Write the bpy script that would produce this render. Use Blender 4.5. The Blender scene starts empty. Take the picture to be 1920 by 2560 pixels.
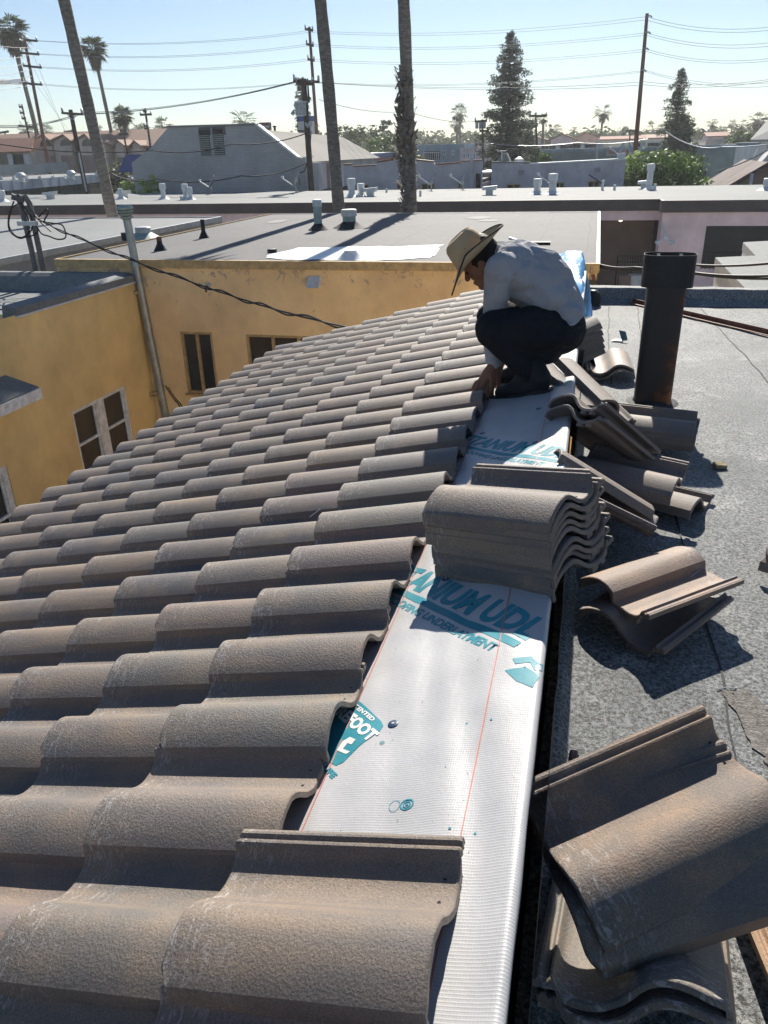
import bpy, bmesh, math, random
from mathutils import Vector, Matrix, Euler, noise
R_ = math.radians
random.seed(7)
sc = bpy.context.scene
C = sc.collection

# ------------------------------------------------------------------ camera
PITCH, ROLL, AZ, FPX = R_(25.109), R_(-1.516), R_(14.857), 1932.2
FW = Vector((-math.sin(AZ)*math.cos(PITCH), math.cos(AZ)*math.cos(PITCH), -math.sin(PITCH)))
rt = Vector((math.cos(AZ), math.sin(AZ), 0.0)); up0 = rt.cross(FW)
RT = rt*math.cos(ROLL) + up0*math.sin(ROLL)
UP = -rt*math.sin(ROLL) + up0*math.cos(ROLL)
cd = bpy.data.cameras.new('camera'); cam = bpy.data.objects.new('camera', cd); C.objects.link(cam)
cam.matrix_world = Matrix(((RT.x, UP.x, -FW.x, 0), (RT.y, UP.y, -FW.y, 0), (RT.z, UP.z, -FW.z, 0), (0, 0, 0, 1)))
cd.sensor_fit = 'VERTICAL'; cd.sensor_height = 24.0; cd.lens = FPX/2560*24.0
cd.clip_start = 0.05; cd.clip_end = 6000
sc.camera = cam

# ------------------------------------------------------------------ world and sun
SUN_EL, SUN_AZ = R_(35), R_(-5)            # azimuth measured from +Y towards +X
w = bpy.data.worlds.new('World'); sc.world = w; w.use_nodes = True
nt = w.node_tree; bg = nt.nodes['Background']
sky = nt.nodes.new('ShaderNodeTexSky'); sky.sky_type = 'NISHITA'; sky.sun_disc = False
sky.sun_elevation = SUN_EL; sky.sun_rotation = SUN_AZ
sky.air_density = 1.0; sky.dust_density = 0.2; sky.ozone_density = 3.2; sky.altitude = 60
tint = nt.nodes.new('ShaderNodeMix'); tint.data_type = 'RGBA'; tint.blend_type = 'MULTIPLY'; tint.inputs[0].default_value = 1; tint.inputs[7].default_value = (.95, 1.0, 1.05, 1)
nt.links.new(sky.outputs[0], tint.inputs[6]); nt.links.new(tint.outputs[2], bg.inputs[0]); bg.inputs[1].default_value = 0.055
sd = bpy.data.lights.new('sun', 'SUN'); sd.energy = 5.0; sd.angle = R_(0.53); sd.color = (1.0, 0.935, 0.83)
so = bpy.data.objects.new('sun', sd); C.objects.link(so)
sdir = Vector((math.sin(SUN_AZ)*math.cos(SUN_EL), math.cos(SUN_AZ)*math.cos(SUN_EL), math.sin(SUN_EL)))
so.rotation_euler = sdir.to_track_quat('Z', 'Y').to_euler(); so.location = (0, 0, 60)
vs = sc.view_settings; vs.view_transform = 'Standard'; vs.look = 'None'; vs.exposure = 0.76; vs.gamma = 1.0
sc.cycles.max_bounces = 6; sc.cycles.volume_bounces = 0; sc.cycles.use_denoising = True

# ------------------------------------------------------------------ measuring helpers: photo position (1659 wide) -> point at a known plane
def ray(x, y):
    S = 1920/1659
    return FW + RT*((x*S-960)/FPX) - UP*((y*S-1280)/FPX)
def at_y(x, y, Y): d = ray(x, y); return d*(Y/d.y)
def at_x(x, y, X): d = ray(x, y); return d*(X/d.x)
def at_z(x, y, Z): d = ray(x, y); return d*(Z/d.z)
def seen(p, m=60):
    d = p.dot(FW)
    if d <= 0.05: return False
    S = 1920/1659
    x = (960+FPX*p.dot(RT)/d)/S; y = (1280-FPX*p.dot(UP)/d)/S
    return -m < x < 1659+m and -m < y < 2212+m
SL = R_(16.333); PX0, PY0, PH = -.888, .928, 1.291
EX, EY = .356, .286
XR = -.03                                   # ridge edge of the slope
def slope(p, y, wz=0.0):                    # p = metres from the ridge edge, positive up-slope
    x = XR + p*math.cos(SL)
    z = -PH + (x-PX0)*math.tan(SL) + (-.053+wz)/math.cos(SL)
    return Vector((x, y, z))
GZ = -6.5; FZ = -1.5                        # street level; level of the flat roof beside the slope

# ------------------------------------------------------------------ tagging
def tag(o, label=None, cat=None, group=None, kind=None):
    if label: o['label'] = label
    if cat: o['category'] = cat
    if group: o['group'] = group
    if kind: o['kind'] = kind
    return o
def thing(name, label, cat, loc=(0, 0, 0), group=None, rot=(0, 0, 0)):
    o = bpy.data.objects.new(name, None); C.objects.link(o); o.location = loc; o.rotation_euler = rot
    o.empty_display_size = .1
    return tag(o, label, cat, group)

# ------------------------------------------------------------------ mesh builder
class MB:
    def __init__(s, origin=(0, 0, 0)): s.v = []; s.f = []; s.o = Vector(origin)
    def add(s, vs_, fs):
        n = len(s.v); s.v += [Vector(v) for v in vs_]; s.f += [tuple(i+n for i in f) for f in fs]
    def box(s, a, b, M=None):
        x0, y0, z0 = a; x1, y1, z1 = b
        vs_ = [Vector(p) for p in ((x0,y0,z0),(x1,y0,z0),(x1,y1,z0),(x0,y1,z0),(x0,y0,z1),(x1,y0,z1),(x1,y1,z1),(x0,y1,z1))]
        if M: vs_ = [M @ v for v in vs_]
        s.add(vs_, [(0,3,2,1),(4,5,6,7),(0,1,5,4),(1,2,6,5),(2,3,7,6),(3,0,4,7)])
    def bar(s, p, q, wd, ht, upv=(0, 0, 1)):
        p = Vector(p); q = Vector(q); d = (q-p).normalized(); u = Vector(upv)
        if abs(d.dot(u)) > .98: u = Vector((0, 1, 0))
        r = d.cross(u).normalized()*wd/2; u = r.cross(d).normalized()*ht/2
        s.add([p-r-u, p+r-u, p+r+u, p-r+u, q-r-u, q+r-u, q+r+u, q-r+u],
              [(0,1,2,3),(7,6,5,4),(0,4,5,1),(1,5,6,2),(2,6,7,3),(3,7,4,0)])
    def tube(s, pts, rad, n=8, caps=True):
        pts = [Vector(p) for p in pts]; rad = rad if isinstance(rad, (list, tuple)) else [rad]*len(pts)
        rings = []; ref = Vector((0.13, 0.31, 1)).normalized()
        d0 = (pts[-1]-pts[0]).normalized()
        if abs(d0.dot(ref)) > .9: ref = Vector((1, .2, 0)).normalized()
        base = len(s.v); vv = []; ff = []
        for i, p in enumerate(pts):
            d = (pts[min(i+1, len(pts)-1)] - pts[max(i-1, 0)])
            d = d.normalized() if d.length > 1e-9 else d0
            a = ref - d*ref.dot(d); a = a.normalized() if a.length > 1e-5 else Vector((1, 0, 0)); b = d.cross(a); ref = a
            for k in range(n):
                t = 2*math.pi*k/n; vv.append(p + (a*math.cos(t)+b*math.sin(t))*rad[i])
        for i in range(len(pts)-1):
            for k in range(n):
                ff.append((i*n+k, i*n+(k+1) % n, (i+1)*n+(k+1) % n, (i+1)*n+k))
        if caps:
            ff.append(tuple(range(n-1, -1, -1))); ff.append(tuple((len(pts)-1)*n+k for k in range(n)))
        s.add(vv, ff)
    def lathe(s, prof, n=24, M=None, cap=True):
        vv = []; ff = []
        for r, z in prof:
            for k in range(n):
                t = 2*math.pi*k/n; vv.append(Vector((r*math.cos(t), r*math.sin(t), z)))
        for i in range(len(prof)-1):
            for k in range(n): ff.append((i*n+k, i*n+(k+1) % n, (i+1)*n+(k+1) % n, (i+1)*n+k))
        if cap:
            ff.append(tuple(range(n-1, -1, -1))); ff.append(tuple((len(prof)-1)*n+k for k in range(n)))
        if M: vv = [M @ v for v in vv]
        s.add(vv, ff)
    def prism(s, poly, d, M=None):             # polygon (list of 3d points) extruded by vector d
        n = len(poly); d = Vector(d); vv = [Vector(p) for p in poly] + [Vector(p)+d for p in poly]
        if M: vv = [M @ v for v in vv]
        s.add(vv, [tuple(range(n-1, -1, -1)), tuple(range(n, 2*n))] + [(i, (i+1) % n, n+(i+1) % n, n+i) for i in range(n)])
    def quad(s, a, b, c, d): s.add([a, b, c, d], [(0, 1, 2, 3)])
    def build(s, name, mat, parent=None, smooth=False, loc=None):
        me = bpy.data.meshes.new(name); off = Vector(loc) if loc is not None else s.o
        me.from_pydata([tuple(v-off) for v in s.v], [], s.f); me.update()
        if smooth:
            me.polygons.foreach_set('use_smooth', [True]*len(me.polygons))
            try: me.set_sharp_from_angle(angle=R_(40))
            except Exception: pass
        me.materials.append(mat)
        o = bpy.data.objects.new(name, me); C.objects.link(o)
        o.parent = parent
        o.location = off - wloc(parent)
        return o
def wloc(p):
    t = Vector((0, 0, 0))
    while p is not None: t = t + Vector(p.location); p = p.parent
    return t
def fixn(o):
    bm = bmesh.new(); bm.from_mesh(o.data); bmesh.ops.recalc_face_normals(bm, faces=bm.faces); bm.to_mesh(o.data); bm.free(); return o
def local(name, mb, mat, parent, smooth=False, loc=(0, 0, 0)):   # mesh given in the parent's own axes
    me = bpy.data.meshes.new(name); me.from_pydata([tuple(v) for v in mb.v], [], mb.f); me.update()
    if smooth:
        me.polygons.foreach_set('use_smooth', [True]*len(me.polygons))
        try: me.set_sharp_from_angle(angle=R_(40))
        except Exception: pass
    me.materials.append(mat); o = bpy.data.objects.new(name, me); C.objects.link(o); o.parent = parent; o.location = loc
    return o

# ------------------------------------------------------------------ materials
def srgb(r, g, b):
    f = lambda c: (c/255/12.92 if c/255 <= .04045 else ((c/255+.055)/1.055)**2.4)
    return (f(r), f(g), f(b), 1)
class NT:
    def __init__(s, name):
        s.m = bpy.data.materials.new(name); s.m.use_nodes = True; s.t = s.m.node_tree; s.b = s.t.nodes['Principled BSDF']
        s.b.inputs['Specular IOR Level'].default_value = .35
        s.tc = s.t.nodes.new('ShaderNodeTexCoord')
    def n(s, typ, **kw):
        nd = s.t.nodes.new(typ)
        for k, v in kw.items():
            if k.startswith('_'): setattr(nd, k[1:], v)
            else: nd.inputs[k.replace('__', ' ')].default_value = v
        return nd
    def l(s, a, b): s.t.links.new(a, b)
    def coord(s, kind='Object', scale=(1, 1, 1), offs=None, rot=(0, 0, 0)):
        mp = s.t.nodes.new('ShaderNodeMapping'); s.l(s.tc.outputs[kind], mp.inputs[0]); mp.inputs['Scale'].default_value = scale
        mp.inputs['Rotation'].default_value = rot
        if offs is not None: s.l(offs, mp.inputs['Location'])
        return mp.outputs[0]
    def noise(s, vec, scale, detail=4, rough=.55, dist=0):
        nd = s.n('ShaderNodeTexNoise', Scale=scale, Detail=detail, Roughness=rough, Distortion=dist); s.l(vec, nd.inputs['Vector']); return nd.outputs['Fac']
    def voro(s, vec, scale, feat='F1'):
        nd = s.n('ShaderNodeTexVoronoi', Scale=scale); nd.feature = feat; s.l(vec, nd.inputs['Vector']); return nd
    def ramp(s, fac, stops, interp='LINEAR'):
        nd = s.t.nodes.new('ShaderNodeValToRGB'); cr = nd.color_ramp; cr.interpolation = interp
        while len(cr.elements) < len(stops): cr.elements.new(.5)
        for e, (p, c) in zip(cr.elements, stops): e.position = p; e.color = c if len(c) == 4 else (*c, 1)
        s.l(fac, nd.inputs[0]); return nd.outputs[0]
    def mix(s, fac, a, b, mode='MIX'):
        nd = s.t.nodes.new('ShaderNodeMix'); nd.data_type = 'RGBA'; nd.blend_type = mode
        for i, x in ((0, fac), (6, a), (7, b)):
            if hasattr(x, 'is_output') or hasattr(x, 'links'): s.l(x, nd.inputs[i])
            else: nd.inputs[i].default_value = x
        return nd.outputs[2]
    def math(s, op, a, b=0.0):
        nd = s.t.nodes.new('ShaderNodeMath'); nd.operation = op
        for i, x in ((0, a), (1, b)):
            if hasattr(x, 'links'): s.l(x, nd.inputs[i])
            else: nd.inputs[i].default_value = x
        return nd.outputs[0]
    def bump(s, h, dist=.01, strength=1.0, prev=None):
        nd = s.n('ShaderNodeBump', Distance=dist, Strength=strength); s.l(h, nd.inputs['Height'])
        if prev is not None: s.l(prev, nd.inputs['Normal'])
        return nd.outputs[0]
    def out(s, col=None, rough=.8, nrm=None, metal=0.0, spec=None):
        if col is not None:
            if hasattr(col, 'links'): s.l(col, s.b.inputs['Base Color'])
            else: s.b.inputs['Base Color'].default_value = col
        if hasattr(rough, 'links'): s.l(rough, s.b.inputs['Roughness'])
        else: s.b.inputs['Roughness'].default_value = rough
        s.b.inputs['Metallic'].default_value = metal
        if spec is not None: s.b.inputs['Specular IOR Level'].default_value = spec
        if nrm is not None: s.l(nrm, s.b.inputs['Normal'])
        return s.m
def c4(r, g, b): return (r, g, b, 1)
G0, G1 = c4(0, 0, 0), c4(1, 1, 1)

def weathered(name, c, var=.18, sc_=3.0, rough=.85, bump=.004, fine=40, metal=0, spec=None, kind='Object'):
    t = NT(name); v = t.coord(kind)
    a = t.noise(v, sc_, 5, .6); b = t.noise(v, fine, 3, .6)
    d = c4(*(x*(1-var*1.6) for x in c[:3])); l_ = c4(*(min(1, x*(1+var)) for x in c[:3]))
    col = t.ramp(a, [(.3, d), (.7, l_)])
    col = t.mix(.22, col, t.ramp(b, [(.3, G0), (.7, G1)]), 'OVERLAY')
    return t.out(col, rough, t.bump(b, bump), metal, spec)

def tile_mat():
    t = NT('concrete tile'); oi = t.n('ShaderNodeObjectInfo')
    rnd = oi.outputs['Random']
    cmb = t.n('ShaderNodeCombineXYZ'); t.l(t.math('MULTIPLY', rnd, 37.0), cmb.inputs[0]); t.l(t.math('MULTIPLY', rnd, 91.0), cmb.inputs[1])
    v = t.coord('Object', offs=cmb.outputs[0])
    base = t.ramp(rnd, [(0, c4(.14, .115, .1)), (.17, c4(.185, .138, .125)), (.33, c4(.215, .165, .125)), (.5, c4(.105, .1, .102)), (.66, c4(.225, .18, .148)), (.83, c4(.15, .12, .1)), (1, c4(.165, .15, .13))])
    blot = t.noise(v, 5.5, 4, .6)
    col = t.mix(t.ramp(blot, [(.4, G0), (.68, c4(.85, .85, .85))]), base, c4(.25, .185, .13))
    vs2 = t.coord('Object', (1.2, 9, 9), cmb.outputs[0]); strk = t.noise(vs2, 3.0, 3, .5)
    col = t.mix(t.ramp(strk, [(.4, G0), (.72, c4(.6, .6, .6))]), col, c4(.1, .1, .106))
    col = t.mix(1.0, col, oi.outputs['Color'], 'MULTIPLY')
    gr = t.noise(v, 330, 4, .75); g2 = t.noise(v, 700, 2, .7)
    col = t.mix(.5, col, t.ramp(gr, [(.34, c4(.1, .1, .1)), (.5, c4(.5, .5, .5)), (.66, c4(.92, .92, .92))]), 'OVERLAY')
    pit = t.voro(v, 170).outputs['Distance']
    col = t.mix(t.ramp(pit, [(.06, c4(.75, .75, .75)), (.16, G0)]), col, c4(.05, .045, .04))
    # pale lime scuffs, gathered at the nose end of the tile (object x near 0)
    sep = t.n('ShaderNodeSeparateXYZ'); t.l(t.tc.outputs['Object'], sep.inputs[0])
    nose = t.ramp(sep.outputs[0], [(0.0, G1), (.06, c4(.55, .55, .55)), (.16, c4(.05, .05, .05))])
    sc1 = t.noise(t.coord('Object', (3, 1, 1), cmb.outputs[0]), 28, 5, .7, 1.5)
    sm = t.math('MULTIPLY', t.ramp(sc1, [(.53, G0), (.62, G1)]), nose)
    sc2 = t.ramp(t.noise(t.coord('Object', (1, 1, 1), cmb.outputs[0]), 17, 4, .75, 3), [(.69, G0), (.73, c4(.6, .6, .6))])
    sm = t.math('MAXIMUM', sm, sc2)
    col = t.mix(t.math('MULTIPLY', sm, .8), col, c4(.42, .4, .39))
    h = t.math('ADD', t.math('MULTIPLY', gr, .7), t.math('MULTIPLY', g2, .3))
    nb = t.bump(h, .0022, .9); nb = t.bump(pit, .0012, .5, nb)
    return t.out(col, t.ramp(gr, [(.3, c4(.46, .46, .46)), (.7, c4(.7, .7, .7))]), nb, 0, .5)
def membrane_mat():
    t = NT('woven underlayment'); v = t.coord('Object')
    w1 = t.n('ShaderNodeTexWave', Scale=62.0, Distortion=.25); w1.bands_direction = 'X'; t.l(v, w1.inputs[0])
    w2 = t.n('ShaderNodeTexWave', Scale=50.0, Distortion=.25); w2.bands_direction = 'Y'; t.l(v, w2.inputs[0])
    lines = t.math('MAXIMUM', t.math('MULTIPLY', t.ramp(w1.outputs['Fac'], [(.62, G0), (.95, G1)]), .4), t.ramp(w2.outputs['Fac'], [(.5, G0), (.92, G1)]))
    big = t.noise(v, 4, 4, .6)
    col = t.mix(t.math('MULTIPLY', lines, .5), t.ramp(big, [(.3, c4(.34, .345, .355)), (.7, c4(.47, .47, .475))]), c4(.5, .49, .5))
    dirt = t.noise(v, 26, 5, .7)
    col = t.mix(t.ramp(dirt, [(.58, G0), (.75, c4(.35, .35, .35))]), col, c4(.42, .39, .36))
    nb = t.bump(lines, .0004, .5); nb = t.bump(t.noise(v, 90, 2), .0008, .5, nb)
    return t.out(col, .42, nb, 0, .5)
def granule_mat():
    t = NT('mineral felt'); v = t.coord('Object')
    g = t.noise(v, 85, 5, .85); g2 = t.noise(v, 380, 2, .7); big = t.noise(v, 1.6, 6, .7)
    col = t.ramp(big, [(.3, c4(.12, .128, .13)), (.5, c4(.185, .194, .196)), (.72, c4(.245, .252, .254))])
    col = t.mix(.85, col, t.ramp(g, [(.4, c4(.0, .0, .0)), (.5, c4(.46, .46, .46)), (.6, c4(1, 1, 1))]), 'OVERLAY')
    fl = t.voro(v, 230); flk = t.ramp(fl.outputs['Distance'], [(.1, G1), (.22, G0)])
    patch = t.ramp(t.noise(v, 2.6, 6, .72), [(.5, c4(.3, .3, .3)), (.6, G1)])
    col = t.mix(t.math('MULTIPLY', flk, patch), col, c4(.75, .75, .72))  # mineral flecks painted white, strongest in patches, standing in for sun glints
    worn = t.ramp(t.noise(t.coord('Object', (1, 1, 1), None), 3.3, 7, .75), [(.55, G0), (.63, c4(.8, .8, .8))])
    col = t.mix(t.math('MULTIPLY', worn, t.ramp(g, [(.45, G0), (.55, G1)])), col, c4(.5, .5, .48))
    stain = t.ramp(t.noise(v, 5.5, 5, .7), [(.64, G0), (.76, c4(.65, .65, .65))])
    col = t.mix(stain, col, c4(.05, .05, .052))
    h = t.math('ADD', t.math('MULTIPLY', g, .8), t.math('MULTIPLY', g2, .4))
    return t.out(col, .7, t.bump(h, .007, 1.0), 0, .5)
def stucco_mat(name, c, chip=None, chipz=None, grime=.35, dirt=c4(.22, .17, .1), chipamt=.66):
    t = NT(name); v = t.coord('Object')
    a = t.noise(v, .9, 6, .62); b = t.noise(v, 34, 3, .6); m2 = t.noise(v, 6, 4, .65)
    lo = c4(*(x*.78 for x in c[:3])); hi = c4(*(min(1, x*1.12) for x in c[:3]))
    col = t.ramp(a, [(.32, lo), (.68, hi)])
    col = t.mix(t.math('MULTIPLY', t.ramp(m2, [(.52, G0), (.8, G1)]), grime), col, dirt)
    vst = t.noise(t.coord('Object', (5, 5, .35)), 1.6, 5, .65)
    col = t.mix(t.math('MULTIPLY', t.ramp(vst, [(.56, G0), (.74, G1)]), grime), col, dirt)
    nb = t.bump(b, .006, .6); nb = t.bump(m2, .02, .5, nb)
    if chip:
        ch = t.noise(v, 4.2, 7, .78, .8); th = chipamt
        if chipz is not None:
            sep = t.n('ShaderNodeSeparateXYZ'); t.l(t.tc.outputs['Object'], sep.inputs[0])
            zz = t.n('ShaderNodeMapRange'); t.l(sep.outputs[2], zz.inputs[0]); zz.inputs[1].default_value = chipz-1.3; zz.inputs[2].default_value = chipz; zz.inputs[3].default_value = -.10; zz.inputs[4].default_value = .10
            ch = t.math('ADD', ch, zz.outputs[0])
        cm = t.ramp(ch, [(th, G0), (th+.012, G1)]); col = t.mix(cm, col, chip); nb = t.bump(cm, -.004, .6, nb)
    return t.out(col, .9, nb, 0, .25)
def roofing_mat(name, c, seam=1.0, axis='X', var=.15, seamd=.55):
    t = NT(name); v = t.coord('Object')
    a = t.noise(v, .35, 6, .65); b = t.noise(v, 9, 5, .7); g = t.noise(v, 80, 2, .7)
    col = t.ramp(a, [(.32, c4(*(x*(1-var) for x in c[:3]))), (.68, c4(*(x*(1+var) for x in c[:3])))])
    col = t.mix(.35, col, t.ramp(b, [(.3, c4(.25, .25, .25)), (.7, c4(.75, .75, .75))]), 'OVERLAY')
    col = t.mix(.5, col, t.ramp(g, [(.35, c4(.2, .2, .2)), (.65, c4(.8, .8, .8))]), 'OVERLAY')
    br = t.n('ShaderNodeTexBrick', Scale=1.0, Mortar__Size=.012, Mortar__Smooth=.3); br.offset = .37
    br.inputs['Brick Width'].default_value = 9.0; br.inputs['Row Height'].default_value = seam
    br.inputs['Color1'].default_value = G0; br.inputs['Color2'].default_value = G0; br.inputs['Mortar'].default_value = G1
    rv = t.coord('Object', rot=(0, 0, 0 if axis == 'X' else R_(90)))
    dv = t.n('ShaderNodeVectorMath'); dv.operation = 'ADD'; t.l(rv, dv.inputs[0])
    nn = t.n('ShaderNodeTexNoise', Scale=.8); t.l(v, nn.inputs['Vector']); sv = t.n('ShaderNodeVectorMath'); sv.operation = 'SCALE'; sv.inputs['Scale'].default_value = .18
    t.l(nn.outputs['Color'], sv.inputs[0]); t.l(sv.outputs[0], dv.inputs[1]); t.l(dv.outputs[0], br.inputs['Vector'])
    col = t.mix(t.math('MULTIPLY', br.outputs['Color'], seamd), col, c4(*(x*.45 for x in c[:3])))
    return t.out(col, .8, t.bump(g, .006, .6), 0, .35)
def brick_mat(name, c1, c2, mort, scale=1.0, w_=.5, h_=.2, bump=.01):
    t = NT(name); v = t.coord('Object', (1, 1, 1), rot=(R_(90), 0, 0))
    br = t.n('ShaderNodeTexBrick', Scale=scale, Mortar__Size=.016); br.inputs['Brick Width'].default_value = w_; br.inputs['Row Height'].default_value = h_
    br.inputs['Color1'].default_value = c1; br.inputs['Color2'].default_value = c2; br.inputs['Mortar'].default_value = mort
    t.l(v, br.inputs['Vector']); v0 = t.coord('Object')
    col = t.mix(.3, br.outputs['Color'], t.ramp(t.noise(v0, .6, 6, .7), [(.3, c4(.2, .2, .2)), (.7, c4(.8, .8, .8))]), 'OVERLAY')
    col = t.mix(t.ramp(t.noise(t.coord('Object', (2, 2, .3)), .8, 5, .6), [(.55, G0), (.75, c4(.4, .4, .4))]), col, c4(.3, .3, .31))
    return t.out(col, .85, t.bump(br.outputs['Fac'], -bump, .6), 0, .3)
def leaf_mat(name, c, c2, trans=.35):
    t = NT(name); v = t.coord('Object'); oi = t.n('ShaderNodeObjectInfo')
    a = t.noise(v, 1.3, 3); b = t.noise(v, 18, 2)
    col = t.ramp(a, [(.35, c), (.65, c2)]); col = t.mix(.5, col, t.ramp(b, [(.3, c4(.25, .25, .25)), (.7, c4(.8, .8, .8))]), 'OVERLAY')
    m = t.out(col, .55, None, 0, .4)
    tr = t.n('ShaderNodeBsdfTranslucent'); t.l(col, tr.inputs[0]); mx = t.n('ShaderNodeMixShader'); mx.inputs[0].default_value = trans
    o = [n for n in t.t.nodes if n.type == 'OUTPUT_MATERIAL'][0]
    t.l(t.b.outputs[0], mx.inputs[1]); t.l(tr.outputs[0], mx.inputs[2]); t.l(mx.outputs[0], o.inputs[0])
    return m
def bark_mat(name, c, sc_=8, ring=True):
    t = NT(name); v = t.coord('Object', (1, 1, 3 if ring else .6)); a = t.noise(v, sc_, 6, .7); b = t.noise(t.coord('Object'), 1.0, 3)
    col = t.ramp(a, [(.3, c4(*(x*.45 for x in c[:3]))), (.7, c4(*(x*1.3 for x in c[:3])))])
    col = t.mix(.4, col, t.ramp(b, [(.3, c4(.3, .3, .3)), (.7, c4(.7, .7, .7))]), 'OVERLAY')
    if ring:
        wv = t.n('ShaderNodeTexWave', Scale=1.6, Distortion=9.0, Detail=4.0); wv.bands_direction = 'Z'; t.l(t.tc.outputs['Object'], wv.inputs[0])
        col = t.mix(t.ramp(wv.outputs['Fac'], [(.1, c4(.3, .3, .3)), (.45, G0)]), col, c4(*(x*.45 for x in c[:3])))
        return t.out(col, .9, t.bump(wv.outputs['Fac'], .02, .6, t.bump(a, .03, .8)), 0, .2)
    return t.out(col, .9, t.bump(a, .03, .8), 0, .2)
def metal_mat(name, c, rough=.4, metal=.9, var=.2):
    t = NT(name); v = t.coord('Object'); a = t.noise(v, 6, 5, .65); b = t.noise(v, 40, 3)
    col = t.ramp(a, [(.3, c4(*(x*(1-var) for x in c[:3]))), (.7, c4(*(min(1, x*(1+var)) for x in c[:3])))])
    return t.out(col, t.ramp(b, [(.3, c4(rough-.08,)*1 if False else (rough-.08, rough-.08, rough-.08, 1)), (.7, (rough+.15, rough+.15, rough+.15, 1))]), t.bump(b, .001, .3), metal, .5)
def rust_mat():
    t = NT('painted flue with rust'); v = t.coord('Object'); sep = t.n('ShaderNodeSeparateXYZ'); t.l(t.tc.outputs['Object'], sep.inputs[0])
    n1 = t.noise(v, 9, 6, .7); up_ = t.n('ShaderNodeMapRange'); t.l(sep.outputs[2], up_.inputs[0])
    up_.inputs[1].default_value = .52; up_.inputs[2].default_value = .02; up_.inputs[3].default_value = 0; up_.inputs[4].default_value = .28
    sx = t.n('ShaderNodeMapRange'); t.l(sep.outputs[0], sx.inputs[0]); sx.inputs[1].default_value = -.1; sx.inputs[2].default_value = .1; sx.inputs[3].default_value = -.22; sx.inputs[4].default_value = .1
    f_ = t.math('ADD', t.math('ADD', n1, up_.outputs[0]), sx.outputs[0])
    col = t.ramp(f_, [(.56, c4(.035, .032, .033)), (.72, c4(.075, .035, .022)), (.88, c4(.22, .08, .03)), (1.0, c4(.36, .14, .05))])
    wp = t.ramp(t.noise(v, 5, 5, .7), [(.66, G0), (.7, G1)])
    col = t.mix(t.math('MULTIPLY', wp, t.ramp(f_, [(.72, G0), (.78, G1)])), col, c4(.45, .43, .4))
    return t.out(col, .6, t.bump(n1, .003, .5), .1, .4)
def glass_mat(name, c=(.02, .025, .03)):
    t = NT(name); v = t.coord('Object'); a = t.noise(v, 3, 2)
    return t.out(t.ramp(a, [(.3, c4(*c)), (.7, c4(*(x*1.8 for x in c)))]), .12, t.bump(a, .004, .2), 0, .6)
def fabric_mat(name, c, sc_=260, var=.12, rough=.9, wr=.012):
    t = NT(name); v = t.coord('Object'); a = t.noise(v, sc_, 3, .6); b = t.noise(v, 7, 4, .6, .6)
    col = t.ramp(b, [(.3, c4(*(x*(1-var) for x in c[:3]))), (.7, c4(*(min(1, x*(1+var)) for x in c[:3])))])
    col = t.mix(.3, col, t.ramp(a, [(.3, c4(.3, .3, .3)), (.7, c4(.7, .7, .7))]), 'OVERLAY')
    nb = t.bump(a, .0008, .6); nb = t.bump(t.noise(v, 12, 3, .55, 1.0), wr, .7, nb)
    return t.out(col, rough, nb, 0, .2)
def shingle_mat(name, c, s_=1.0):
    t = NT(name); v = t.coord('Object', (s_, s_, s_)); w_ = t.n('ShaderNodeTexWave', Scale=3.2, Distortion=.4); w_.bands_direction = 'X'; t.l(v, w_.inputs[0])
    a = t.noise(v, 3, 5, .7)
    col = t.ramp(a, [(.3, c4(*(x*.7 for x in c[:3]))), (.7, c4(*(x*1.25 for x in c[:3])))])
    col = t.mix(t.ramp(w_.outputs['Fac'], [(.1, c4(.5, .5, .5)), (.3, G0)]), col, c4(*(x*.35 for x in c[:3])))
    return t.out(col, .8, t.bump(w_.outputs['Fac'], .03, .6))

M_TILE = tile_mat(); M_MEMB = membrane_mat(); M_GRAN = granule_mat()
M_FELT = weathered('black felt', c4(.028, .03, .034), .3, 8, .75, .004, 60)
M_YEL = stucco_mat('ochre stucco', c4(.92, .66, .3), None, None, .12, c4(.6, .42, .2))
M_YELP = stucco_mat('peeling ochre stucco', c4(.93, .66, .36), c4(.5, .38, .28), -1.95, .12, c4(.6, .44, .3), .655)
M_PINK = stucco_mat('pink stucco', c4(.9, .68, .66), None, None, .12, c4(.6, .42, .4))
M_LILAC = stucco_mat('grey mauve stucco', c4(.6, .56, .6), None, None, .5, c4(.38, .35, .37))
M_CREAM = stucco_mat('cream stucco', c4(.72, .58, .47), None, None, .3)
M_GREYW = stucco_mat('pale grey stucco', c4(.42, .41, .39), None, None, .35, c4(.25, .24, .22))
M_BLUEW = stucco_mat('blue grey stucco', c4(.3, .4, .48), None, None, .2, c4(.14, .17, .19))
M_GREENW = stucco_mat('grey green stucco', c4(.24, .31, .29), None, None, .2, c4(.1, .12, .12))
M_BROWNW = stucco_mat('brown stucco', c4(.3, .19, .14), None, None, .3, c4(.15, .1, .08))
M_WHITEW = stucco_mat('white stucco', c4(.62, .62, .6), None, None, .3, c4(.35, .35, .35))
M_BRICK = brick_mat('painted brick', c4(.43, .43, .43), c4(.46, .455, .455), c4(.35, .35, .36), 1.0, .42, .14)
M_MODB = roofing_mat('grey cap sheet', c4(.105, .105, .11), 1.0, 'Y')
M_PALE = roofing_mat('pale cap sheet', c4(.2, .212, .212), 1.1, 'X', .08, .15)
M_LIGHTR = roofing_mat('light roll roofing', c4(.2, .212, .218), 1.0, 'X', .1, .3)
M_SHIN = roofing_mat('grey shingle', c4(.12, .118, .11), .3, 'X', .15, .5)
M_FASC = weathered('dark brown fascia', c4(.075, .06, .06), .15, 1.5, .6, .001)
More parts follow.
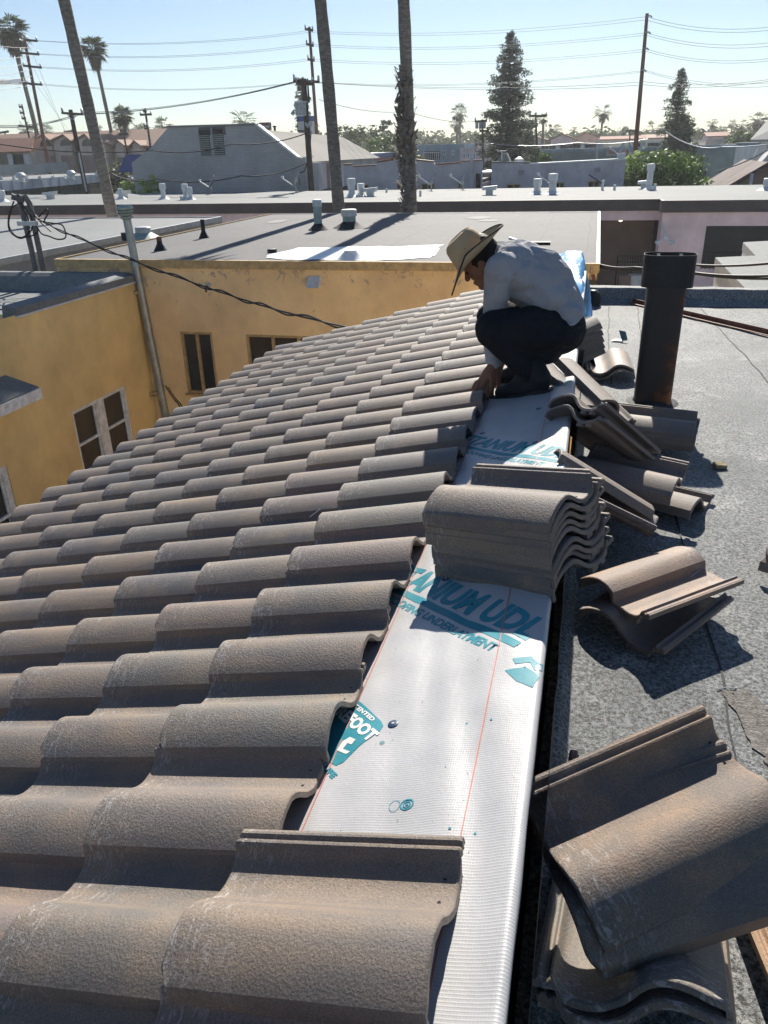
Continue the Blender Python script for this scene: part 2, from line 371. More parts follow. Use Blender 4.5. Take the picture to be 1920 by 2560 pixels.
M_WOODW = weathered('chalky white paint', c4(.88, .88, .88), .2, 9, .7, .003)
M_TANW = weathered('tan painted frame', c4(.5, .36, .18), .2, 9, .7, .003)
M_WPAINT = weathered('white painted metal', c4(.68, .7, .7), .12, 4, .5, .001)
M_GALV = metal_mat('galvanised steel', c4(.34, .37, .39), .42, .75, .25)
M_ALU = metal_mat('weathered aluminium', c4(.5, .52, .53), .4, .6)
M_GREENM = weathered('green painted cap', c4(.32, .4, .37), .15, 5, .5, .001)
M_RUST = rust_mat()
M_RUSTP = weathered('rust brown paint', c4(.22, .09, .05), .25, 12, .6, .002)
M_BLACKP = weathered('black plastic', c4(.02, .021, .023), .2, 6, .5, .001)
M_CABLE = weathered('black cable jacket', c4(.015, .015, .016), .1, 3, .6, .0005)
M_WIRE = weathered('overhead wire', c4(.16, .17, .19), .1, 1, .6, .0005)
M_TWOOD = bark_mat('creosoted timber', c4(.1, .075, .06), 4, False)
M_PALM = bark_mat('palm bark', c4(.27, .235, .2), 6)
M_BARK = bark_mat('bark', c4(.09, .07, .055), 8, False)
M_FROND = leaf_mat('palm frond', c4(.035, .06, .02), c4(.07, .1, .03))
M_DEAD = leaf_mat('dead frond', c4(.13, .1, .06), c4(.2, .16, .1), .2)
M_CONIF = leaf_mat('conifer needles', c4(.06, .085, .05), c4(.1, .13, .08), .3)
M_LEAF = leaf_mat('bright broad leaf', c4(.055, .11, .025), c4(.12, .2, .045))
M_LEAFY = leaf_mat('yellow green leaf', c4(.3, .42, .08), c4(.5, .6, .2), .5)
M_LEAFD = leaf_mat('dark broad leaf', c4(.06, .09, .04), c4(.12, .14, .055))
M_GLASS = glass_mat('dark window glass'); M_GLASSB = glass_mat('brownish window glass', (.035, .03, .025))
M_DARK = weathered('dark recess', c4(.03, .026, .025), .2, 2, .9, .001)
M_BROWNREC = weathered('brown recess wall', c4(.34, .24, .2), .12, 1.2, .9, .002)
M_BLUEB = weathered('blue stripe paint', c4(.06, .1, .3), .1, 2, .6, .001)
M_REDB = weathered('red stripe paint', c4(.4, .12, .09), .1, 2, .6, .001)
M_TEAL = fabric_mat('teal print', c4(.03, .24, .3), 300, .15, .5, .0004)
M_REDL = fabric_mat('red guide line', c4(.6, .2, .16), 300, .1, .5, .0003)
M_WHITEP = fabric_mat('white print', c4(.7, .7, .69), 300, .05, .5, .0003)
M_ROOFRED = shingle_mat('red roof tiles', c4(.33, .15, .1), 1.2)
M_ROOFTAN = shingle_mat('tan roof tiles', c4(.4, .25, .18), 1.2)
M_ROOFBRN = shingle_mat('brown shingles', c4(.13, .085, .075), 1.5)
M_CONC = weathered('concrete fragment', c4(.3, .24, .15), .25, 20, .9, .003)
M_TERRA = weathered('terracotta fragment', c4(.3, .2, .16), .3, 30, .9, .003)
M_ASPH = weathered('asphalt', c4(.06, .06, .062), .2, .4, .9, .006)
M_WHITECOAT = weathered('white roof coating', c4(.82, .84, .85), .04, 2, .45, .004)

# ================================================================== GROUND
g = MB(); g.quad((-2500, -400, GZ), (2500, -400, GZ), (2500, 4500, GZ), (-2500, 4500, GZ))
tag(g.build('ground', M_ASPH), kind='structure')
g = MB(); g.quad((-12, 25.3, GZ+.02), (30, 25.3, GZ+.02), (30, 35.5, GZ+.02), (-12, 35.5, GZ+.02))
g.quad((.2, 8.8, GZ+.02), (30, 8.8, GZ+.02), (30, 25.2, GZ+.02), (.2, 25.2, GZ+.02))
tag(g.build('alley_bounce_slab', weathered('pale alley bounce concrete', c4(.55, .52, .48), .1, 1, .9, .003)), kind='structure')  # unseen pale slabs added to bounce sun onto the shaded pink walls
g = MB(); g.quad((-9.5, -8, GZ+.02), (0, -8, GZ+.02), (0, 13.7, GZ+.02), (-9.5, 13.7, GZ+.02))
tag(g.build('courtyard_bounce_slab', weathered('pale courtyard bounce concrete', c4(.6, .56, .5), .1, 1, .9, .003)), kind='structure')  # unseen pale slab, added to throw sunlight up onto the ochre walls

# ================================================================== THE TILED BUILDING WE STAND ON
YN, YF = -1.2, 7.93                          # near cut and far rake of the tiled slope
bld = thing('flat_roofed_building', 'building underfoot with a sloped tile skirt and a granular grey felt flat roof', 'building', (0, 0, GZ))
PE = -3.62
m = MB(); m.quad(slope(PE, YN, -.012), slope(0, YN, -.012), slope(0, YF, -.012), slope(PE, YF, -.012))
m.quad(slope(PE, YN, -.03), slope(PE, YF, -.03), slope(PE, YF, -.012), slope(PE, YN, -.012))
m.quad(slope(PE, YF, -.2), slope(0, YF, -.2), slope(0, YF, -.012), slope(PE, YF, -.012))
m.build('roof_deck', M_FELT, bld)
m = MB(); e0 = slope(PE+.1, 0); zr = slope(0, 0).z
m.prism([(e0.x, YN, GZ), (XR-.02, YN, GZ), (XR-.02, YN, zr-.04), (e0.x, YN, e0.z-.06)], (0, YF-YN-.05, 0)); m.build('wall', M_YEL, bld)
# flat roof as a gently uneven sheet
m = MB(); nx, ny = 46, 130; x0_, x1_, y0_, y1_ = -.02, 3.6, -.3, 8.62
for j in range(ny+1):
    for i in range(nx+1):
        x = x0_+(x1_-x0_)*i/nx; y = y0_+(y1_-y0_)*j/ny
        z = FZ + .010*noise.noise(Vector((x*1.3, y*1.3, 2))) + .004*noise.noise(Vector((x*5, y*5, 7)))
        m.v.append(Vector((x, y, z)))
for j in range(ny):
    for i in range(nx):
        a = j*(nx+1)+i; m.f.append((a, a+1, a+nx+2, a+nx+1))
m.build('flat_roof', M_GRAN, bld, True)
m = MB(); m.prism([(x0_, y0_, GZ), (x1_, y0_, GZ), (x1_, 8.75, GZ), (x0_, 8.75, GZ)], (0, 0, FZ-.05-GZ)); m.build('wall', M_YEL, bld)
# felt seams: narrow overlaps a few millimetres proud
def strip(pts, wd, name, mat, par, z=.004, wob=.006):
    mm = MB(); P = []
    for k in range(len(pts)-1):
        a = Vector((*pts[k], 0)); b = Vector((*pts[k+1], 0)); n_ = max(2, int((b-a).length/.04))
        for q in range(n_): P.append(a.lerp(b, q/n_))
    P.append(Vector((*pts[-1], 0))); L = []
    for k, p in enumerate(P):
        d = (P[min(k+1, len(P)-1)]-P[max(0, k-1)]).normalized(); s_ = Vector((-d.y, d.x, 0))
        wv = wd/2*(1+.5*noise.noise(Vector((p.x*9, p.y*9, 1))))
        c_ = p + s_*wob*2*noise.noise(Vector((p.x*4, p.y*4, 5)))
        zz = FZ + .010*noise.noise(Vector((p.x*1.3, p.y*1.3, 2))) + .004*noise.noise(Vector((p.x*5, p.y*5, 7))) + z
        L.append((Vector((*(c_-s_*wv).xy, zz)), Vector((*(c_+s_*wv).xy, zz))))
    for k in range(len(L)-1): mm.quad(L[k][0], L[k][1], L[k+1][1], L[k+1][0])
    return mm.build(name, mat, par)
strip([(.48, 1.55), (.50, 2.2), (.47, 2.9), (.45, 3.6)], .007, 'felt_seam', M_FELT, bld)
strip([(.21, 5.4), (.2, 6.6), (.22, 8.4)], .01, 'felt_seam', M_FELT, bld)
strip([(.52, 5.9), (.47, 7.0), (.5, 8.45)], .01, 'felt_seam', M_FELT, bld)
strip([(1.3, 3.8), (1.25, 5.5), (1.1, 8.3)], .008, 'felt_seam', M_FELT, bld)
# cracked brown patch of roofing cement
m = MB(); cx, cy = .585, 1.93
pts = [(-.12, .16), (-.02, .19), (.02, .1), (.03, -.05), (.09, -.13), (.06, -.26), (.0, -.3), (-.03, -.2), (-.07, -.05)]
PP_ = []
for k in range(len(pts)):
    a = Vector((*pts[k], 0)); b = Vector((*pts[(k+1) % len(pts)], 0))
    for q in range(7): v_ = a.lerp(b, q/7); PP_.append(v_+Vector((noise.noise(v_*25), noise.noise(v_*25+Vector((5, 5, 5))), 0))*.03)
m.add([(cx+v_.x*.8, cy+v_.y*.8, FZ+.006) for v_ in PP_], [tuple(range(len(PP_)-1, -1, -1))])
m.build('cement_patch', weathered('dried roofing cement', c4(.2, .185, .17), .35, 60, .9, .006, 140), bld)
# upstand between the membrane edge and the flat roof
m = MB(); ny = 90
for j in range(ny):
    ya = YN+(8.6-YN)*j/ny; yb = YN+(8.6-YN)*(j+1)/ny
    f0 = .006*noise.noise(Vector((0, ya*7, 3))); f1 = .006*noise.noise(Vector((0, yb*7, 3)))
    zt = slope(0, 0).z-.03
    m.quad((.004+f0, ya, zt), (.004+f1, yb, zt), (.008+f1, yb, FZ+.03), (.008+f0, ya, FZ+.03))
m.build('upstand', M_FELT, bld)
m = MB()
for j in range(ny):
    ya = YN+(8.6-YN)*j/ny; yb = YN+(8.6-YN)*(j+1)/ny; g0 = .012*noise.noise(Vector((1, ya*9, 3))); g1 = .012*noise.noise(Vector((1, yb*9, 3)))
    m.quad((.007, ya, FZ+.035), (.007, yb, FZ+.035), (.022, yb, FZ+.03), (.022, ya, FZ+.03)); m.quad((.022, ya, FZ+.03), (.022, yb, FZ+.03), (.05+g1, yb, FZ+.003), (.05+g0, ya, FZ+.003))
m.build('cant_strip', M_GRAN, bld)
# far parapet with the same granular felt, rounded at the foot
m = MB(); nx = 90; prof = [(8.40, -1.496), (8.50, -1.48), (8.545, -1.44), (8.555, -1.37), (8.57, -1.352), (8.70, -1.352), (8.72, -1.37), (8.72, -1.7)]
for i in range(nx+1):
    x = -.08+3.7*i/nx
    for (y, z) in prof: m.v.append(Vector((x, y+.012*noise.noise(Vector((x*3, z*9, 1))), z+.007*noise.noise(Vector((x*6, y*5, 4))))))
k_ = len(prof)
for i in range(nx):
    for q in range(k_-1): a = i*k_+q; m.f.append((a, a+k_, a+k_+1, a+1))
m.f.append(tuple(range(k_)))
m.build('parapet', M_GRAN, bld, True)

# ------------------------------------------------------------------ underlayment
und = None
def memb_z(p, y):                            # drape waves
    return .007*noise.noise(Vector((p*8+y*.6, y*.9, 0))) + .004*noise.noise(Vector((p*17+y*3, y*2.4, 5))) + .0022*noise.noise(Vector((p*9, y*11, 9)))
def memb_pt(p, y, lift=0.0):
    rr = .013
    if p <= -rr:
        return slope(p, y, memb_z(p, y)+lift)
    # rolls over the ridge edge and hangs a little
    a = (p+rr)/rr; base = slope(-rr, y, memb_z(-rr, y)); n_ = Vector((-math.sin(SL), 0, math.cos(SL)))
    if a < 1.9:
        th = a; c0 = base - n_*rr; ang = th
        return c0 + (n_*math.cos(ang) + Vector((math.cos(SL), 0, math.sin(SL)))*math.sin(ang))*(rr+lift)
    th = 1.9; c0 = base - n_*rr
    q = c0 + (n_*math.cos(th) + Vector((math.cos(SL), 0, math.sin(SL)))*math.sin(th))*(rr+lift)
    return q + Vector((.002*noise.noise(Vector((y*6, 0, 1))), 0, -(a-1.9)*rr))
m = MB(); ps = [-.95+.93*i/46 for i in range(47)] + [-.013+.0065*i for i in range(0, 9)]; ny = 330; ys = [YN+(YF-.02-YN)*j/ny for j in range(ny+1)]
for y in ys:
    for p in ps: m.v.append(memb_pt(p, y))
k_ = len(ps)
for j in range(ny):
    for i in range(k_-1): a = j*k_+i; m.f.append((a, a+1, a+k_+1, a+k_))
und = m.build('roofing_underlayment', M_MEMB, None, True)
tag(und, 'white woven roofing underlayment printed in teal, draped over the ridge edge beside the laid tiles', 'underlayment')

def drape(name, verts2, faces, mat, lift=.0009, cut=.02):
    """flat print given in (p, y) metres, cut finely and laid onto the membrane"""
    bm = bmesh.new(); vv = [bm.verts.new((a, b, 0)) for a, b in verts2]
    for f in faces:
        try: bm.faces.new([vv[i] for i in f])
        except Exception: pass
    xs = [v[0] for v in verts2]; yy = [v[1] for v in verts2]
    for ax, lo, hi in ((0, min(xs), max(xs)), (1, min(yy), max(yy))):
        q = math.ceil(lo/cut)*cut
        while q < hi:
            co = (q, 0, 0) if ax == 0 else (0, q, 0); no = (1, 0, 0) if ax == 0 else (0, 1, 0)
            bmesh.ops.bisect_plane(bm, geom=bm.verts[:]+bm.edges[:]+bm.faces[:], dist=1e-6, plane_co=co, plane_no=no); q += cut
    for v in bm.verts: v.co = memb_pt(v.co.x, v.co.y, lift)
    bmesh.ops.recalc_face_normals(bm, faces=bm.faces)
    for f in bm.faces: f.smooth = True
    me = bpy.data.meshes.new(name); bm.to_mesh(me); bm.free(); me.materials.append(mat)
    o = bpy.data.objects.new(name, me); C.objects.link(o); o.parent = und; return o
def text_mesh(body, bold=.02, spacing=1.0):
    cu = bpy.data.curves.new('t', 'FONT'); cu.body = body; cu.size = 1; cu.offset = bold; cu.space_character = spacing; cu.resolution_u = 3
    ob = bpy.data.objects.new('t', cu); me = bpy.data.meshes.new_from_object(ob)
    V = [v.co.copy() for v in me.vertices]; F = [tuple(p.vertices) for p in me.polygons]
    bpy.data.objects.remove(ob); bpy.data.meshes.remove(me); bpy.data.curves.remove(cu)
    x0 = min(v.x for v in V); x1 = max(v.x for v in V); y0 = min(v.y for v in V); y1 = max(v.y for v in V)
    return [((v.x-x0)/(x1-x0), (v.y-y0)/(y1-y0)) for v in V], F
def put_text(body, org, dirv, upv, length, height, name, mat, lift=.0009, bold=.02, shear=0.0):
    V, F = text_mesh(body, bold)
    d = Vector(dirv).normalized(); u = Vector(upv).normalized()
    vv = [(org[0]+d.x*(a*length+shear*b*height)+u.x*b*height, org[1]+d.y*(a*length+shear*b*height)+u.y*b*height) for a, b in V]
    return drape(name, vv, F, mat, lift)
BD, BU = (.727, -.687), (.687, .727)
def logo(dy, dp=0.0):
    D_ = Vector(BD).normalized(); U_ = Vector(BU).normalized(); O = Vector((-.133+dp, 1.588+dy))         # right end of the small line
    put_text('ROOFING UNDERLAYMENT', tuple(O-D_*.52), BD, BU, .52, .032, 'printed_lettering', M_TEAL, bold=.035, shear=-.05)
    b0 = O-D_*.60+U_*.045; b1 = O+D_*.035+U_*.045
    drape('printed_band', [tuple(b0), tuple(b1), tuple(b1+U_*.026), tuple(b0+U_*.026)], [(0, 1, 2, 3)], M_TEAL)
    put_text('TITANIUM UDL', tuple(O-D_*.70+U_*.082), BD, BU, .735, .10, 'printed_lettering', M_TEAL, bold=.045, shear=-.1)
    # little walking figure / flash emblem by the edge
    for q in ([(-.02, -.01), (.03, .0), (.055, -.035), (.10, -.02), (.085, -.055), (.045, -.07), (.03, -.03), (-.01, -.035)],
              [(-.035, -.06), (.02, -.05), (.06, -.09), (.045, -.14), (.0, -.11)]):
        c_ = O+D_*.075+U_*.03
        poly = [(c_.x+a*.9, c_.y+b*.9) for a, b in q]
        drape('printed_emblem', poly, [tuple(range(len(poly)))], M_TEAL)
def ring(c_, r0, r1, mat, name, n=20, sq=1.0):
    V = [(c_[0]+r*math.cos(2*math.pi*k/n), c_[1]+r*sq*math.sin(2*math.pi*k/n)) for r in (r0, r1) for k in range(n)]
    drape(name, V, [(k, (k+1) % n, n+(k+1) % n, n+k) for k in range(n)], mat, .0012, .02)
def disc(c_, r, mat, name, lift=.0013, n=16):
    V = [(c_[0]+r*math.cos(2*math.pi*k/n), c_[1]+r*math.sin(2*math.pi*k/n)) for k in range(n)]
    drape(name, V, [tuple(range(n))], mat, lift)
logo(0.0); logo(1.24, .04); logo(2.5, -.03); logo(-1.75, -.22)
# the teal box with the second trademark, half under the tiles
BX = [(-.453, 1.452), (-.366, 1.362), (-.356, 1.345), (-.36, 1.325), (-.395, 1.28), (-.42, 1.232), (-.435, 1.222), (-.60, 1.32), (-.60, 1.6)]
drape('printed_panel', BX, [tuple(range(len(BX)))], M_TEAL)
put_text('PATENTED', (-.477, 1.444), BD, BU, .12, .012, 'printed_lettering', M_WHITEP, .0017, .04)
put_text('SUREFOOT', (-.5405, 1.4415), BD, BU, .225, .036, 'printed_lettering', M_WHITEP, .0017, .05, -.2)
put_text('®', (-.352, 1.286), BD, BU, .012, .012, 'printed_lettering', M_TEAL, .0012, .01)
drape('printed_emblem', [(-.445, 1.30), (-.43, 1.312), (-.412, 1.30), (-.418, 1.285), (-.43, 1.292), (-.436, 1.275), (-.414, 1.262), (-.422, 1.256), (-.45, 1.272)], [tuple(range(9))], M_WHITEP, .0017)
put_text('LIFE', (-.468, 1.215), BD, BU, .05, .016, 'printed_lettering', M_TEAL, .0012, .05)
for (a, b) in ((-.241, 1.10),):
    disc((a, b), .0032, M_TEAL, 'printed_mark'); ring((a, b), .006, .0085, M_TEAL, 'printed_mark'); ring((a, b), .0115, .0145, M_TEAL, 'printed_mark')
    ring((a-.026, b-.001), .0105, .0115, M_TEAL, 'printed_mark', sq=1.3)
for (a, b) in ((-.10, 1.33), (-.155, 1.33), (-.35, .99), (-.31, .985), (-.09, 1.02), (-.14, 1.03), (-.12, .7), (-.18, 2.35), (-.3, 2.5)):
    disc((a, b), .0028, M_TEAL, 'printed_mark')
def line(p0, y0, p1, y1, n=40):
    V = []; 
    for k in range(n+1):
        t_ = k/n; p = p0+(p1-p0)*t_ + .002*noise.noise(Vector((t_*14, 1, p0))); y = y0+(y1-y0)*t_
        V += [(p-.0013, y), (p+.0013, y)]
    drape('printed_line', V, [(2*k, 2*k+1, 2*k+3, 2*k+2) for k in range(n)], M_REDL, .0012, .05)
line(-.116, YN+.1, -.117, YF-.1, 160); line(-.45, YN+.1, -.45, YF-.1, 160)

# plastic cap nails
def cap_nail(p, y, first=[None]):
    if first[0] is None:
        t = thing('cap_nail', None, None); mb = MB(); mb.lathe([(.0001, .0022), (.011, .002), (.0125, .0012), (.0128, 0)], 20); local('washer', mb, weathered('dark blue plastic washer', c4(.03, .06, .12), .1, 3, .4, .0003), t, True)
        mb = MB(); mb.lathe([(.0001, .0034), (.0035, .0032), (.004, .0021)], 12); local('nail_head', mb, M_ALU, t, True); first[0] = t; o = t
    else:
        o = first[0].copy(); C.objects.link(o)
        for ch in first[0].children: c_ = ch.copy(); C.objects.link(c_); c_.parent = o
    o.location = memb_pt(p, y, .0008); o.rotation_euler = (0, -SL, 0); return o
for (p, y, lb) in ((-.333, 1.349, 'blue plastic cap nail on the bare white membrane above the printed target'), (-.33, 2.02, 'blue cap nail on the printed lettering just left of the tile stack shadow'),
                   (-.41, 3.42, 'blue cap nail near the top row of tiles below the roofer boot'), (-.14, 3.13, 'blue cap nail by the red line in front of the leaning tiles'), (-.16, 3.62, 'blue cap nail just in front of the roofer heel')):
    tag(cap_nail(p, y), lb, 'nail', 'cap nails in the underlayment')

# ================================================================== ROOF TILES
TOP = [(0, .019), (.004, .037), (.0085, .0548), (.018, .0605), (.032, .0682), (.050, .0758), (.068, .0815), (.086, .085), (.104, .0862), (.122, .0835), (.140, .0755),
       (.156, .063), (.170, .049), (.183, .0365), (.196, .028), (.210, .0215), (.226, .0175), (.242, .0162), (.258, .0175), (.272, .0215), (.283, .0275), (.289, .0345), (.2925, .0425), (.2965, .0478),
       (.3005, .0482), (.303, .0445), (.306, .0415), (.312, .0413), (.315, .0445), (.318, .047), (.323, .0472), (.3265, .0455), (.33, .0445)]
def tile_mesh(seed, hi, TOP=TOP):
    rnd = random.Random(seed)
    BOT = []
    for i, (y, z) in enumerate(TOP):
        a = TOP[max(0, i-1)]; b = TOP[min(len(TOP)-1, i+1)]; d = Vector((b[0]-a[0], b[1]-a[1])).normalized(); n_ = Vector((-d.y, d.x))
        th = .0135
        q = Vector((y, z)) - n_*th
        q.x = min(max(q.x, .0 if i == 0 else .0005), .33)
        if i == 0: q = Vector((.012, .017))
        elif y < .012: q = Vector((.0135, max(.018, z-.015)))
        elif y > .287: q = Vector((min(.33, y+.001), max(.012, .029)))
        elif y > .2: q = Vector((y+(.004 if y > .27 else 0), max(.0, z-.0155)))
        BOT.append((q.x, max(q.y, 0.0)))
    xs = [0, .0012, .004, .010] + [.43*k/(16 if hi else 7) for k in range(1, (16 if hi else 7))] + [.420, .426, .4288, .43]
    xs = sorted(xs); nx, ny = len(xs), len(TOP)
    V = []; F = []
    def rough(i, x, y, amt): return amt*noise.noise(Vector((seed*7+x*130, y*150, i*3.1)))
    for i, x in enumerate(xs):
        e = min(x, .43-x); ins = .0035*max(0, 1-e/.004)**2
        for j, (y, z) in enumerate(TOP):
            edge = 1 if e < .005 else .25
            xx = x + (rough(0, 0 if x < .2 else 9, y, .0028 if x > .2 else .0016) if e < .002 else 0)
            V.append(Vector((xx, y, z-ins+rough(1, x, y, .0007*edge)+.0006*noise.noise(Vector((x*9, y*9, seed))))))
    off = len(V)
    for i, x in enumerate(xs):
        for j, (y, z) in enumerate(BOT):
            e = min(x, .43-x); xx = x + (rough(0, 0 if x < .2 else 9, TOP[j][0], .0028 if x > .2 else .0016) if e < .002 else 0)
            V.append(Vector((xx, y, z)))
    for i in range(nx-1):
        for j in range(ny-1):
            a = i*ny+j; F.append((a, a+ny, a+ny+1, a+1)); b = off+a; F.append((b, b+1, b+ny+1, b+ny))
        F.append((i*ny, off+i*ny, off+(i+1)*ny, (i+1)*ny)); k = ny-1
        F.append((i*ny+k, (i+1)*ny+k, off+(i+1)*ny+k, off+i*ny+k))
    for j in range(ny-1):
        F.append((j, j+1, off+j+1, off+j)); a = (nx-1)*ny+j; F.append((a, off+a, off+a+1, a+1))
    def chip(v):
        if seed in (2, 5): d = (.43-v.x)+(.33-v.y)*.8; L = .045
        elif seed in (1, 4): d = v.x*.9+v.y; L = .03
        else: return v
        if d < L: v = Vector((v.x+(-1 if v.x > .2 else 1)*(L-d)*.75, v.y, v.z+.002*noise.noise(v*90)))
        return v
    V = [chip(v) for v in V]
    # underside nibs at the head end and weather bars at the nose
    me = bpy.data.meshes.new('curved_tile')
    mb = MB(); mb.v = V; mb.f = F
    for (ya, yb) in ((.205, .235), (.255, .275)): mb.box((.412, ya, -.010), (.427, yb, .006))
    me.from_pydata([tuple(v) for v in mb.v], [], mb.f); me.update()
    me.polygons.foreach_set('use_smooth', [True]*len(me.polygons))
    try: me.set_sharp_from_angle(angle=R_(24))
    except Exception: pass
    me.materials.append(M_TILE); return me
TM = [tile_mesh(k, k < 3) for k in range(6)]
STEP = [(y, z) if not .156 <= y <= .21 else (y, z) for (y, z) in TOP if y < .15] + [(.157, .066), (.166, .060), (.1675, .054), (.1685, .031), (.1705, .0275), (.178, .024), (.19, .021)] + [(y, z) for (y, z) in TOP if y > .2]
TM.append(tile_mesh(8, True, STEP))
# punched nail holes: a dark plug a hair proud of the surface
hole_me = None
def hole_mesh(x, y, z):
    mb = MB(); sl = 0 if y > .2 else -.35; n_ = 10; rr = .0034
    mb.add([(x+rr*math.cos(2*math.pi*k/n_), y+rr*math.sin(2*math.pi*k/n_), z+.0006+sl*rr*math.sin(2*math.pi*k/n_)) for k in range(n_)], [tuple(range(n_))])
    me = bpy.data.meshes.new('nail_hole'); me.from_pydata([tuple(v) for v in mb.v], [], mb.f); me.update(); me.materials.append(M_DARK); return me
hole_me = [hole_mesh(*q) for q in ((.405, .262, .0183), (.404, .213, .0208), (.392, .115, .0811))]
def put_tile(loc, rot, label, group=None, me=None, holes=False, name='curved_tile'):
    o = bpy.data.objects.new(name, me or random.choice(TM)); C.objects.link(o); o.location = loc; o.rotation_euler = rot
    tag(o, label, 'tile', group)
    if holes:
        for hm in hole_me: h = bpy.data.objects.new('nail_hole', hm); C.objects.link(h); h.parent = o
    return o
TT = SL-R_(4.9)
def laid(u, j, rnd=random):
    b = Vector((PX0-u*EX*math.cos(SL), PY0+j*EY, -PH-u*EX*math.sin(SL)))
    rot = Euler((R_(rnd.uniform(-.5, .5)), -TT+R_(rnd.uniform(-.35, .35)), R_(rnd.uniform(-.5, .5))))
    o = b - rot.to_matrix() @ Vector((0, 0, .018)) + Vector((rnd.uniform(-.004, .004), rnd.uniform(-.002, .002), 0))
    return o, rot
rr = random.Random(11)
for j in range(-3, 25):
    for u in range(0, 8):
        o_, rt_ = laid(u, j, rr)
        if u == 7: o_ = o_ + Vector((.02, 0, .004))
        if j == 24 and False: continue
        M = rt_.to_matrix(); o_ = Vector(o_)
        if not any(seen(o_ + M @ Vector(q), 700) for q in ((0, 0, .08), (.43, 0, .08), (0, .33, .05), (.43, .33, .05))): continue
        if u == 0 and j == -1: continue_lab = None
        if u == 0: lab, grp = 'concrete S tile in the top laid course, drilled upper end open beside the white membrane', 'tiles of the top laid course'
        elif u == 7: lab, grp = 'grey brown concrete S tile in the lowest course along the eave above the yellow courtyard', 'tiles of the eave course'
        elif j == 24: lab, grp = 'concrete S tile in the last column along the far rake of the slope', 'tiles of the far rake column'
        else: lab, grp = 'grey brown concrete S tile laid between others in the middle courses of the slope', 'tiles of the middle courses'
        near = j < 3
        put_tile(o_, rt_, lab, grp, TM[rr.randrange(3)] if near else TM[3+rr.randrange(3)], u == 0 and j < 9)
# the extra tile in the foreground, one course higher than its neighbours
o_, rt_ = laid(-1, -1, rr)
put_tile(o_+Vector((0, 0, .003)), rt_, 'front tile projecting above the laid courses onto the white membrane, its ribbed lip exposed', None, TM[1], True)
put_tile(*laid(-1, -2, rr), 'tile cut off by the bottom edge, just below the front projecting tile', None, TM[2], True)

def euler(a, b, c): return Euler((R_(a), R_(b), R_(c)))
# stack of nine on the ridge edge
B0, E0 = Vector((-.380, 2.045, -1.215)), (8.5, -10.8, -30.0)
B1, E1 = Vector((-.42, 2.06, -1.045)), (12.5, -10.4, -25.5)
words = ['lowest', 'second lowest', 'third from the bottom', 'fourth from the bottom', 'fifth', 'sixth from the bottom', 'third from the top', 'second from the top', 'topmost']
for k in range(9):
    t_ = k/8; L = B0.lerp(B1, t_) + Vector((rr.uniform(-.006, .006), rr.uniform(-.003, .003), 0))
    e = [a+(b-a)*t_+rr.uniform(-.6, .6) for a, b in zip(E0, E1)]
    put_tile(L, euler(*e), '%s tile in the neat stack of nine on the ridge edge' % words[k] if k not in (0,) else 'lowest tile of the neat stack of nine, on the printed membrane', 'stack of nine tiles on the ridge', TM[k % 3], k == 8)
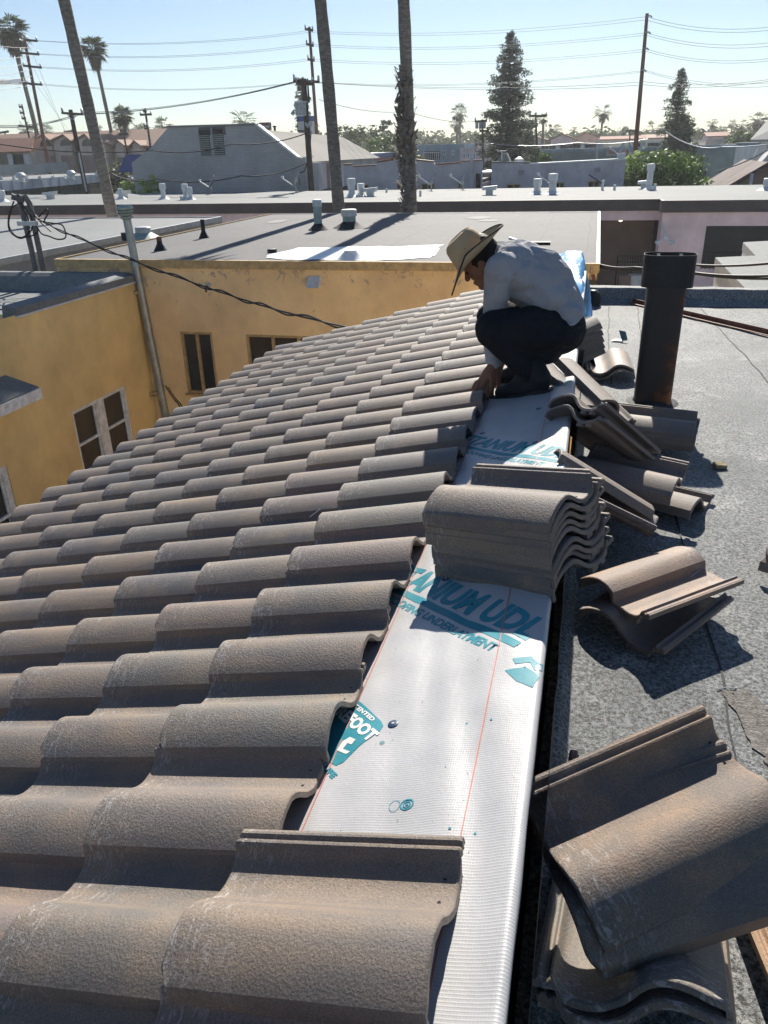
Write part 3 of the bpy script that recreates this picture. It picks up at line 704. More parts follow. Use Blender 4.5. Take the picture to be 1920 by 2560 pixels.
# loose tiles, poses measured from the photo
LOOSE = [
 ('big', (0.124, 0.956, -1.308), (21.2, -11.8, 31.5), 'large loose tile lying askew on top of the near right pile, brown barrel in sun', 0, True),
 ('under', (0.337, 0.889, -1.337), (-7.1, 18.5, 85.1), 'shaded tile directly beneath the large askew tile, ribbed lip along its left', 1, False),
 ('under2', (0.345, 0.872, -1.368), (-7.1, 17.5, 83.0), 'second tile down under the shaded tile of the near right pile', 2, False),
 ('under3', (0.35, 0.895, -1.400), (-6, 16.5, 86.0), 'third tile down in the near right pile at the bottom edge of the photo', 0, False),
 ('t0', (0.110, 0.935, -1.345), (20, -11.0, 24.5), 'dark tile poking out left from beneath the large askew tile', 1, False),
 ('vtop', (0.377, 2.723, -1.420), (6.3, 0.8, 221.8), 'upper tile of the open pair on the flat roof, pale and carrying a loose nail', 6, False),
 ('vlow', (0.304, 2.677, -1.462), (1.1, 2.6, 234.7), 'lower shaded tile of the open pair on the flat roof', 1, False),
 ('m1', (0.161, 4.077, -1.415), (9.0, 1.4, -8.3), 'top tile of the pile in front of the black flue, striped by shadow', 0, True),
 ('m1b', (0.170, 4.066, -1.440), (7.0, 1.0, -9.5), 'middle tile of the pile in front of the black flue', 1, False),
 ('m1c', (0.164, 4.070, -1.466), (5.0, .5, -7.5), 'bottom tile of the pile in front of the black flue', 2, False),
 ('m2', (-0.015, 3.201, -1.346), (10.3, 3.2, -17.2), 'wide tile with one sunlit patch on its barrel, sloping onto the flat roof', 0, True),
 ('m4', (0.108, 3.372, -1.475), (-4.9, 0.3, -24.9), 'tile flat on the roof poking out under the one with the sunlit patch', 1, True),
 ('m3a', (-0.067, 2.802, -1.103), (-27.3, 31.0, 4.1), 'tile leaning steeply off the ridge edge just behind the stack of nine', 2, False),
 ('m3b', (0.315, 2.977, -1.449), (26.6, -19.1, 168.1), 'tile lying reversed beneath the steep leaning one behind the stack of nine', 0, False),
 ('m5a', (0.120, 3.618, -1.347), (16.0, -39.2, 218.5), 'tile showing its S shaped end toward the camera, propped on the ridge edge', 1, False),
 ('m5b', (0.112, 3.592, -1.375), (14.0, -37.5, 219.5), 'tile nested below the one that shows its S shaped end', 2, False),
 ('m6a', (-0.163, 4.216, -1.080), (-30, 17, -54.5), 'right one of two tiles leaning down beside the roofer boot', 0, False),
 ('m6b', (-0.262, 4.140, -1.088), (-32, 17.5, -53), 'left one of two tiles leaning down beside the roofer boot', 1, False),
 ('m8', (0.359, 5.470, -1.462), (1.8, -2.2, 94.6), 'sunlit pale tile flat on the roof left of the black flue', 2, False),
 ('m8b', (0.366, 5.462, -1.490), (1.0, -1.0, 93.6), 'tile underneath the sunlit pale one left of the black flue', 0, False),
 ('r1', (.71, 2.81, -1.455), (0, 0, -34), 'tile cut off by the right edge of the photo, upper one of two', 1, False),
 ('r2', (.705, 2.80, -1.485), (0, 0, -31), 'tile cut off by the right edge of the photo, lower one of two', 2, False),
 ('t4', (0.80, .93, -1.475), (2, 3, 100), 'sunlit tan tile in the bottom right corner beyond the near pile', 0, False),
 ('t4b', (0.70, 1.10, -1.49), (0, 0, 60), 'tile on the felt partly under the tan one in the bottom right corner', 1, False),
]
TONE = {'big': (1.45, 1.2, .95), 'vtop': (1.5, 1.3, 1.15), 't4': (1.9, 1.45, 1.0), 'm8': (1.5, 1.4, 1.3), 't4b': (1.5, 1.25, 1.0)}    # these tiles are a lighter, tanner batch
for (nm, L, e, lab, k, hl) in LOOSE:
    o = put_tile(L, euler(*e), lab, 'loose tiles waiting on the flat roof', TM[k], hl)
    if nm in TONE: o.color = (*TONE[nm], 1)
S0, S1 = Vector((-.229, 4.725, -1.345)), Vector((-.268, 4.74, -1.195))
for k in range(5):
    t_ = k/4; put_tile(S0.lerp(S1, t_), euler(-3, -24+rr.uniform(-.5, .5), 18-4*t_), 'tile %d counted upward in the tilted pile of five behind the roofer back pocket' % (k+1) if False else
        ['lowest', 'second lowest', 'middle', 'second highest', 'highest'][k]+' tile of the tilted pile of five behind the crouching roofer', 'tilted pile of five tiles', TM[k % 3])

# ================================================================== SMALL THINGS ON THE ROOF
# square section flue with a round collar cap
FB = Vector((.452, 5.03, FZ))
fl = thing('roof_flue', 'black rusting metal flue with a wide collar standing on the felt roof', 'flue', FB)
def tubeshell(r, t_, z0, z1, sqx=1.0, sqy=1.0, n=40, pw=2.0):
    mb = MB()
    def P(r_, z, k):
        a = 2*math.pi*k/n; c_, s_ = math.cos(a), math.sin(a)
        q = (abs(c_)**pw+abs(s_)**pw)**(-1/pw)
        return Vector((r_*sqx*c_*q, r_*sqy*s_*q, z))
    L = [(r, z0), (r, z1), (r-t_, z1), (r-t_, z0)]
    for i, (q, z) in enumerate(L):
        for k in range(n): mb.v.append(P(q, z, k))
    for i in range(4):
        for k in range(n): mb.f.append((i*n+k, i*n+(k+1) % n, ((i+1) % 4)*n+(k+1) % n, ((i+1) % 4)*n+k))
    return mb
local('pipe', tubeshell(.111, .003, -.02, .80, 1, .8, 44, 5.0), M_RUST, fl, True)
local('collar', tubeshell(.148, .0025, .72, .905, 1, .62, 44, 3.2), M_BLACKP, fl, True)
mb = MB(); n_ = 44
for (sx, zz) in ((.112, .728), (.1465, .728)):
    for k in range(n_):
        a = 2*math.pi*k/n_; pw = 5.0 if sx < .12 else 3.2; q = (abs(math.cos(a))**pw+abs(math.sin(a))**pw)**(-1/pw)
        mb.v.append(Vector((sx*math.cos(a)*q, sx*(.8 if sx < .12 else .62)*math.sin(a)*q, zz)))
for k in range(n_): mb.f.append((k, (k+1) % n_, n_+(k+1) % n_, n_+k))
local('collar_floor', mb, M_BLACKP, fl)
mb = MB(); mb.lathe([(.165, 0.0), (.15, .006), (.12, .012), (.112, .03)], 36); local('flashing', mb, M_FELT, fl, True)
for k in range(4):
    mb = MB(); a = R_(45+90*k); mb.bar((.085*math.cos(a), .06*math.sin(a), .78), (.09*math.cos(a), .062*math.sin(a), .90), .018, .0015); local('inner_tab', mb, M_ALU, fl)
# rust brown bar
p0, p1 = at_z(1362, 654, -1.485), at_z(1700, 733, -1.485)
r = thing('steel_angle_bar', 'long rust brown steel bar lying on the flat roof toward the parapet', 'steel bar', p0)
m = MB(); m.bar(p0, p1, .05, .006); m.build('flange', M_RUSTP, r)
d = (p1-p0).normalized(); sd_ = Vector((-d.y, d.x, 0)); m = MB(); m.bar(p0+sd_*.026+Vector((0, 0, .018)), p1+sd_*.026+Vector((0, 0, .018)), .006, .045); m.build('flange', M_RUSTP, r)
for t_ in (.38, .62, .86):
    m = MB(); q = p0.lerp(p1, t_)+Vector((0, 0, .0035)); m.add([(q.x+.009*math.cos(k), q.y+.009*math.sin(k), q.z) for k in [2*math.pi*i/12 for i in range(12)]], [tuple(range(12))]); m.build('bolt_hole', M_ALU, r)
# blue tarp over the far end
m = MB(); nx, ny = 30, 46; O_ = Vector((-.16, 8.2, 0))
for j in range(ny+1):
    for i in range(nx+1):
        a = i/nx; b = j/ny
        x = -.36 + .37*a + .10*b*a
        y = 8.62 - b*3.0
        top = -1.04 + .05*math.sin(a*3)
        z = top - .34*max(0, a-.72)*3.2 - .13*b
        if b < .12: z -= 0
        z += .05*noise.noise(Vector((a*3, b*6, 1)))+.012*noise.noise(Vector((a*7, b*14, 3)))
        x += .02*noise.noise(Vector((a*4, b*9, 8)))
        m.v.append(Vector((x, y, z)))
for j in range(ny):
    for i in range(nx): a = j*(nx+1)+i; m.f.append((a, a+1, a+nx+2, a+nx+1))
tp = m.build('blue_tarp', fabric_mat('blue plastic tarp', c4(.04, .27, .6), 120, .3, .5, .02), None, True)
tag(tp, 'bright blue tarp bunched over the far end of the ridge behind the roofer', 'tarp')
mod = tp.modifiers.new('s', 'SOLIDIFY'); mod.thickness = .003
# black bag stuffed in the corner
m = MB(); m.lathe([(.002, .0), (.07, .0), (.085, .05), (.075, .11), (.04, .15), (.002, .155)], 18, Matrix.Translation((.055, 8.38, FZ)))
for i, v in enumerate(m.v): v += Vector((noise.noise(v*14), noise.noise(v*14+Vector((5, 0, 0))), 0))*.02
tag(m.build('black_bag', M_BLACKP, None, True), 'small black bag stuffed against the near end of the parapet under the tarp', 'bag')
# flashing offcut
q = at_z(1335, 735, -1.495)
t_ = thing('flashing_offcut', 'small bent metal offcut lying on the felt behind the tile piles', 'metal offcut', q)
m = MB(); m.prism([q+Vector(v) for v in ((-.06, -.03, .002), (.04, -.045, .002), (.04, .03, .002), (-.03, .035, .002))], (0, 0, .0012)); m.build('flat_leaf', M_WPAINT, t_)
m = MB(); m.prism([q+Vector(v) for v in ((.03, -.045, .003), (.075, -.03, .01), (.055, .02, .07), (.0, .045, .075))], (.001, .001, 0)); m.build('raised_leaf', weathered('grey green sheet metal', c4(.13, .19, .18), .1, 9, .4, .001), t_)
# broken fragments
def chunk(loc, s_, mat, label, seed, ang=0):
    bm = bmesh.new(); bmesh.ops.create_icosphere(bm, subdivisions=3, radius=1)
    for v in bm.verts:
        c_ = v.co.copy(); v.co = Vector((math.copysign(abs(c_.x)**.55, c_.x)*s_[0], math.copysign(abs(c_.y)**.55, c_.y)*s_[1], math.copysign(abs(c_.z)**.5, c_.z)*s_[2]))
        v.co += c_*.16*s_[2]*noise.noise(c_*2.3+Vector((seed, 0, 0))) + c_*.1*s_[2]*noise.noise(c_*6+Vector((seed, 0, 0)))
    me = bpy.data.meshes.new('tile_fragment'); bm.to_mesh(me); bm.free(); me.materials.append(mat)
    o = bpy.data.objects.new('tile_fragment', me); C.objects.link(o); o.location = Vector(loc)+Vector((0, 0, s_[2]*.9)); o.rotation_euler = (0.05, .08, ang)
    return tag(o, label, 'fragment')
chunk(at_z(1554, 1010, FZ), (.034, .028, .013), M_CONC, 'tan rounded concrete chunk alone on the felt right of the piles', 1, .2)
q = at_z(1152, 1022, -1.10); chunk(memb_pt(-.12, 2.66, 0), (.036, .013, .007), M_TERRA, 'thin brown tile fragment on the printed membrane above the stack of nine', 2, .35)
chunk(at_z(1238, 1650, FZ+.02), (.012, .022, .018), M_TERRA, 'small reddish ribbed fragment behind the large askew tile', 3, .1)
# grit and crumbs
rg = random.Random(4); m = MB()
def crumb(p, s_):
    k = len(m.v); q = [Vector((rg.uniform(-1, 1), rg.uniform(-1, 1), rg.uniform(0, 1)))*s_ for _ in range(4)]; m.v += [p+a for a in q]; m.f += [(k, k+1, k+2), (k, k+2, k+3), (k, k+3, k+1), (k+1, k+3, k+2)]
for _ in range(420): crumb(Vector((rg.uniform(.06, 1.5)**1.0, rg.uniform(.9, 6.5), FZ+.006)), rg.uniform(.0015, .005))
for _ in range(160): crumb(memb_pt(rg.uniform(-.5, -.03), rg.uniform(.6, 4.2), .001), rg.uniform(.0008, .0028))
for _ in range(120): crumb(Vector((rg.gauss(.3, .2), rg.gauss(3.0, .8), FZ+.006)), rg.uniform(.003, .009))
tag(m.build('roof_grit', M_TERRA), 'crumbs of broken tile and grit scattered over the felt and membrane', 'debris', None, 'stuff')
# nails
def nail(a, b, label, bend=0):
    a = Vector(a); b = Vector(b); o = thing('roofing_nail', label, 'nail', a); mid = (a+b)/2+Vector((0, bend, 0))
    m = MB(); m.tube([a, mid, b], .0018, 6); m.build('shank', M_ALU, o, True)
    d = (b-a).normalized(); m = MB(); m.tube([b, b+d*.0015], .0042, 10); m.build('head', M_ALU, o, True); return o
nail((.42, 2.52, -1.383), (.462, 2.575, -1.368), 'galvanised nail resting in the trough of the pale upper tile of the open pair')
nail((.475, 2.06, FZ+.006), (.53, 2.075, FZ+.006), 'bent nail lying in the shadow in front of the open pair', .006)
nail((-.93, 2.43, -1.225), (-.90, 2.46, -1.205), 'short white nail lying on a laid tile left of the stack')

# ================================================================== OCHRE WING, LEFT (parallel to the ridge) AND BACK WALL
WX = -8.5; WT = -.2405*8.5                    # wing wall plane and its top
YB = 13.8                                     # back wall plane
wg = thing('ochre_wing', 'ochre stucco wing on the left with a grey parapet and white framed windows', 'building', (WX, 8, GZ))
def wall_with_holes(axis, c0, u0, u1, z0, z1, holes, depth, name, mat, par):
    """axis 'X': wall in plane x=c0 facing +x, u=y ; axis 'Y': plane y=c0 facing -y, u=x. holes: (ua,ub,za,zb)"""
    us = sorted({u0, u1, *[h[0] for h in holes], *[h[1] for h in holes]}); zs = sorted({z0, z1, *[h[2] for h in holes], *[h[3] for h in holes]})
    P = (lambda u, z, d: Vector((c0-d, u, z))) if axis == 'X' else (lambda u, z, d: Vector((u, c0+d, z)))
    mb = MB()
    def inh(u, z): return any(h[0] < u < h[1] and h[2] < z < h[3] for h in holes)
    for i in range(len(us)-1):
        for k in range(len(zs)-1):
            if inh((us[i]+us[i+1])/2, (zs[k]+zs[k+1])/2): continue
            mb.quad(P(us[i], zs[k], 0), P(us[i+1], zs[k], 0), P(us[i+1], zs[k+1], 0), P(us[i], zs[k+1], 0))
    for (a, b, c_, d) in holes:
        mb.quad(P(a, c_, 0), P(a, c_, depth), P(b, c_, depth), P(b, c_, 0)); mb.quad(P(a, d, 0), P(b, d, 0), P(b, d, depth), P(a, d, depth))
        mb.quad(P(a, c_, 0), P(a, d, 0), P(a, d, depth), P(a, c_, depth)); mb.quad(P(b, c_, 0), P(b, c_, depth), P(b, d, depth), P(b, d, 0))
    o = mb.build(name, mat, par); return o, P
y0w = 1.171*8.5-.25; y1w = YB
pA = at_x(155, 890, WX); pB = at_x(178, 1022, WX); pC = at_x(270, 838, WX)
wz1 = pA.z; wz0 = pA.z-1.22; wy0 = pA.y; wy1 = pC.y+.02
pD = at_x(3, 1010, WX); dz1 = pD.z; dy1 = pD.y+.12; dy0 = dy1-.95
holes = [(wy0, wy1, wz0, wz1), (dy0, dy1, dz1-1.5, dz1)]
wl, PW = wall_with_holes('X', WX, 2.0, y1w, GZ, WT-.12, holes, .12, 'wall', M_YEL, wg)
yl = at_x(30, 662, WX).y; 
# recessed upper part to the left (the darker return)
m = MB(); m.quad((WX-.9, yl, GZ), (WX-.9, yl, WT-.12), (WX, yl, WT-.12), (WX, yl, GZ)); m.build('return_wall', M_YEL, wg)
wr = thing  # alias unused
m = MB(); m.quad((-16, 2, WT-.30), (WX-.22, 2, WT-.30), (WX-.22, YB-.35, WT-.30), (-16, YB-.35, WT-.30)); m.build('roof', M_LIGHTR, wg)
# parapet: sloped metal faced edge on the court side, rounded felt upstand on the far side
m = MB(); m.prism([(WX+.03, yl-.02, WT-.13), (WX+.03, yl-.02, WT-.02), (WX-.20, yl-.02, WT+.015), (WX-.25, yl-.02, WT-.28)], (0, YB-yl-.02, 0)); fixn(m.build('parapet', M_LIGHTR, wg))
m = MB(); m.prism([(-16, YB-.42, WT-.31), (-16, YB-.30, WT-.04), (-16, YB-.2, WT+.02), (-16, YB-.04, WT+.02), (-16, YB-.04, WT-.4)], (16+WX-.1, 0, 0)); fixn(m.build('parapet', M_LIGHTR, wg))
m = MB(); m.box((WX+.001, yl-.03, WT-.165), (WX+.045, YB-.06, WT-.135)); m.build('drip_edge', M_WPAINT, wg)
for k in range(2):
    m = MB(); q = Vector((-12.5+k*1.9, 12.0-k*.7, WT-.296)); m.prism([q, q+Vector((1.1, .25, 0)), q+Vector((1.05, .31, 0)), q+Vector((.1, .05, 0))], (0, 0, .012)); m.build('felt_patch', M_FELT if k < 2 else M_RUSTP, wg)
def sash_window(par, P, u0, u1, z0, z1, d, fmat, gmat, cols=2, rails=True, fw=.055, mull=.16, sill=True):
    f = thing('window', None, None); f.parent = par; f.location = Vector((0, 0, 0)) - wloc(par)
    def bx(ua, ub, za, zb, da, db, nm, mt):
        mb = MB(); a = P(ua, za, da); b = P(ub, zb, db); mb.box((min(a.x, b.x), min(a.y, b.y), za), (max(a.x, b.x), max(a.y, b.y), zb)); return mb.build(nm, mt, f)
    bx(u0+.0, u1, z1-fw, z1, d-.05, d+.02, 'head_rail', fmat); bx(u0, u1, z0, z0+fw, d-.05, d+.02, 'bottom_rail', fmat)
    bx(u0, u0+fw, z0+fw, z1-fw, d-.05, d+.02, 'jamb', fmat); bx(u1-fw, u1, z0+fw, z1-fw, d-.05, d+.02, 'jamb', fmat)
    wc = (u1-u0-2*fw-mull*(cols-1))/cols
    for c_ in range(cols):
        a = u0+fw+c_*(wc+mull); b = a+wc
        if c_ > 0: bx(a-mull, a, z0+fw, z1-fw, d-.045, d+.02, 'mullion', fmat)
        zm = (z0+z1)/2-.05
        if rails: bx(a, b, zm-.02, zm+.025, d-.03, d+.01, 'meeting_rail', fmat)
        bx(a, b, z0+fw, z1-fw, d+.015, d+.03, 'pane', gmat)
        if rails:
            for (q0, q1) in ((a, a+.03), (b-.03, b)): bx(q0, q1, z0+fw, z1-fw, d-.015, d+.012, 'stile', fmat)
    if sill: bx(u0-.04, u1+.04, z0-.05, z0-.003, -.05, d-.02, 'sill', fmat)
    return f
sash_window(wg, PW, wy0+.004, wy1-.004, wz0+.004, wz1-.004, .07, M_WOODW, M_GLASSB, 2, True, .06, .26)
sash_window(wg, PW, dy0+.004, dy1-.004, dz1-1.496, dz1-.004, .07, M_WOODW, M_GLASS, 1, True, .11, .1)
# little shingled hood with a white fascia
hA = at_x(0, 885, WX+.55); hB = at_x(84, 838, WX+.55)
zt = hB.z; m = MB(); ya = hB.y; 
m.prism([(WX+.55, 3, zt), (WX+.55, ya, zt), (WX-.01, ya-.0, zt+.16), (WX-.01, 3, zt+.16)], (0, 0, .02)); fixn(m.build('hood_roof', M_LIGHTR, wg))
m = MB(); m.box((WX+.51, 3, zt-.16), (WX+.57, ya+.02, zt-.003)); m.build('hood_fascia', M_WOODW, wg)
m = MB(); m.box((WX+.005, ya-.05, zt-.16), (WX+.505, ya+.015, zt-.01)); m.build('hood_fascia', M_WOODW, wg)
m = MB(); m.box((WX-.01, 3, zt-.11), (WX+.5, ya-.06, zt-.09)); m.build('hood_soffit', M_WOODW, wg)

# vent stack strapped to the wing corner
b0 = at_x(360, 912, -8.28); t0 = at_y(273, 468, b0.y-.02)
vp = thing('vent_stack', 'tall galvanised vent stack with ribbed green cap strapped to the ochre wing', 'vent pipe', b0)
mid = b0.lerp(t0, .42)
m = MB(); m.tube([b0, mid], .082, 16); m.build('lower_section', M_GALV, vp, True)
m = MB(); m.tube([mid-(t0-b0).normalized()*.03, t0], .075, 16); m.build('upper_section', M_GALV, vp, True)
for q in (mid, b0.lerp(t0, .27), b0.lerp(t0, .78)):
    d = (t0-b0).normalized(); m = MB(); m.tube([q-d*.02, q+d*.02], .087, 16); m.build('joint_band', M_GALV, vp, True)
d = (t0-b0).normalized(); RM = Matrix.Translation(t0) @ d.to_track_quat('Z', 'Y').to_matrix().to_4x4()
m = MB(); prof = [(.075, -.05), (.12, -.02), (.125, 0), (.085, .01), (.13, .035), (.135, .05), (.09, .062), (.14, .085), (.145, .1), (.1, .11), (.15, .13), (.155, .15), (.14, .175), (.09, .2), (.02, .21)]
m.lathe(prof, 28, RM); m.build('cap', M_GREENM, vp, True)
m = MB(); e1 = b0-d*.14; m.tube([b0, e1, e1+Vector((.10, .02, -.09)), e1+Vector((.22, .04, -.10))], .088, 16); m.build('elbow', M_GALV, vp, True)
for f_ in (.14, .16, .66):
    q = b0.lerp(t0, f_); m = MB(); m.bar(q, (WX, q.y-.12, q.z-.01), .03, .05); m.build('bracket', M_TANW, vp)
m = MB(); q0 = at_x(362, 905, -8.1); m.tube([q0+Vector((.0, .05, .0)), q0+Vector((.12, .05, .01)), q0+Vector((.3, .1, -.08))], .07, 14); m.build('side_branch', M_ALU, vp, True)

# back wall building
bk = thing('peeling_ochre_building', 'low building with peeling ochre wall and grey flat roof across the courtyard', 'building', (-4, YB, GZ))
XL, XRR = at_y(120, 565, YB).x, at_y(1292, 570, YB).x; ZT = -1.82
wa, wb, wc_, wd = at_y(388, 716, YB), at_y(470, 852, YB), at_y(530, 722, YB), at_y(636, 722, YB)
h1 = (wa.x, at_y(456, 718, YB).x+.01, wb.z, wa.z); h2 = (wc_.x, wc_.x+1.62, wc_.z-1.2, wc_.z)
h3 = (at_y(668, 598, YB).x, at_y(694, 598, YB).x, at_y(680, 618, YB).z, at_y(680, 600, YB).z)
wk, PB = wall_with_holes('Y', YB, XL, XRR, GZ, ZT-.12, [h1, h2, h3], .12, 'wall', M_YELP, bk)
YR = 25.2
m = MB(); m.quad((XL+.03, YB+.04, ZT), (XRR-.04, YB+.04, ZT), (XRR-.04, YR-.04, ZT), (XL+.03, YR-.04, ZT)); m.build('roof', M_MODB, bk)
m = MB(); m.box((XL, YB+.121, GZ), (XL+.12, YR, ZT-.12)); m.build('side_wall', M_YELP, bk)
m = MB(); m.box((XRR-.12, YB+.121, GZ), (XRR, YR, ZT-.12)); m.build('side_wall', M_YELP, bk)
m = MB(); m.box((XL, YB-.05, ZT-.118), (XRR+.03, YB+.035, ZT+.03)); m.build('coping', M_TANW, bk)
m = MB(); m.box((XRR-.035, YB+.036, ZT-.10), (XRR+.03, YR, ZT+.03)); m.build('roof_edge', M_WPAINT, bk)
m = MB(); m.box((XL-.02, YB+.036, ZT-.10), (XL+.025, YR, ZT+.03)); m.build('roof_edge', M_TANW, bk)
m = MB(); m.box((XL+.03, YR-.035, ZT-.1), (XRR-.04, YR, ZT+.015)); m.build('roof_edge', M_ALU, bk)
sash_window(bk, PB, h1[0]+.003, h1[1]-.003, h1[2]+.003, h1[3]-.003, .06, M_TANW, M_GLASS, 2, False, .045, .05)
sash_window(bk, PB, h2[0]+.003, h2[1]-.003, h2[2]+.003, h2[3]-.003, .06, M_TANW, M_GLASSB, 3, False, .045, .05)
m = MB(); m.prism([(h3[0], YB-.22, h3[2]), (h3[0], YB-.03, h3[3]+.03), (h3[0], YB+.1, h3[3]), (h3[0], YB+.1, h3[2])], (h3[1]-h3[0], 0, 0)); fixn(m.build('dryer_vent_hood', M_WPAINT, bk))
# white coating patch
c_ = [at_z(*q, ZT+.012) for q in ((570, 557), (590, 548), (640, 535), (800, 533), (956, 529), (948, 540), (935, 556), (800, 562), (700, 562))]
c_ = [Vector((v.x, max(v.y, YB+.06), v.z)) for v in c_]
P_ = []
for k in range(len(c_)):
    a, b = c_[k], c_[(k+1) % len(c_)]
    for q in range(8):
        v = a.lerp(b, q/8); P_.append(v+Vector((noise.noise(v*3)*.1, noise.noise(v*3+Vector((4, 4, 4)))*.2 if v.y > YB+.2 else 0, 0)))
m = MB(); m.add(P_, [tuple(range(len(P_)))]); o = fixn(m.build('white_coating_patch', M_WHITECOAT, bk))
for (x, y, sx, sy) in ((1035, 470, .35, .5), (1055, 476, .3, .35), (600, 478, .25, .6)):
    q = at_z(x, y, ZT+.008); m = MB(); m.add([(q.x+sx*math.cos(a)*(1+.3*noise.noise(Vector((a, x, 0)))), q.y+sy*math.sin(a), q.z) for a in [2*math.pi*i/18 for i in range(18)]], [tuple(range(18))]); m.build('sealant_patch', M_PALE, bk)

# pipes and vents on the back roof
def post(x, yb, yt, z, rad, name, label, cat, mat, cap=None, base=None, capw=1.4, caph=.1, group=None, lean=None):
    b = at_z(x if lean is None else lean, yb, z); t = at_y(x, yt, b.y); H = t.z-z; t = Vector((b.x, b.y, z+H))
    o = thing(name, label, cat, b, group)
    m = MB(); m.tube([b-Vector((0, 0, .02)), t], rad, 16); m.build('pipe', mat, o, True)
    if cap: m = MB(); m.lathe([(rad*1.02, -caph), (rad*capw, -caph), (rad*capw, 0), (rad*capw*.9, .02), (.01, .03)], 18, Matrix.Translation(t)); m.build('cap', cap, o, True)
    if base: m = MB(); m.lathe([(rad*2.6, .003), (rad*2.0, .05), (rad*1.1, .14), (rad*1.05, .16)], 18, Matrix.Translation(b)); m.build('flashing', base, o, True)
    return o
post(688, 497, 433, ZT, .105, 'roof_vent_pipe', 'grey green vent pipe with metal cap left of two near the palm', 'vent pipe', M_GREENM, M_ALU, M_FELT, 1.12, .14)
post(755, 492, 454, ZT, .17, 'roof_vent_pipe', 'short wide grey vent with shiny cap right beside the tall vent pipe', 'vent pipe', M_GREENM, M_ALU, M_FELT, 1.2, .14)
post(441, 514, 474, ZT, .05, 'soil_pipe', 'thin black stand pipe in the middle of the grey roof', 'pipe', M_BLACKP, None, M_FELT)
post(347, 541, 513, ZT, .055, 'soil_pipe', 'short black stand pipe with rusty top nearer the ochre wall', 'pipe', M_BLACKP, M_RUSTP, M_FELT, 1.02, .06)
post(311, 514, 492, ZT, .16, 'roof_vent_pipe', 'squat capped vent with flared grey base behind the tall ribbed stack', 'vent pipe', M_GREENM, M_ALU, M_GREENM, 1.2, .16)
post(274, 517, 502, ZT, .12, 'soil_pipe', 'black stub pipe half hidden behind the ribbed vent stack', 'pipe', M_BLACKP, None, None)
post(588, 545, 540, ZT, .09, 'dome_vent', 'small black dome cap at the left end of the white coated patch', 'vent cap', M_BLACKP, M_BLACKP, None, 1.1, .03)
post(758, 560, 540, ZT, .11, 'roof_vent_pipe', 'short white coated pipe standing in the white patch', 'pipe', M_WHITECOAT, None, M_WHITECOAT)
# long handled squeegee left on the roof
a, b = at_z(1101, 515, ZT+.05), at_z(1140, 525, ZT+.03)
sq = thing('roof_squeegee', 'long handled squeegee left lying on the grey roof behind the roofer', 'squeegee', a)
m = MB(); m.tube([a, b], .03, 8); m.build('handle', M_ALU, sq, True); m = MB(); m.bar(b-Vector((.1, 0, 0)), b+Vector((.45, .02, 0)), .16, .05); m.build('head', M_BLACKP, sq)

# wall wiring and brackets at the right corner of the back wall
q = at_y(1282, 600, YB)
o = thing('meter_bracket_run', 'tangle of dark conduit clips at the right corner of the peeling wall', 'conduit', (q.x, YB-.05, q.z))
m = MB(); m.tube([(q.x-.02, YB-.04, ZT-.15), (q.x+.01, YB-.05, q.z), (q.x-.01, YB-.04, q.z-1)], .03, 8); m.build('conduit', M_RUSTP, o, True)
for k in range(4): m = MB(); m.box((q.x-.07, YB-.09, ZT-.3-k*.2), (q.x+.06, YB-.005, ZT-.24-k*.2)); m.build('clip', M_BLACKP, o)

# left grey neighbour roof
nb = thing('grey_neighbour_building', 'low grey building at far left with a pale flat roof edge', 'building', (-16, 20, GZ))
nx1 = -11.94; m = MB(); m.quad((-40, 12.5, -1.9), (nx1-.05, 12.5, -1.9), (nx1-.05, 25.0, -1.9), (-40, 25.0, -1.9)); m.build('roof', M_LIGHTR, nb)
m = MB(); m.box((nx1-.2, 12.5, GZ), (nx1, 25.0, -2.0)); m.build('wall', M_GREYW, nb)
m = MB(); m.box((nx1-.05, 12.5, -1.998), (nx1+.04, 25.04, -1.86)); m.build('roof_edge', M_ALU, nb)
m = MB(); m.box((-40, 25.0, GZ), (nx1, 25.1, -1.87)); m.build('wall', M_GREYW, nb)

# service masts with coiled cable at the left
mt = thing('service_mast', 'pair of bent grey service masts holding coils of black cable, far left', 'mast', at_y(70, 548, YB+.3))
def mast(xb, yb, xt, yt, xe, ye):
    b = at_y(xb, yb, YB+.3); t = at_y(xt, yt, YB+.3); e = at_y(xe, ye, YB+.25)
    m = MB(); m.tube([Vector((b.x, b.y, GZ+2)), b, t, t.lerp(e, .4)+Vector((0, 0, .13)), t.lerp(e, .75)+Vector((0, 0, .11)), e], .055, 14); return m.build('mast_pipe', weathered('grey mast pipe', c4(.13, .13, .135), .2, 5, .5, .001) if 'mp' not in globals() else mp, mt, True)
o = mast(70, 548, 45, 440, 30, 432); mp = o.data.materials[0]; mast(88, 555, 64, 440, 46, 436)
m = MB(); q = at_y(62, 480, YB+.2); m.box((q.x-.12, q.y-.2, q.z-.05), (q.x+.3, q.y-.12, q.z+.03)); m.build('cable_clamp', M_ALU, mt)
def cable(pts, rad, label, cat='cable', mat=None, name='cable', sag=0, group=None, n=24, par=None):
    P_ = []
    for k in range(len(pts)-1):
        a, b = Vector(pts[k]), Vector(pts[k+1]); N = max(2, n//(len(pts)-1))
        for i in range(N): t_ = i/N; P_.append(a.lerp(b, t_)-Vector((0, 0, sag*4*t_*(1-t_))))
    P_.append(Vector(pts[-1])); m = MB(); m.tube(P_, rad, 6)
    o = m.build(name, mat or M_CABLE, par, True)
    if par is None: tag(o, label, cat, group)
    return o
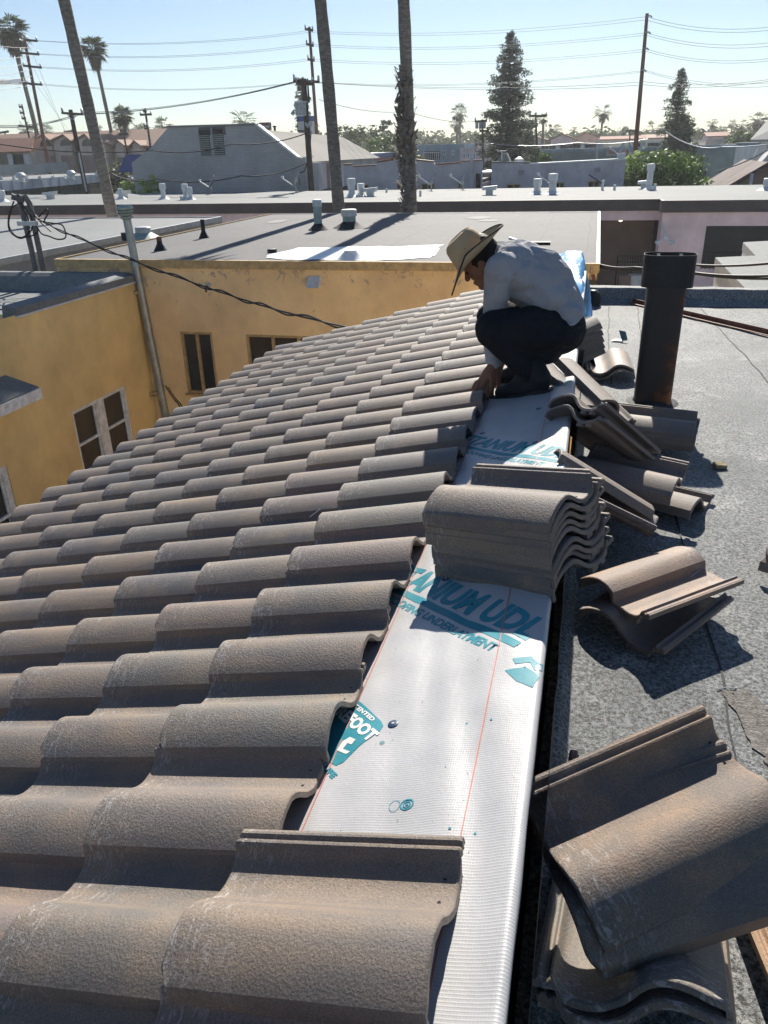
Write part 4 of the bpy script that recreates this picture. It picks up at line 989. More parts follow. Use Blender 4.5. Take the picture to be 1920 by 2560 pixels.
def spline(pts, n=60, closed=False):
    pts = [Vector(p) for p in pts]; out = []
    N = len(pts); R = range(N if closed else N-1)
    for i in R:
        p0, p1, p2, p3 = pts[(i-1) % N if closed else max(0, i-1)], pts[i], pts[(i+1) % N], pts[(i+2) % N if closed else min(N-1, i+2)]
        for k in range(n//len(R)):
            t_ = k/(n//len(R)); out.append(.5*((2*p1)+(-p0+p2)*t_+(2*p0-5*p1+4*p2-p3)*t_*t_+(-p0+3*p1-3*p2+p3)*t_**3))
    out.append(pts[0] if closed else pts[-1]); return out
Yc = YB+.12
for L in ([(45, 438), (25, 450), (18, 475), (22, 500), (45, 515), (62, 500), (60, 470), (45, 445)], [(30, 435), (22, 460), (20, 490), (40, 512), (72, 508), (82, 495), (70, 478)],
          [(46, 440), (58, 455), (68, 470), (70, 490), (62, 505), (50, 512)], [(84, 468), (100, 452), (104, 460), (96, 478), (112, 482), (135, 487), (142, 512), (125, 517), (105, 510), (90, 505), (80, 490)],
          [(62, 442), (80, 470), (90, 482), (110, 500)]):
    m = MB(); m.tube(spline([at_y(x, y, Yc) for x, y in L], 60), .014, 6); m.build('cable_loop', M_CABLE, mt, True)
a = at_y(72, 464, Yc); b = Vector((-1.9, 8.0, -1.42)); b = at_y(778, 714, 8.1)
P_ = []; c1 = at_y(272, 560, Yc-1.3)
pts = [at_y(72, 464, Yc), at_y(110, 488, Yc-.4), at_y(272, 557, Yc-1.6), at_y(450, 622, Yc-2.8), at_y(600, 670, Yc-4.0), b]
for k_, off in enumerate((0, .03)):
    m = MB(); m.tube([p+Vector((0, .01*math.sin(i*.9+k_*3), off*math.cos(i*.45+k_*3))) for i, p in enumerate(spline(pts, 120))], .0115, 6)
    tag(m.build('service_drop_cable', M_CABLE, None, True), 'black twisted service cable sagging from the left masts down to the tiled roof', 'cable', 'twisted pair of service drop cables')
q = at_y(449, 622, YB-.05); io = thing('cable_hook', 'small hook with worn plaster round it under the sagging cable', 'hook', q)
m = MB(); m.tube([q+Vector((0, .1, .05)), q+Vector((0, -.1, .02)), q+Vector((.02, -.12, -.06))], .02, 8); m.build('arm', M_RUSTP, io, True); m = MB(); m.lathe([(.06, 0), (.05, .03), (.01, .04)], 12, Matrix.Translation(q+Vector((0, .03, .04))) @ Matrix.Rotation(R_(90), 4, 'X')); m.build('plate', M_ALU, io, True)
for k in range(2):
    cable([at_x(355+k*5, 828+k*2, -8.35), at_y(385+k*5, 872, 12.0), at_y(402+k*5, 893, 11.0)], .012, 'thin black cable hanging beside the foot of the vent stack', group='thin cables at the vent stack foot', sag=.05, name='cable')

# ================================================================== PINK BUILDING
pk = thing('pink_building', 'long pink stucco building with dark fascia and pale flat roof beyond the courtyard', 'building', (0, 35, GZ))
PZ = -2.1; PY = 35.6; PY2 = 34.55; PX = at_y(1433, 436, 34.9).x; YE = 46.7
m = MB(); m.add([(-42, PY+.05, PZ), (PX, PY+.05, PZ), (PX, PY2+.05, PZ), (30, PY2+.05, PZ), (30, YE, PZ), (-42, YE, PZ)], [(0, 1, 2, 3, 4, 5)]); m.build('roof', M_PALE, pk)
FH = .42
m = MB(); m.box((-42, PY-.12, PZ-FH), (PX, PY+.048, PZ+.02)); m.build('fascia', M_FASC, pk)
m = MB(); m.box((PX+.002, PY2-.12, PZ-FH), (30, PY2+.048, PZ+.02)); m.build('fascia', M_FASC, pk)
m = MB(); m.box((PX-.1, PY2-.12, PZ-FH+.002), (PX, PY-.122, PZ+.018)); m.build('fascia', M_FASC, pk)
ox0, ox1, oz = at_y(1290, 480, PY).x, at_y(1424, 476, PY).x, at_y(1350, 476, PY).z
wall_with_holes('Y', PY, -42, PX, GZ, PZ-FH, [(ox0-1.2, ox1, GZ+.05, oz)], .2, 'wall', M_PINK, pk)
wx0 = at_y(1526, 489, PY2).x; wz1 = at_y(1590, 488, PY2).z; wz0_ = at_y(1530, 580, PY2).z
wall_with_holes('Y', PY2, PX, 30, GZ, PZ-FH, [(wx0, wx0+6, wz0_, wz1)], .2, 'wall', M_PINK, pk)
m = MB(); m.quad((PX, PY2, GZ), (PX, PY2, PZ-FH), (PX, PY+.2, PZ-FH), (PX, PY+.2, GZ)); m.build('return_wall', M_PINK, pk)
# recessed porch
m = MB(); m.box((ox0-1.2, PY+.21, GZ), (ox1+.3, PY+2.6, GZ+.06)); m.build('porch_floor', M_CONC, pk)
m = MB(); m.box((ox0-1.3, PY+2.6, GZ), (ox1+.3, PY+2.7, PZ-FH)); m.build('porch_wall', M_BROWNREC, pk)
m = MB(); m.box((ox1, PY+.21, GZ), (ox1+.1, PY+2.6, PZ-FH)); m.build('porch_wall', M_DARK, pk)
m = MB(); m.box((ox0-1.3, PY+.21, oz), (ox1, PY+2.6, oz+.05)); m.build('porch_ceiling', M_BROWNREC, pk)
q = at_y(1341, 476, PY+.3); m = MB(); m.lathe([(.02, 0), (.07, -.02), (.07, -.06), (.02, -.08)], 12, Matrix.Translation((q.x, PY+.5, oz-.01)))
ml = bpy.data.materials.new('warm lamp glass'); ml.use_nodes = True; ml.node_tree.nodes['Principled BSDF'].inputs['Emission Color'].default_value = (1, .75, .4, 1); ml.node_tree.nodes['Principled BSDF'].inputs['Emission Strength'].default_value = 3
m.build('porch_lamp', ml, pk, True)
m = MB(); m.box((wx0, PY2+.18, wz0_), (wx0+6, PY2+.2, wz1)); m.build('window_screen', M_BLACKP, pk)
for k in range(14): m = MB(); x = wx0+.02+k*.16; m.bar((x, PY2-.03, wz0_-.02), (x, PY2-.03, wz0_+.55), .025, .025); m.build('balcony_bar', M_BLACKP, pk)
m = MB(); m.bar((wx0, PY2-.03, wz0_+.55), (wx0+2.2, PY2-.03, wz0_+.55), .04, .04); m.build('balcony_rail', M_BLACKP, pk)
# gate in the porch
gt = thing('metal_gate', 'dark barred metal gate inside the brown porch recess', 'gate', (at_y(1350, 560, PY+.1).x, PY+.1, GZ))
gx0, gx1 = at_y(1334, 560, PY+.1).x, at_y(1400, 560, PY+.1).x; gz1 = at_y(1340, 552, PY+.1).z
for x in (gx0, gx1): m = MB(); m.bar((x, PY+.1, GZ), (x, PY+.1, gz1), .06, .06); m.build('gate_post', M_BLACKP, gt)
for z in (gz1, gz1-.25): m = MB(); m.bar((gx0, PY+.1, z), (gx1, PY+.1, z), .04, .04); m.build('rail', M_BLACKP, gt)
for k in range(1, 12): x = gx0+(gx1-gx0)*k/12; m = MB(); m.bar((x, PY+.1, GZ+.1), (x, PY+.1, gz1), .022, .022); m.build('bar', M_BLACKP, gt)
for (x, lb) in ((1350, 'larger pale flower pot with a bush behind the porch gate'), (1372, 'smaller white flower pot right of the larger one in the porch')):
    q = at_y(x, 613, PY-.5); o = thing('plant_pot', lb, 'plant pot', q)
    m = MB(); m.lathe([(.22, 0), (.3, .45), (.33, .47), (.28, .47)], 16, Matrix.Translation((q.x, PY-.5, q.z-.1))); m.build('pot', M_WHITEW if x > 1360 else M_TERRA, o, True)
# security lights
q = at_y(1437, 513, PY2-.3); sl = thing('security_light', 'twin headed white floodlight on the pink corner', 'floodlight', q)
m = MB(); m.tube([(PX+.02, PY2-.02, q.z+.5), (q.x, q.y, q.z+.1)], .035, 8); m.build('arm', M_WPAINT, sl, True)
m = MB(); m.lathe([(.02, .1), (.1, .08), (.1, -.05), (.02, -.08)], 12, Matrix.Translation(q)); m.build('sensor', M_WPAINT, sl, True)
for s_ in (-1, 1): m = MB(); m.tube([q, q+Vector((.18*s_, -.1, -.14)), q+Vector((.32*s_, -.15, -.22))], [.04, .05, .12], 12); m.build('lamp_head', M_WPAINT, sl, True)
# white pipes and vents on the pink building roof
PV = [(354, 430, 397, .13, 'tall white capped vent at the left beside the small tree', 1.35), (402, 431, 398, .13, 'tall white capped vent, left one of the close pair', 1.35), (412, 431, 405, .11, 'shorter white capped vent, right one of the close pair', 1.3),
      (262, 430, 408, .12, 'white vent with rusty top left of the small tree', 1.2), (7, 436, 412, .14, 'white rust streaked vent at the far left edge', 1.35), (392, 433, 424, .07, 'tiny white stub left of the close pair of vents', 1.0),
      (760, 425, 386, .17, 'tall white square capped vent right of the left palm trunk', 1.3), (780, 424, 397, .15, 'shorter white capped vent right of the tall one near the palm trunk', 1.3), (835, 416, 407, .06, 'tiny white stub between the two palm trunks', 1.0),
      (908, 424, 411, .06, 'small white pipe stub just right of the rough palm trunk', 1.0), (1160, 419, 387, .17, 'white capped vent, left one of two near the middle', 1.25), (1193, 419, 376, .18, 'taller white capped vent, right one of two near the middle', 1.3),
      (1301, 411, 389, .07, 'thin white pipe left of the round green tree', 1.0), (1327, 411, 399, .07, 'short thin white pipe in front of the round green tree', 1.0), (1401, 409, 355, .16, 'tallest white vent with slotted cap in front of the round tree', 1.25),
      (1414, 410, 397, .07, 'short white pipe right of the tallest white vent', 1.0), (1657, 411, 386, .18, 'white capped vent at the right edge of the photo', 1.3)]
for (x, yb, yt, r_, lb, cw) in PV: post(x, yb, yt, PZ, r_*.95, 'roof_vent_pipe', lb, 'vent pipe', M_WPAINT, M_WPAINT if cw > 1 else None, M_WPAINT if r_ > .1 else None, cw, .28, 'white vents on the pink building roof')
for (x, y, lb) in ((110, 430, 'white low box vent far left on the pink building roof'), (268, 428, 'white low box vent beside the left palm trunk'), (800, 424, 'white low box vent between the palm trunks'), (1057, 421, 'white low box vent in front of the tall conifer'), (1391, 408, 'white low box vent leaning on the tallest vent')):
    q = at_z(x, y, PZ); o = thing('box_vent', lb, 'roof vent', q, 'low box vents on the pink building roof')
    m = MB(); m.box((q.x-.16, q.y-.16, PZ-.01), (q.x+.16, q.y+.16, PZ+.22)); m.build('curb', M_WPAINT, o); m = MB(); m.prism([(q.x-.32, q.y-.25, PZ+.22), (q.x+.3, q.y-.25, PZ+.22), (q.x+.36, q.y-.25, PZ+.42), (q.x-.32, q.y-.25, PZ+.36)], (0, .5, 0)); fixn(m.build('hood', M_WPAINT, o))
def dish(x, y, d_, label, flip=1, s_=1.0):
    q = at_z(x, y, PZ) if d_ is None else at_y(x, y, d_); o = thing('satellite_dish', label, 'satellite dish', q, 'satellite dishes on the pink building roof')
    m = MB(); m.tube([q, q+Vector((0, 0, .35*s_))], .04*s_, 8); m.build('mast', M_GALV, o, True)
    M = Matrix.Translation(q+Vector((.12*flip*s_, 0, .6*s_))) @ Matrix.Rotation(R_(-62*flip), 4, 'Y') @ Matrix.Rotation(R_(15), 4, 'X')
    mb = MB(); prof = [(.01, 0), (.15*s_, .012*s_), (.3*s_, .05*s_), (.4*s_, .1*s_), (.41*s_, .11*s_), (.4*s_, .09*s_), (.3*s_, .035*s_), (.01, -.015)]; mb.lathe(prof, 22, M); mb.build('reflector', M_GALV, o, True)
    m = MB(); a = q+Vector((0, 0, .25*s_)); b = q+Vector((-.75*flip*s_, -.05, .72*s_)); m.tube([a, b], .03*s_, 8); m.build('feed_arm', M_WPAINT, o, True)
    m = MB(); m.tube([b, b+Vector((.12*flip*s_, 0, .05*s_))], .06*s_, 10); m.build('receiver', M_WPAINT, o, True)
dish(459, 419, None, 'satellite dish seen edge on before the grey brick wall, left one'); dish(640, 416, None, 'satellite dish on its mast at the right end of the grey brick wall', 1, 1.1)
dish(896, 413, None, 'satellite dish half behind the rough palm trunk'); dish(932, 411, None, 'dark backed satellite dish right of the rough palm trunk'); dish(1000, 409, None, 'satellite dish before the small window of the mauve wall')
dish(1190, 408, None, 'satellite dish hidden behind the two white vents'); 

# pale roof at the right edge
rn = thing('pale_roofed_neighbour', 'pale flat roofed building jutting in at the right edge', 'building', (5, 15, GZ))
V_ = [at_z(*q, -1.95) for q in ((1545, 556), (1610, 623), (1760, 640), (1760, 515), (1605, 523), (1632, 552))]
m = MB(); m.add(V_, [tuple(range(len(V_)))]); fixn(m.build('roof', M_PALE, rn))
m = MB(); m.prism([v-Vector((0, 0, .16)) for v in V_], (0, 0, .155)); fixn(m.build('roof_edge', M_ALU, rn))
m = MB(); V2 = [v+(sum(V_, Vector())/len(V_)-v)*.04 for v in V_]; m.prism([Vector((v.x, v.y, GZ)) for v in V2], (0, 0, -1.95-.165-GZ)); fixn(m.build('wall', M_WHITEW, rn))

# ================================================================== VEGETATION BUILDERS
def leaves(mb, c_, rad, n, s_, rnd, flat=.5, tri=False):
    for _ in range(n):
        v = Vector((rnd.gauss(0, 1), rnd.gauss(0, 1), rnd.gauss(0, 1))); v = v.normalized()*(rnd.random()**.45)
        p = c_+Vector((v.x*rad[0], v.y*rad[1], v.z*rad[2]))
        a = Vector((rnd.uniform(-1, 1), rnd.uniform(-1, 1), rnd.uniform(-flat, flat))).normalized()*s_*rnd.uniform(.6, 1.3)
        b = Vector((rnd.uniform(-1, 1), rnd.uniform(-1, 1), rnd.uniform(-1, 1))); b = (b-a*b.dot(a)/a.length_squared).normalized()*s_*rnd.uniform(.35, .7)
        k = len(mb.v)
        if tri: mb.v += [p-a, p+a*.6+b, p+a]; mb.f.append((k, k+1, k+2))
        else: mb.v += [p-a, p+b, p+a, p-b]; mb.f.append((k, k+1, k+2, k+3))
def ground_at(x, y, Y): p = at_y(x, y, Y); return Vector((p.x, Y, GZ))
def broad_tree(name, label, base, top, wd, mat, seed, clumps=40, per=60, leaf=.16, group=None, low=.25, gap=.0):
    rnd = random.Random(seed); H = top-base.z; o = thing(name, label, 'tree', base, group)
    m = MB(); tp = base+Vector((0, 0, H*.55)); m.tube([base, base.lerp(tp, .5)+Vector((wd*.03, 0, 0)), tp], [wd*.05, wd*.04, wd*.02], 8)
    cz = base.z+H*(low+(1-low)*.5); rz = H*(1-low)*.5
    for k in range(7):
        a = rnd.uniform(0, 6.28); m.tube([base.lerp(tp, .6), Vector((base.x, base.y, cz))+Vector((math.cos(a)*wd*.3, math.sin(a)*wd*.3, rnd.uniform(-.2, .5)*rz))], [wd*.022, wd*.006], 6)
    m.build('trunk', M_BARK, o, True)
    m = MB()
    for k in range(clumps):
        a = rnd.uniform(0, 6.283); e = rnd.uniform(-.75, 1); r = rnd.uniform(.55, 1.0)*math.sqrt(max(.05, 1-e*e*.85))
        c_ = Vector((base.x+math.cos(a)*r*wd/2*rnd.uniform(.7, 1), base.y+math.sin(a)*r*wd/2*.8, cz+e*rz*.86))
        q = wd*rnd.uniform(.10, .19)
        leaves(m, c_, (q, q, q*.75), per, leaf, rnd)
    m.build('crown', mat, o)
    return o
def conifer(name, label, base, top, wd, mat, seed, n=150, leaf=.16, low=.12, lean=0, group=None, sparse=1.0, cat='tree'):
    rnd = random.Random(seed); H = top.z-base.z; o = thing(name, label, cat, base, group)
    def ax(t_): return base.lerp(top, t_)
    m = MB(); m.tube([ax(0), ax(.5), ax(.98)], [wd*.045, wd*.03, .03], 8); m2 = MB()
    for k in range(n):
        t_ = low+(1-low)*(k/n)**.95; prof = (1-t_)**.62*(.62+.38*math.sin(min(1, (t_-low)/.25)*1.57))
        L = wd/2*prof*rnd.uniform(.55, 1.12)+.15; a = k*2.4+rnd.uniform(-.4, .4)
        s_ = ax(t_); e = s_+Vector((math.cos(a)*L, math.sin(a)*L, L*rnd.uniform(-.15, .3)))
        mid = s_.lerp(e, .55)+Vector((0, 0, L*.1)); m.tube([s_, mid, e], [.05+.02*L, .03, .012], 5, False)
        for q in range(max(2, int(L*3.2*sparse))):
            f_ = rnd.uniform(.25, 1.05); c_ = s_.lerp(e, f_)+Vector((0, 0, -.05*L))
            leaves(m2, c_, (.16+.09*L, .16+.09*L, .2+.05*L), int(12*sparse), leaf, rnd, .9, True)
    m.build('trunk', M_BARK, o, True); m2.build('crown', mat, o)
    return o
def fan(mb, p, d, s_, rnd, blades=9):
    d = d.normalized(); u = Vector((0, 0, 1)); r = d.cross(u)
    r = r.normalized() if r.length > .01 else Vector((1, 0, 0)); n_ = r.cross(d)
    for k in range(blades):
        a = R_(-78+156*k/(blades-1)); q = (d*math.cos(a)+r*math.sin(a)).normalized()*s_*rnd.uniform(.8, 1.1)*(.75+.25*math.cos(a))
        w_ = (d*-math.sin(a)+r*math.cos(a))*s_*.075
        mid = p+q*.55+n_*s_*.03; tip = p+q-Vector((0, 0, s_*.16*rnd.uniform(.3, 1.4)))
        i = len(mb.v); mb.v += [p, mid-w_, tip, mid+w_]; mb.f.append((i, i+1, i+2, i+3))
def palm(name, label, base, top, Rc, rad, seed, fronds=46, skirt=.5, group=None, blades=9, trunkname='trunk', rings=True, crown_up=1.0):
    rnd = random.Random(seed); o = thing(name, label, 'palm tree', base, group)
    H = (top-base).length; N = max(6, int(H/(.5 if rings and rad > .15 else 1.6))); m = MB(); P_ = []; Rr = []
    for k in range(N+1):
        t_ = k/N; w_ = (1-t_)*.15+1; c_ = base.lerp(top, t_)+Vector((math.sin(t_*3.1)*H*.006, 0, 0)); P_.append(c_); Rr.append(rad*w_*(1+.05*math.sin(k*2.1)))
    m.tube(P_, Rr, 12)
    tr = m.build(trunkname, M_PALM, o, True)
    m = MB(); g_ = MB()
    for k in range(fronds):
        a = k*2.399+rnd.uniform(-.2, .2); e = R_(rnd.triangular(-62, 80, 10))
        d = Vector((math.cos(a)*math.cos(e), math.sin(a)*math.cos(e), math.sin(e)))
        L = Rc*rnd.uniform(.45, .6); q = top+d*L+Vector((0, 0, Rc*.1)); g_.tube([top, top+d*L*.6+Vector((0, 0, .03*L)), q], [.025*Rc/1.8]*3, 4, False)
        fan(g_, q, d+Vector((0, 0, -.25)), Rc*.55, rnd, blades)
    g_.build('crown', M_FROND, o)
    if skirt > 0:
        for k in range(int(fronds*.8)):
            a = rnd.uniform(0, 6.283); h = rnd.uniform(0, 1)*skirt*Rc; q = top-Vector((0, 0, h))+Vector((math.cos(a), math.sin(a), 0))*(rad+.22*Rc*(1-h/(skirt*Rc+.01))*.8)
            fan(m, q, Vector((math.cos(a)*.3, math.sin(a)*.3, -1)), Rc*.42, rnd, 6)
        m.build('dead_frond_skirt', M_DEAD, o)
    return o

# near palms: only the trunks reach into the photo, the crowns stand above the frame
def big_palm(xb, yb, xt, yt, Y, rad, seed, label, rough=None):
    b = at_y(xb, yb, Y); t = at_y(xt, yt, Y); d = (t-b)/(t.z-b.z); base = b+d*(GZ-b.z); top = b+d*(7.4+seed*.5-b.z)
    o = palm('fan_palm', label, base, top, 2.1, rad, seed, 44, .45, None, 9)
    if rough:
        rnd = random.Random(seed+5); m = MB()
        z0, z1 = rough
        for k in range(520):
            t_ = k/520; z = z0+(z1-z0)*t_; c_ = b+d*(z-b.z); a = k*2.4+rnd.uniform(-.3, .3); rr_ = rad*(1.0+.55*math.sin(min(1, max(0, (t_-.45)/.4))*3.14)+.08*math.sin(t_*20))
            n_ = Vector((math.cos(a), math.sin(a), 0)); s_ = Vector((-n_.y, n_.x, 0)); L = rnd.uniform(.16, .3)*(1.8 if rnd.random() < .06 else 1); wv = rnd.uniform(.05, .085)
            p = c_+n_*rr_*.9; tip = c_+n_*(rr_+L*rnd.uniform(.25, .75))+Vector((0, 0, L*rnd.uniform(.1, .9)*(1 if rnd.random() < .8 else -1)))
            i = len(m.v); m.v += [p-s_*wv-Vector((0, 0, .1)), p+s_*wv-Vector((0, 0, .1)), tip+s_*wv*.45, tip-s_*wv*.45, p-s_*wv*.8+Vector((0, 0, .07)), p+s_*wv*.8+Vector((0, 0, .07))]
            m.f += [(i, i+1, i+2, i+3), (i+3, i+2, i+5, i+4)]
        m.build('leaf_bases', M_PALM, o)
big_palm(240, 472, 135, 0, 26.5, .185, 1, 'leftmost of three big palm trunks, smooth and leaning, crown above the frame')
big_palm(728, 462, 687, 0, 26.0, .175, 2, 'middle big palm trunk, smooth bark, standing behind the grey roof')
big_palm(883, 460, 866, 0, 26.0, .17, 3, 'rightmost big palm trunk, shaggy with old leaf bases behind the grey roof', (GZ+3, at_y(866, 150, 26).z))

# distant palms
PALMS = [(25, 75, 107, 405, 92, 2.3, .24, 'tall thin palm with a full green crown at the top left corner'), (203, 112, 262, 400, 92, 1.85, .2, 'tall slender palm just right of the leftmost big trunk'),
         (265, 255, 285, 345, 92, 1.5, .3, 'shorter palm with a thick dead frond skirt left of the grey brick gable')]
for k, (xt, yt, xb, yb, Y, Rc, rad, lb) in enumerate(PALMS):
    t = at_y(xt, yt, Y); b = at_y(xb, yb, Y); d = (t-b)/(t.z-b.z); base = b+d*(GZ-b.z)
    palm('fan_palm', lb, base, t, Rc, rad, 20+k, 70, .75 if k < 2 else 1.4, None, 9, rings=False)
SP = [(55, 285, 150, 2.0), (68, 292, 150, 1.8), (100, 287, 160, 2.0), (353, 278, 110, 1.7), (345, 285, 112, 1.2), (528, 266, 130, 2.6), (213, 280, 230, 1.6), (253, 281, 230, 1.7), (293, 294, 150, 1.8), (308, 290, 150, 2.2), (300, 283, 170, 1.5),
      (993, 247, 190, 2.4), (987, 270, 200, 2.2), (1147, 262, 150, 1.7), (1174, 258, 150, 1.1), (1302, 245, 190, 2.3), (1200, 283, 260, 2.4), (1268, 288, 300, 1.6), (1289, 286, 300, 1.6), (1341, 285, 300, 1.6), (1352, 290, 300, 2.2),
      (1412, 283, 240, 2.8), (1423, 286, 240, 2.4), (1539, 268, 260, 1.9), (1582, 269, 270, 1.6), (1635, 262, 190, 2.2), (1645, 268, 190, 2.0), (1600, 275, 210, 2.2), (1350, 282, 320, 1.7), (1560, 282, 330, 2), (1130, 284, 300, 2), (1508, 287, 300, 2), (1660, 270, 230, 2), (1240, 282, 320, 1.6), (1490, 283, 330, 1.6)]
for k, (x, y, Y, Rc) in enumerate(SP):
    t = at_y(x, y, Y); base = Vector((t.x, Y, GZ))
    lb = 'small distant fan palm rising above the hazy tree line' if x > 900 else 'small distant fan palm beyond the rooftops on the left'
    palm('fan_palm', lb, base, t, Rc, .22, 60+k, 26, .5, 'distant palms on the skyline right' if 'rising' in lb else 'distant palms on the skyline left', 7, rings=False)
for (x, y, Y) in ((633, 0, 0),)[:0]: pass

# conifers
b = ground_at(1097, 350, 80); conifer('deodar_cedar', 'tall dark cedar with a pointed top rising in the middle right of the skyline', b, at_y(1103, 70, 80), 7.4, M_CONIF, 3, 210, .17, .12, sparse=1.25)
b = ground_at(1455, 330, 84); conifer('deodar_cedar', 'smaller slim cedar with dense skirts near the right edge', b, at_y(1473, 150, 84), 4.8, M_CONIF, 5, 130, .15, .3, sparse=1.2)
b = ground_at(1470, 330, 86); conifer('dense_conifer', 'broad dark conifer standing around the slim cedar near the right edge', b, at_y(1478, 252, 86), 6.6, M_CONIF, 9, 130, .2, .05, sparse=1.8)
b = ground_at(672, 290, 95); conifer('sparse_pine', 'thin see-through pine behind the transformer pole', b, at_y(648, 168, 95), 5.2, M_CONIF, 12, 90, .2, .32, sparse=1.0)
b = ground_at(1140, 330, 100); conifer('dense_conifer', 'dark bushy conifer at the right foot of the tall cedar', b, at_y(1142, 283, 100), 5.5, M_CONIF, 14, 70, .22, .05, sparse=1.6)
# broad trees
bt = ground_at(1425, 400, 53)
broad_tree('green_tree', 'bright green round tree directly behind the pink building on the right', bt, at_y(1440, 332, 53).z, 6.6, M_LEAF, 31, 95, 120, .13, low=.2)
for (x, yt, Y, wd, mt_, sd_, lb) in ((277, 388, 48.5, 1.5, M_LEAFY, 41, 'sunlit yellow green bush, left one of two before the brick gable'), (325, 374, 48.5, 1.9, M_LEAFY, 42, 'sunlit yellow green bush, right and taller one before the brick gable')):
    b = ground_at(x, 420, Y); broad_tree('leafy_bush', lb, b, at_y(x, yt, Y).z, wd, mt_, sd_, 40, 60, .08, low=.35)
for (x, yt, Y, wd, mt_, sd_, lb) in (
    (745, 264, 120, 5.5, M_LEAFD, 50, 'flat topped dark tree left of the golden one behind the grey roof'), (790, 268, 125, 7.5, M_LEAFD, 51, 'rounded tree with golden green crown between the palm trunks'),
    (825, 290, 105, 5.5, M_LEAF, 52, 'mid green tree beside the blue striped building'), (858, 288, 100, 6.0, M_LEAFD, 53, 'tall green tree just left of the shaggy palm trunk'), (835, 250, 130, 3.4, M_CONIF, 54, 'narrow dark column tree left of the shaggy palm trunk'),
    (715, 285, 110, 6, M_LEAFD, 55, 'dark low tree between transformer pole and left trunk'), (262, 352, 70, 4.5, M_LEAFD, 56, 'dark green hedge tree in front of the left condominium row'), (1165, 320, 85, 3.5, M_LEAF, 57, 'small yellow green tree before the grey green store wall'),
    (1374, 320, 62, 2.6, M_LEAFY, 58, 'reddish green shrub at the foot of the tall leaning pole'), (1640-18, 282, 110, 9, M_LEAFD, 59, 'ivy covered round tree right of the slim cedar'), (1575, 290, 130, 4.5, M_LEAFD, 60, 'dark tree beside the beige block at right'),
    (1205, 290, 190, 8, M_LEAFD, 61, 'rounded tree beyond the store roof right of the cedar'), (1165, 292, 200, 7, M_LEAFD, 62, 'broad tree just right of the tall cedar base'), (1556, 318, 100, 4, M_LEAFD, 63, 'small dark tree behind the brown roofed house')):
    b = ground_at(x, 340, Y); broad_tree('leafy_tree', lb, b, at_y(x, yt, Y).z, wd, mt_, sd_, 44, 46, .02*wd+.12, low=.1)
# far tree belt: one mass nobody could count
rnd = random.Random(99); m = MB()
for k in range(620):
    x = rnd.uniform(-60, 1720); Y = rnd.uniform(190, 430)
    if x < 560 and rnd.random() < .75: continue
    yt = rnd.uniform(284, 300)-(x-830)*.012-(4 if rnd.random() < .12 else 0); t = at_y(x, yt, Y); H = t.z-GZ
    if H < 2: continue
    w_ = rnd.uniform(2.0, 4.6)
    for q in range(9):
        c_ = Vector((t.x+rnd.uniform(-w_, w_)*.8, Y+rnd.uniform(-2, 2), GZ+H*rnd.uniform(.25, .93))); leaves(m, c_, (w_*.5, w_*.5, H*.16), 12, .8, rnd)
tag(m.build('distant_trees', M_LEAFD, None), 'hazy belt of far off trees along the horizon', 'trees', None, 'stuff')

# ================================================================== FAR BUILDINGS
def boxb(name, label, x0, y0, x1, y1, Y, dep, mat, roofmat=None, lip=.25, zt=None, cat='building'):
    a = at_y(x0, y0, Y); b = at_y(x1, y1, Y); zt = (a.z+b.z)/2 if zt is None else zt; zb = GZ
    o = thing(name, label, cat, ((a.x+b.x)/2, Y, GZ)); m = MB()
    m.add([(a.x, Y, zb), (b.x, Y, zb), (b.x, Y+dep, zb), (a.x, Y+dep, zb), (a.x, Y, zt), (b.x, Y, zt), (b.x, Y+dep, zt), (a.x, Y+dep, zt)], [(0, 1, 5, 4), (1, 2, 6, 5), (2, 3, 7, 6), (3, 0, 4, 7)]); m.build('wall', mat, o)
    m = MB(); m.box((a.x+lip, Y+lip, zt-.35), (b.x-lip, Y+dep-lip, zt-.3)); m.build('roof', roofmat or M_LIGHTR, o)
    m = MB()
    for (p, q) in (((a.x-.03, Y-.03), (b.x+.03, Y+lip)), ((a.x-.03, Y+dep-lip), (b.x+.03, Y+dep+.03)), ((a.x-.03, Y+lip), (a.x+lip, Y+dep-lip)), ((b.x-lip, Y+lip), (b.x+.03, Y+dep-lip))): m.box((*p, zt), (*q, zt+.06))
    m.build('parapet_cap', M_ALU, o)
    return o, a.x, b.x, zt
def win(o, x0, y0, x1, y1, Y, frame=M_WOODW, glass=M_GLASS, cols=2):
    a = at_y(x0, y0, Y); b = at_y(x1, y1, Y); z0, z1 = min(a.z, b.z), max(a.z, b.z)
    m = MB(); f = .06*max(1, Y/60)
    m.box((a.x, Y-.06, z0), (b.x, Y-.01, z0+f)); m.box((a.x, Y-.06, z1-f), (b.x, Y-.01, z1)); m.box((a.x, Y-.06, z0+f), (a.x+f, Y-.01, z1-f)); m.box((b.x-f, Y-.06, z0+f), (b.x, Y-.01, z1-f))
    for k in range(1, cols): x = a.x+(b.x-a.x)*k/cols; m.box((x-f/2, Y-.06, z0+f), (x+f/2, Y-.01, z1-f))
    w_ = m.build('window', frame, o); m = MB(); m.box((a.x+f*.5, Y-.03, z0+f*.5), (b.x-f*.5, Y-.004, z1-f*.5)); m.build('pane', glass, w_)

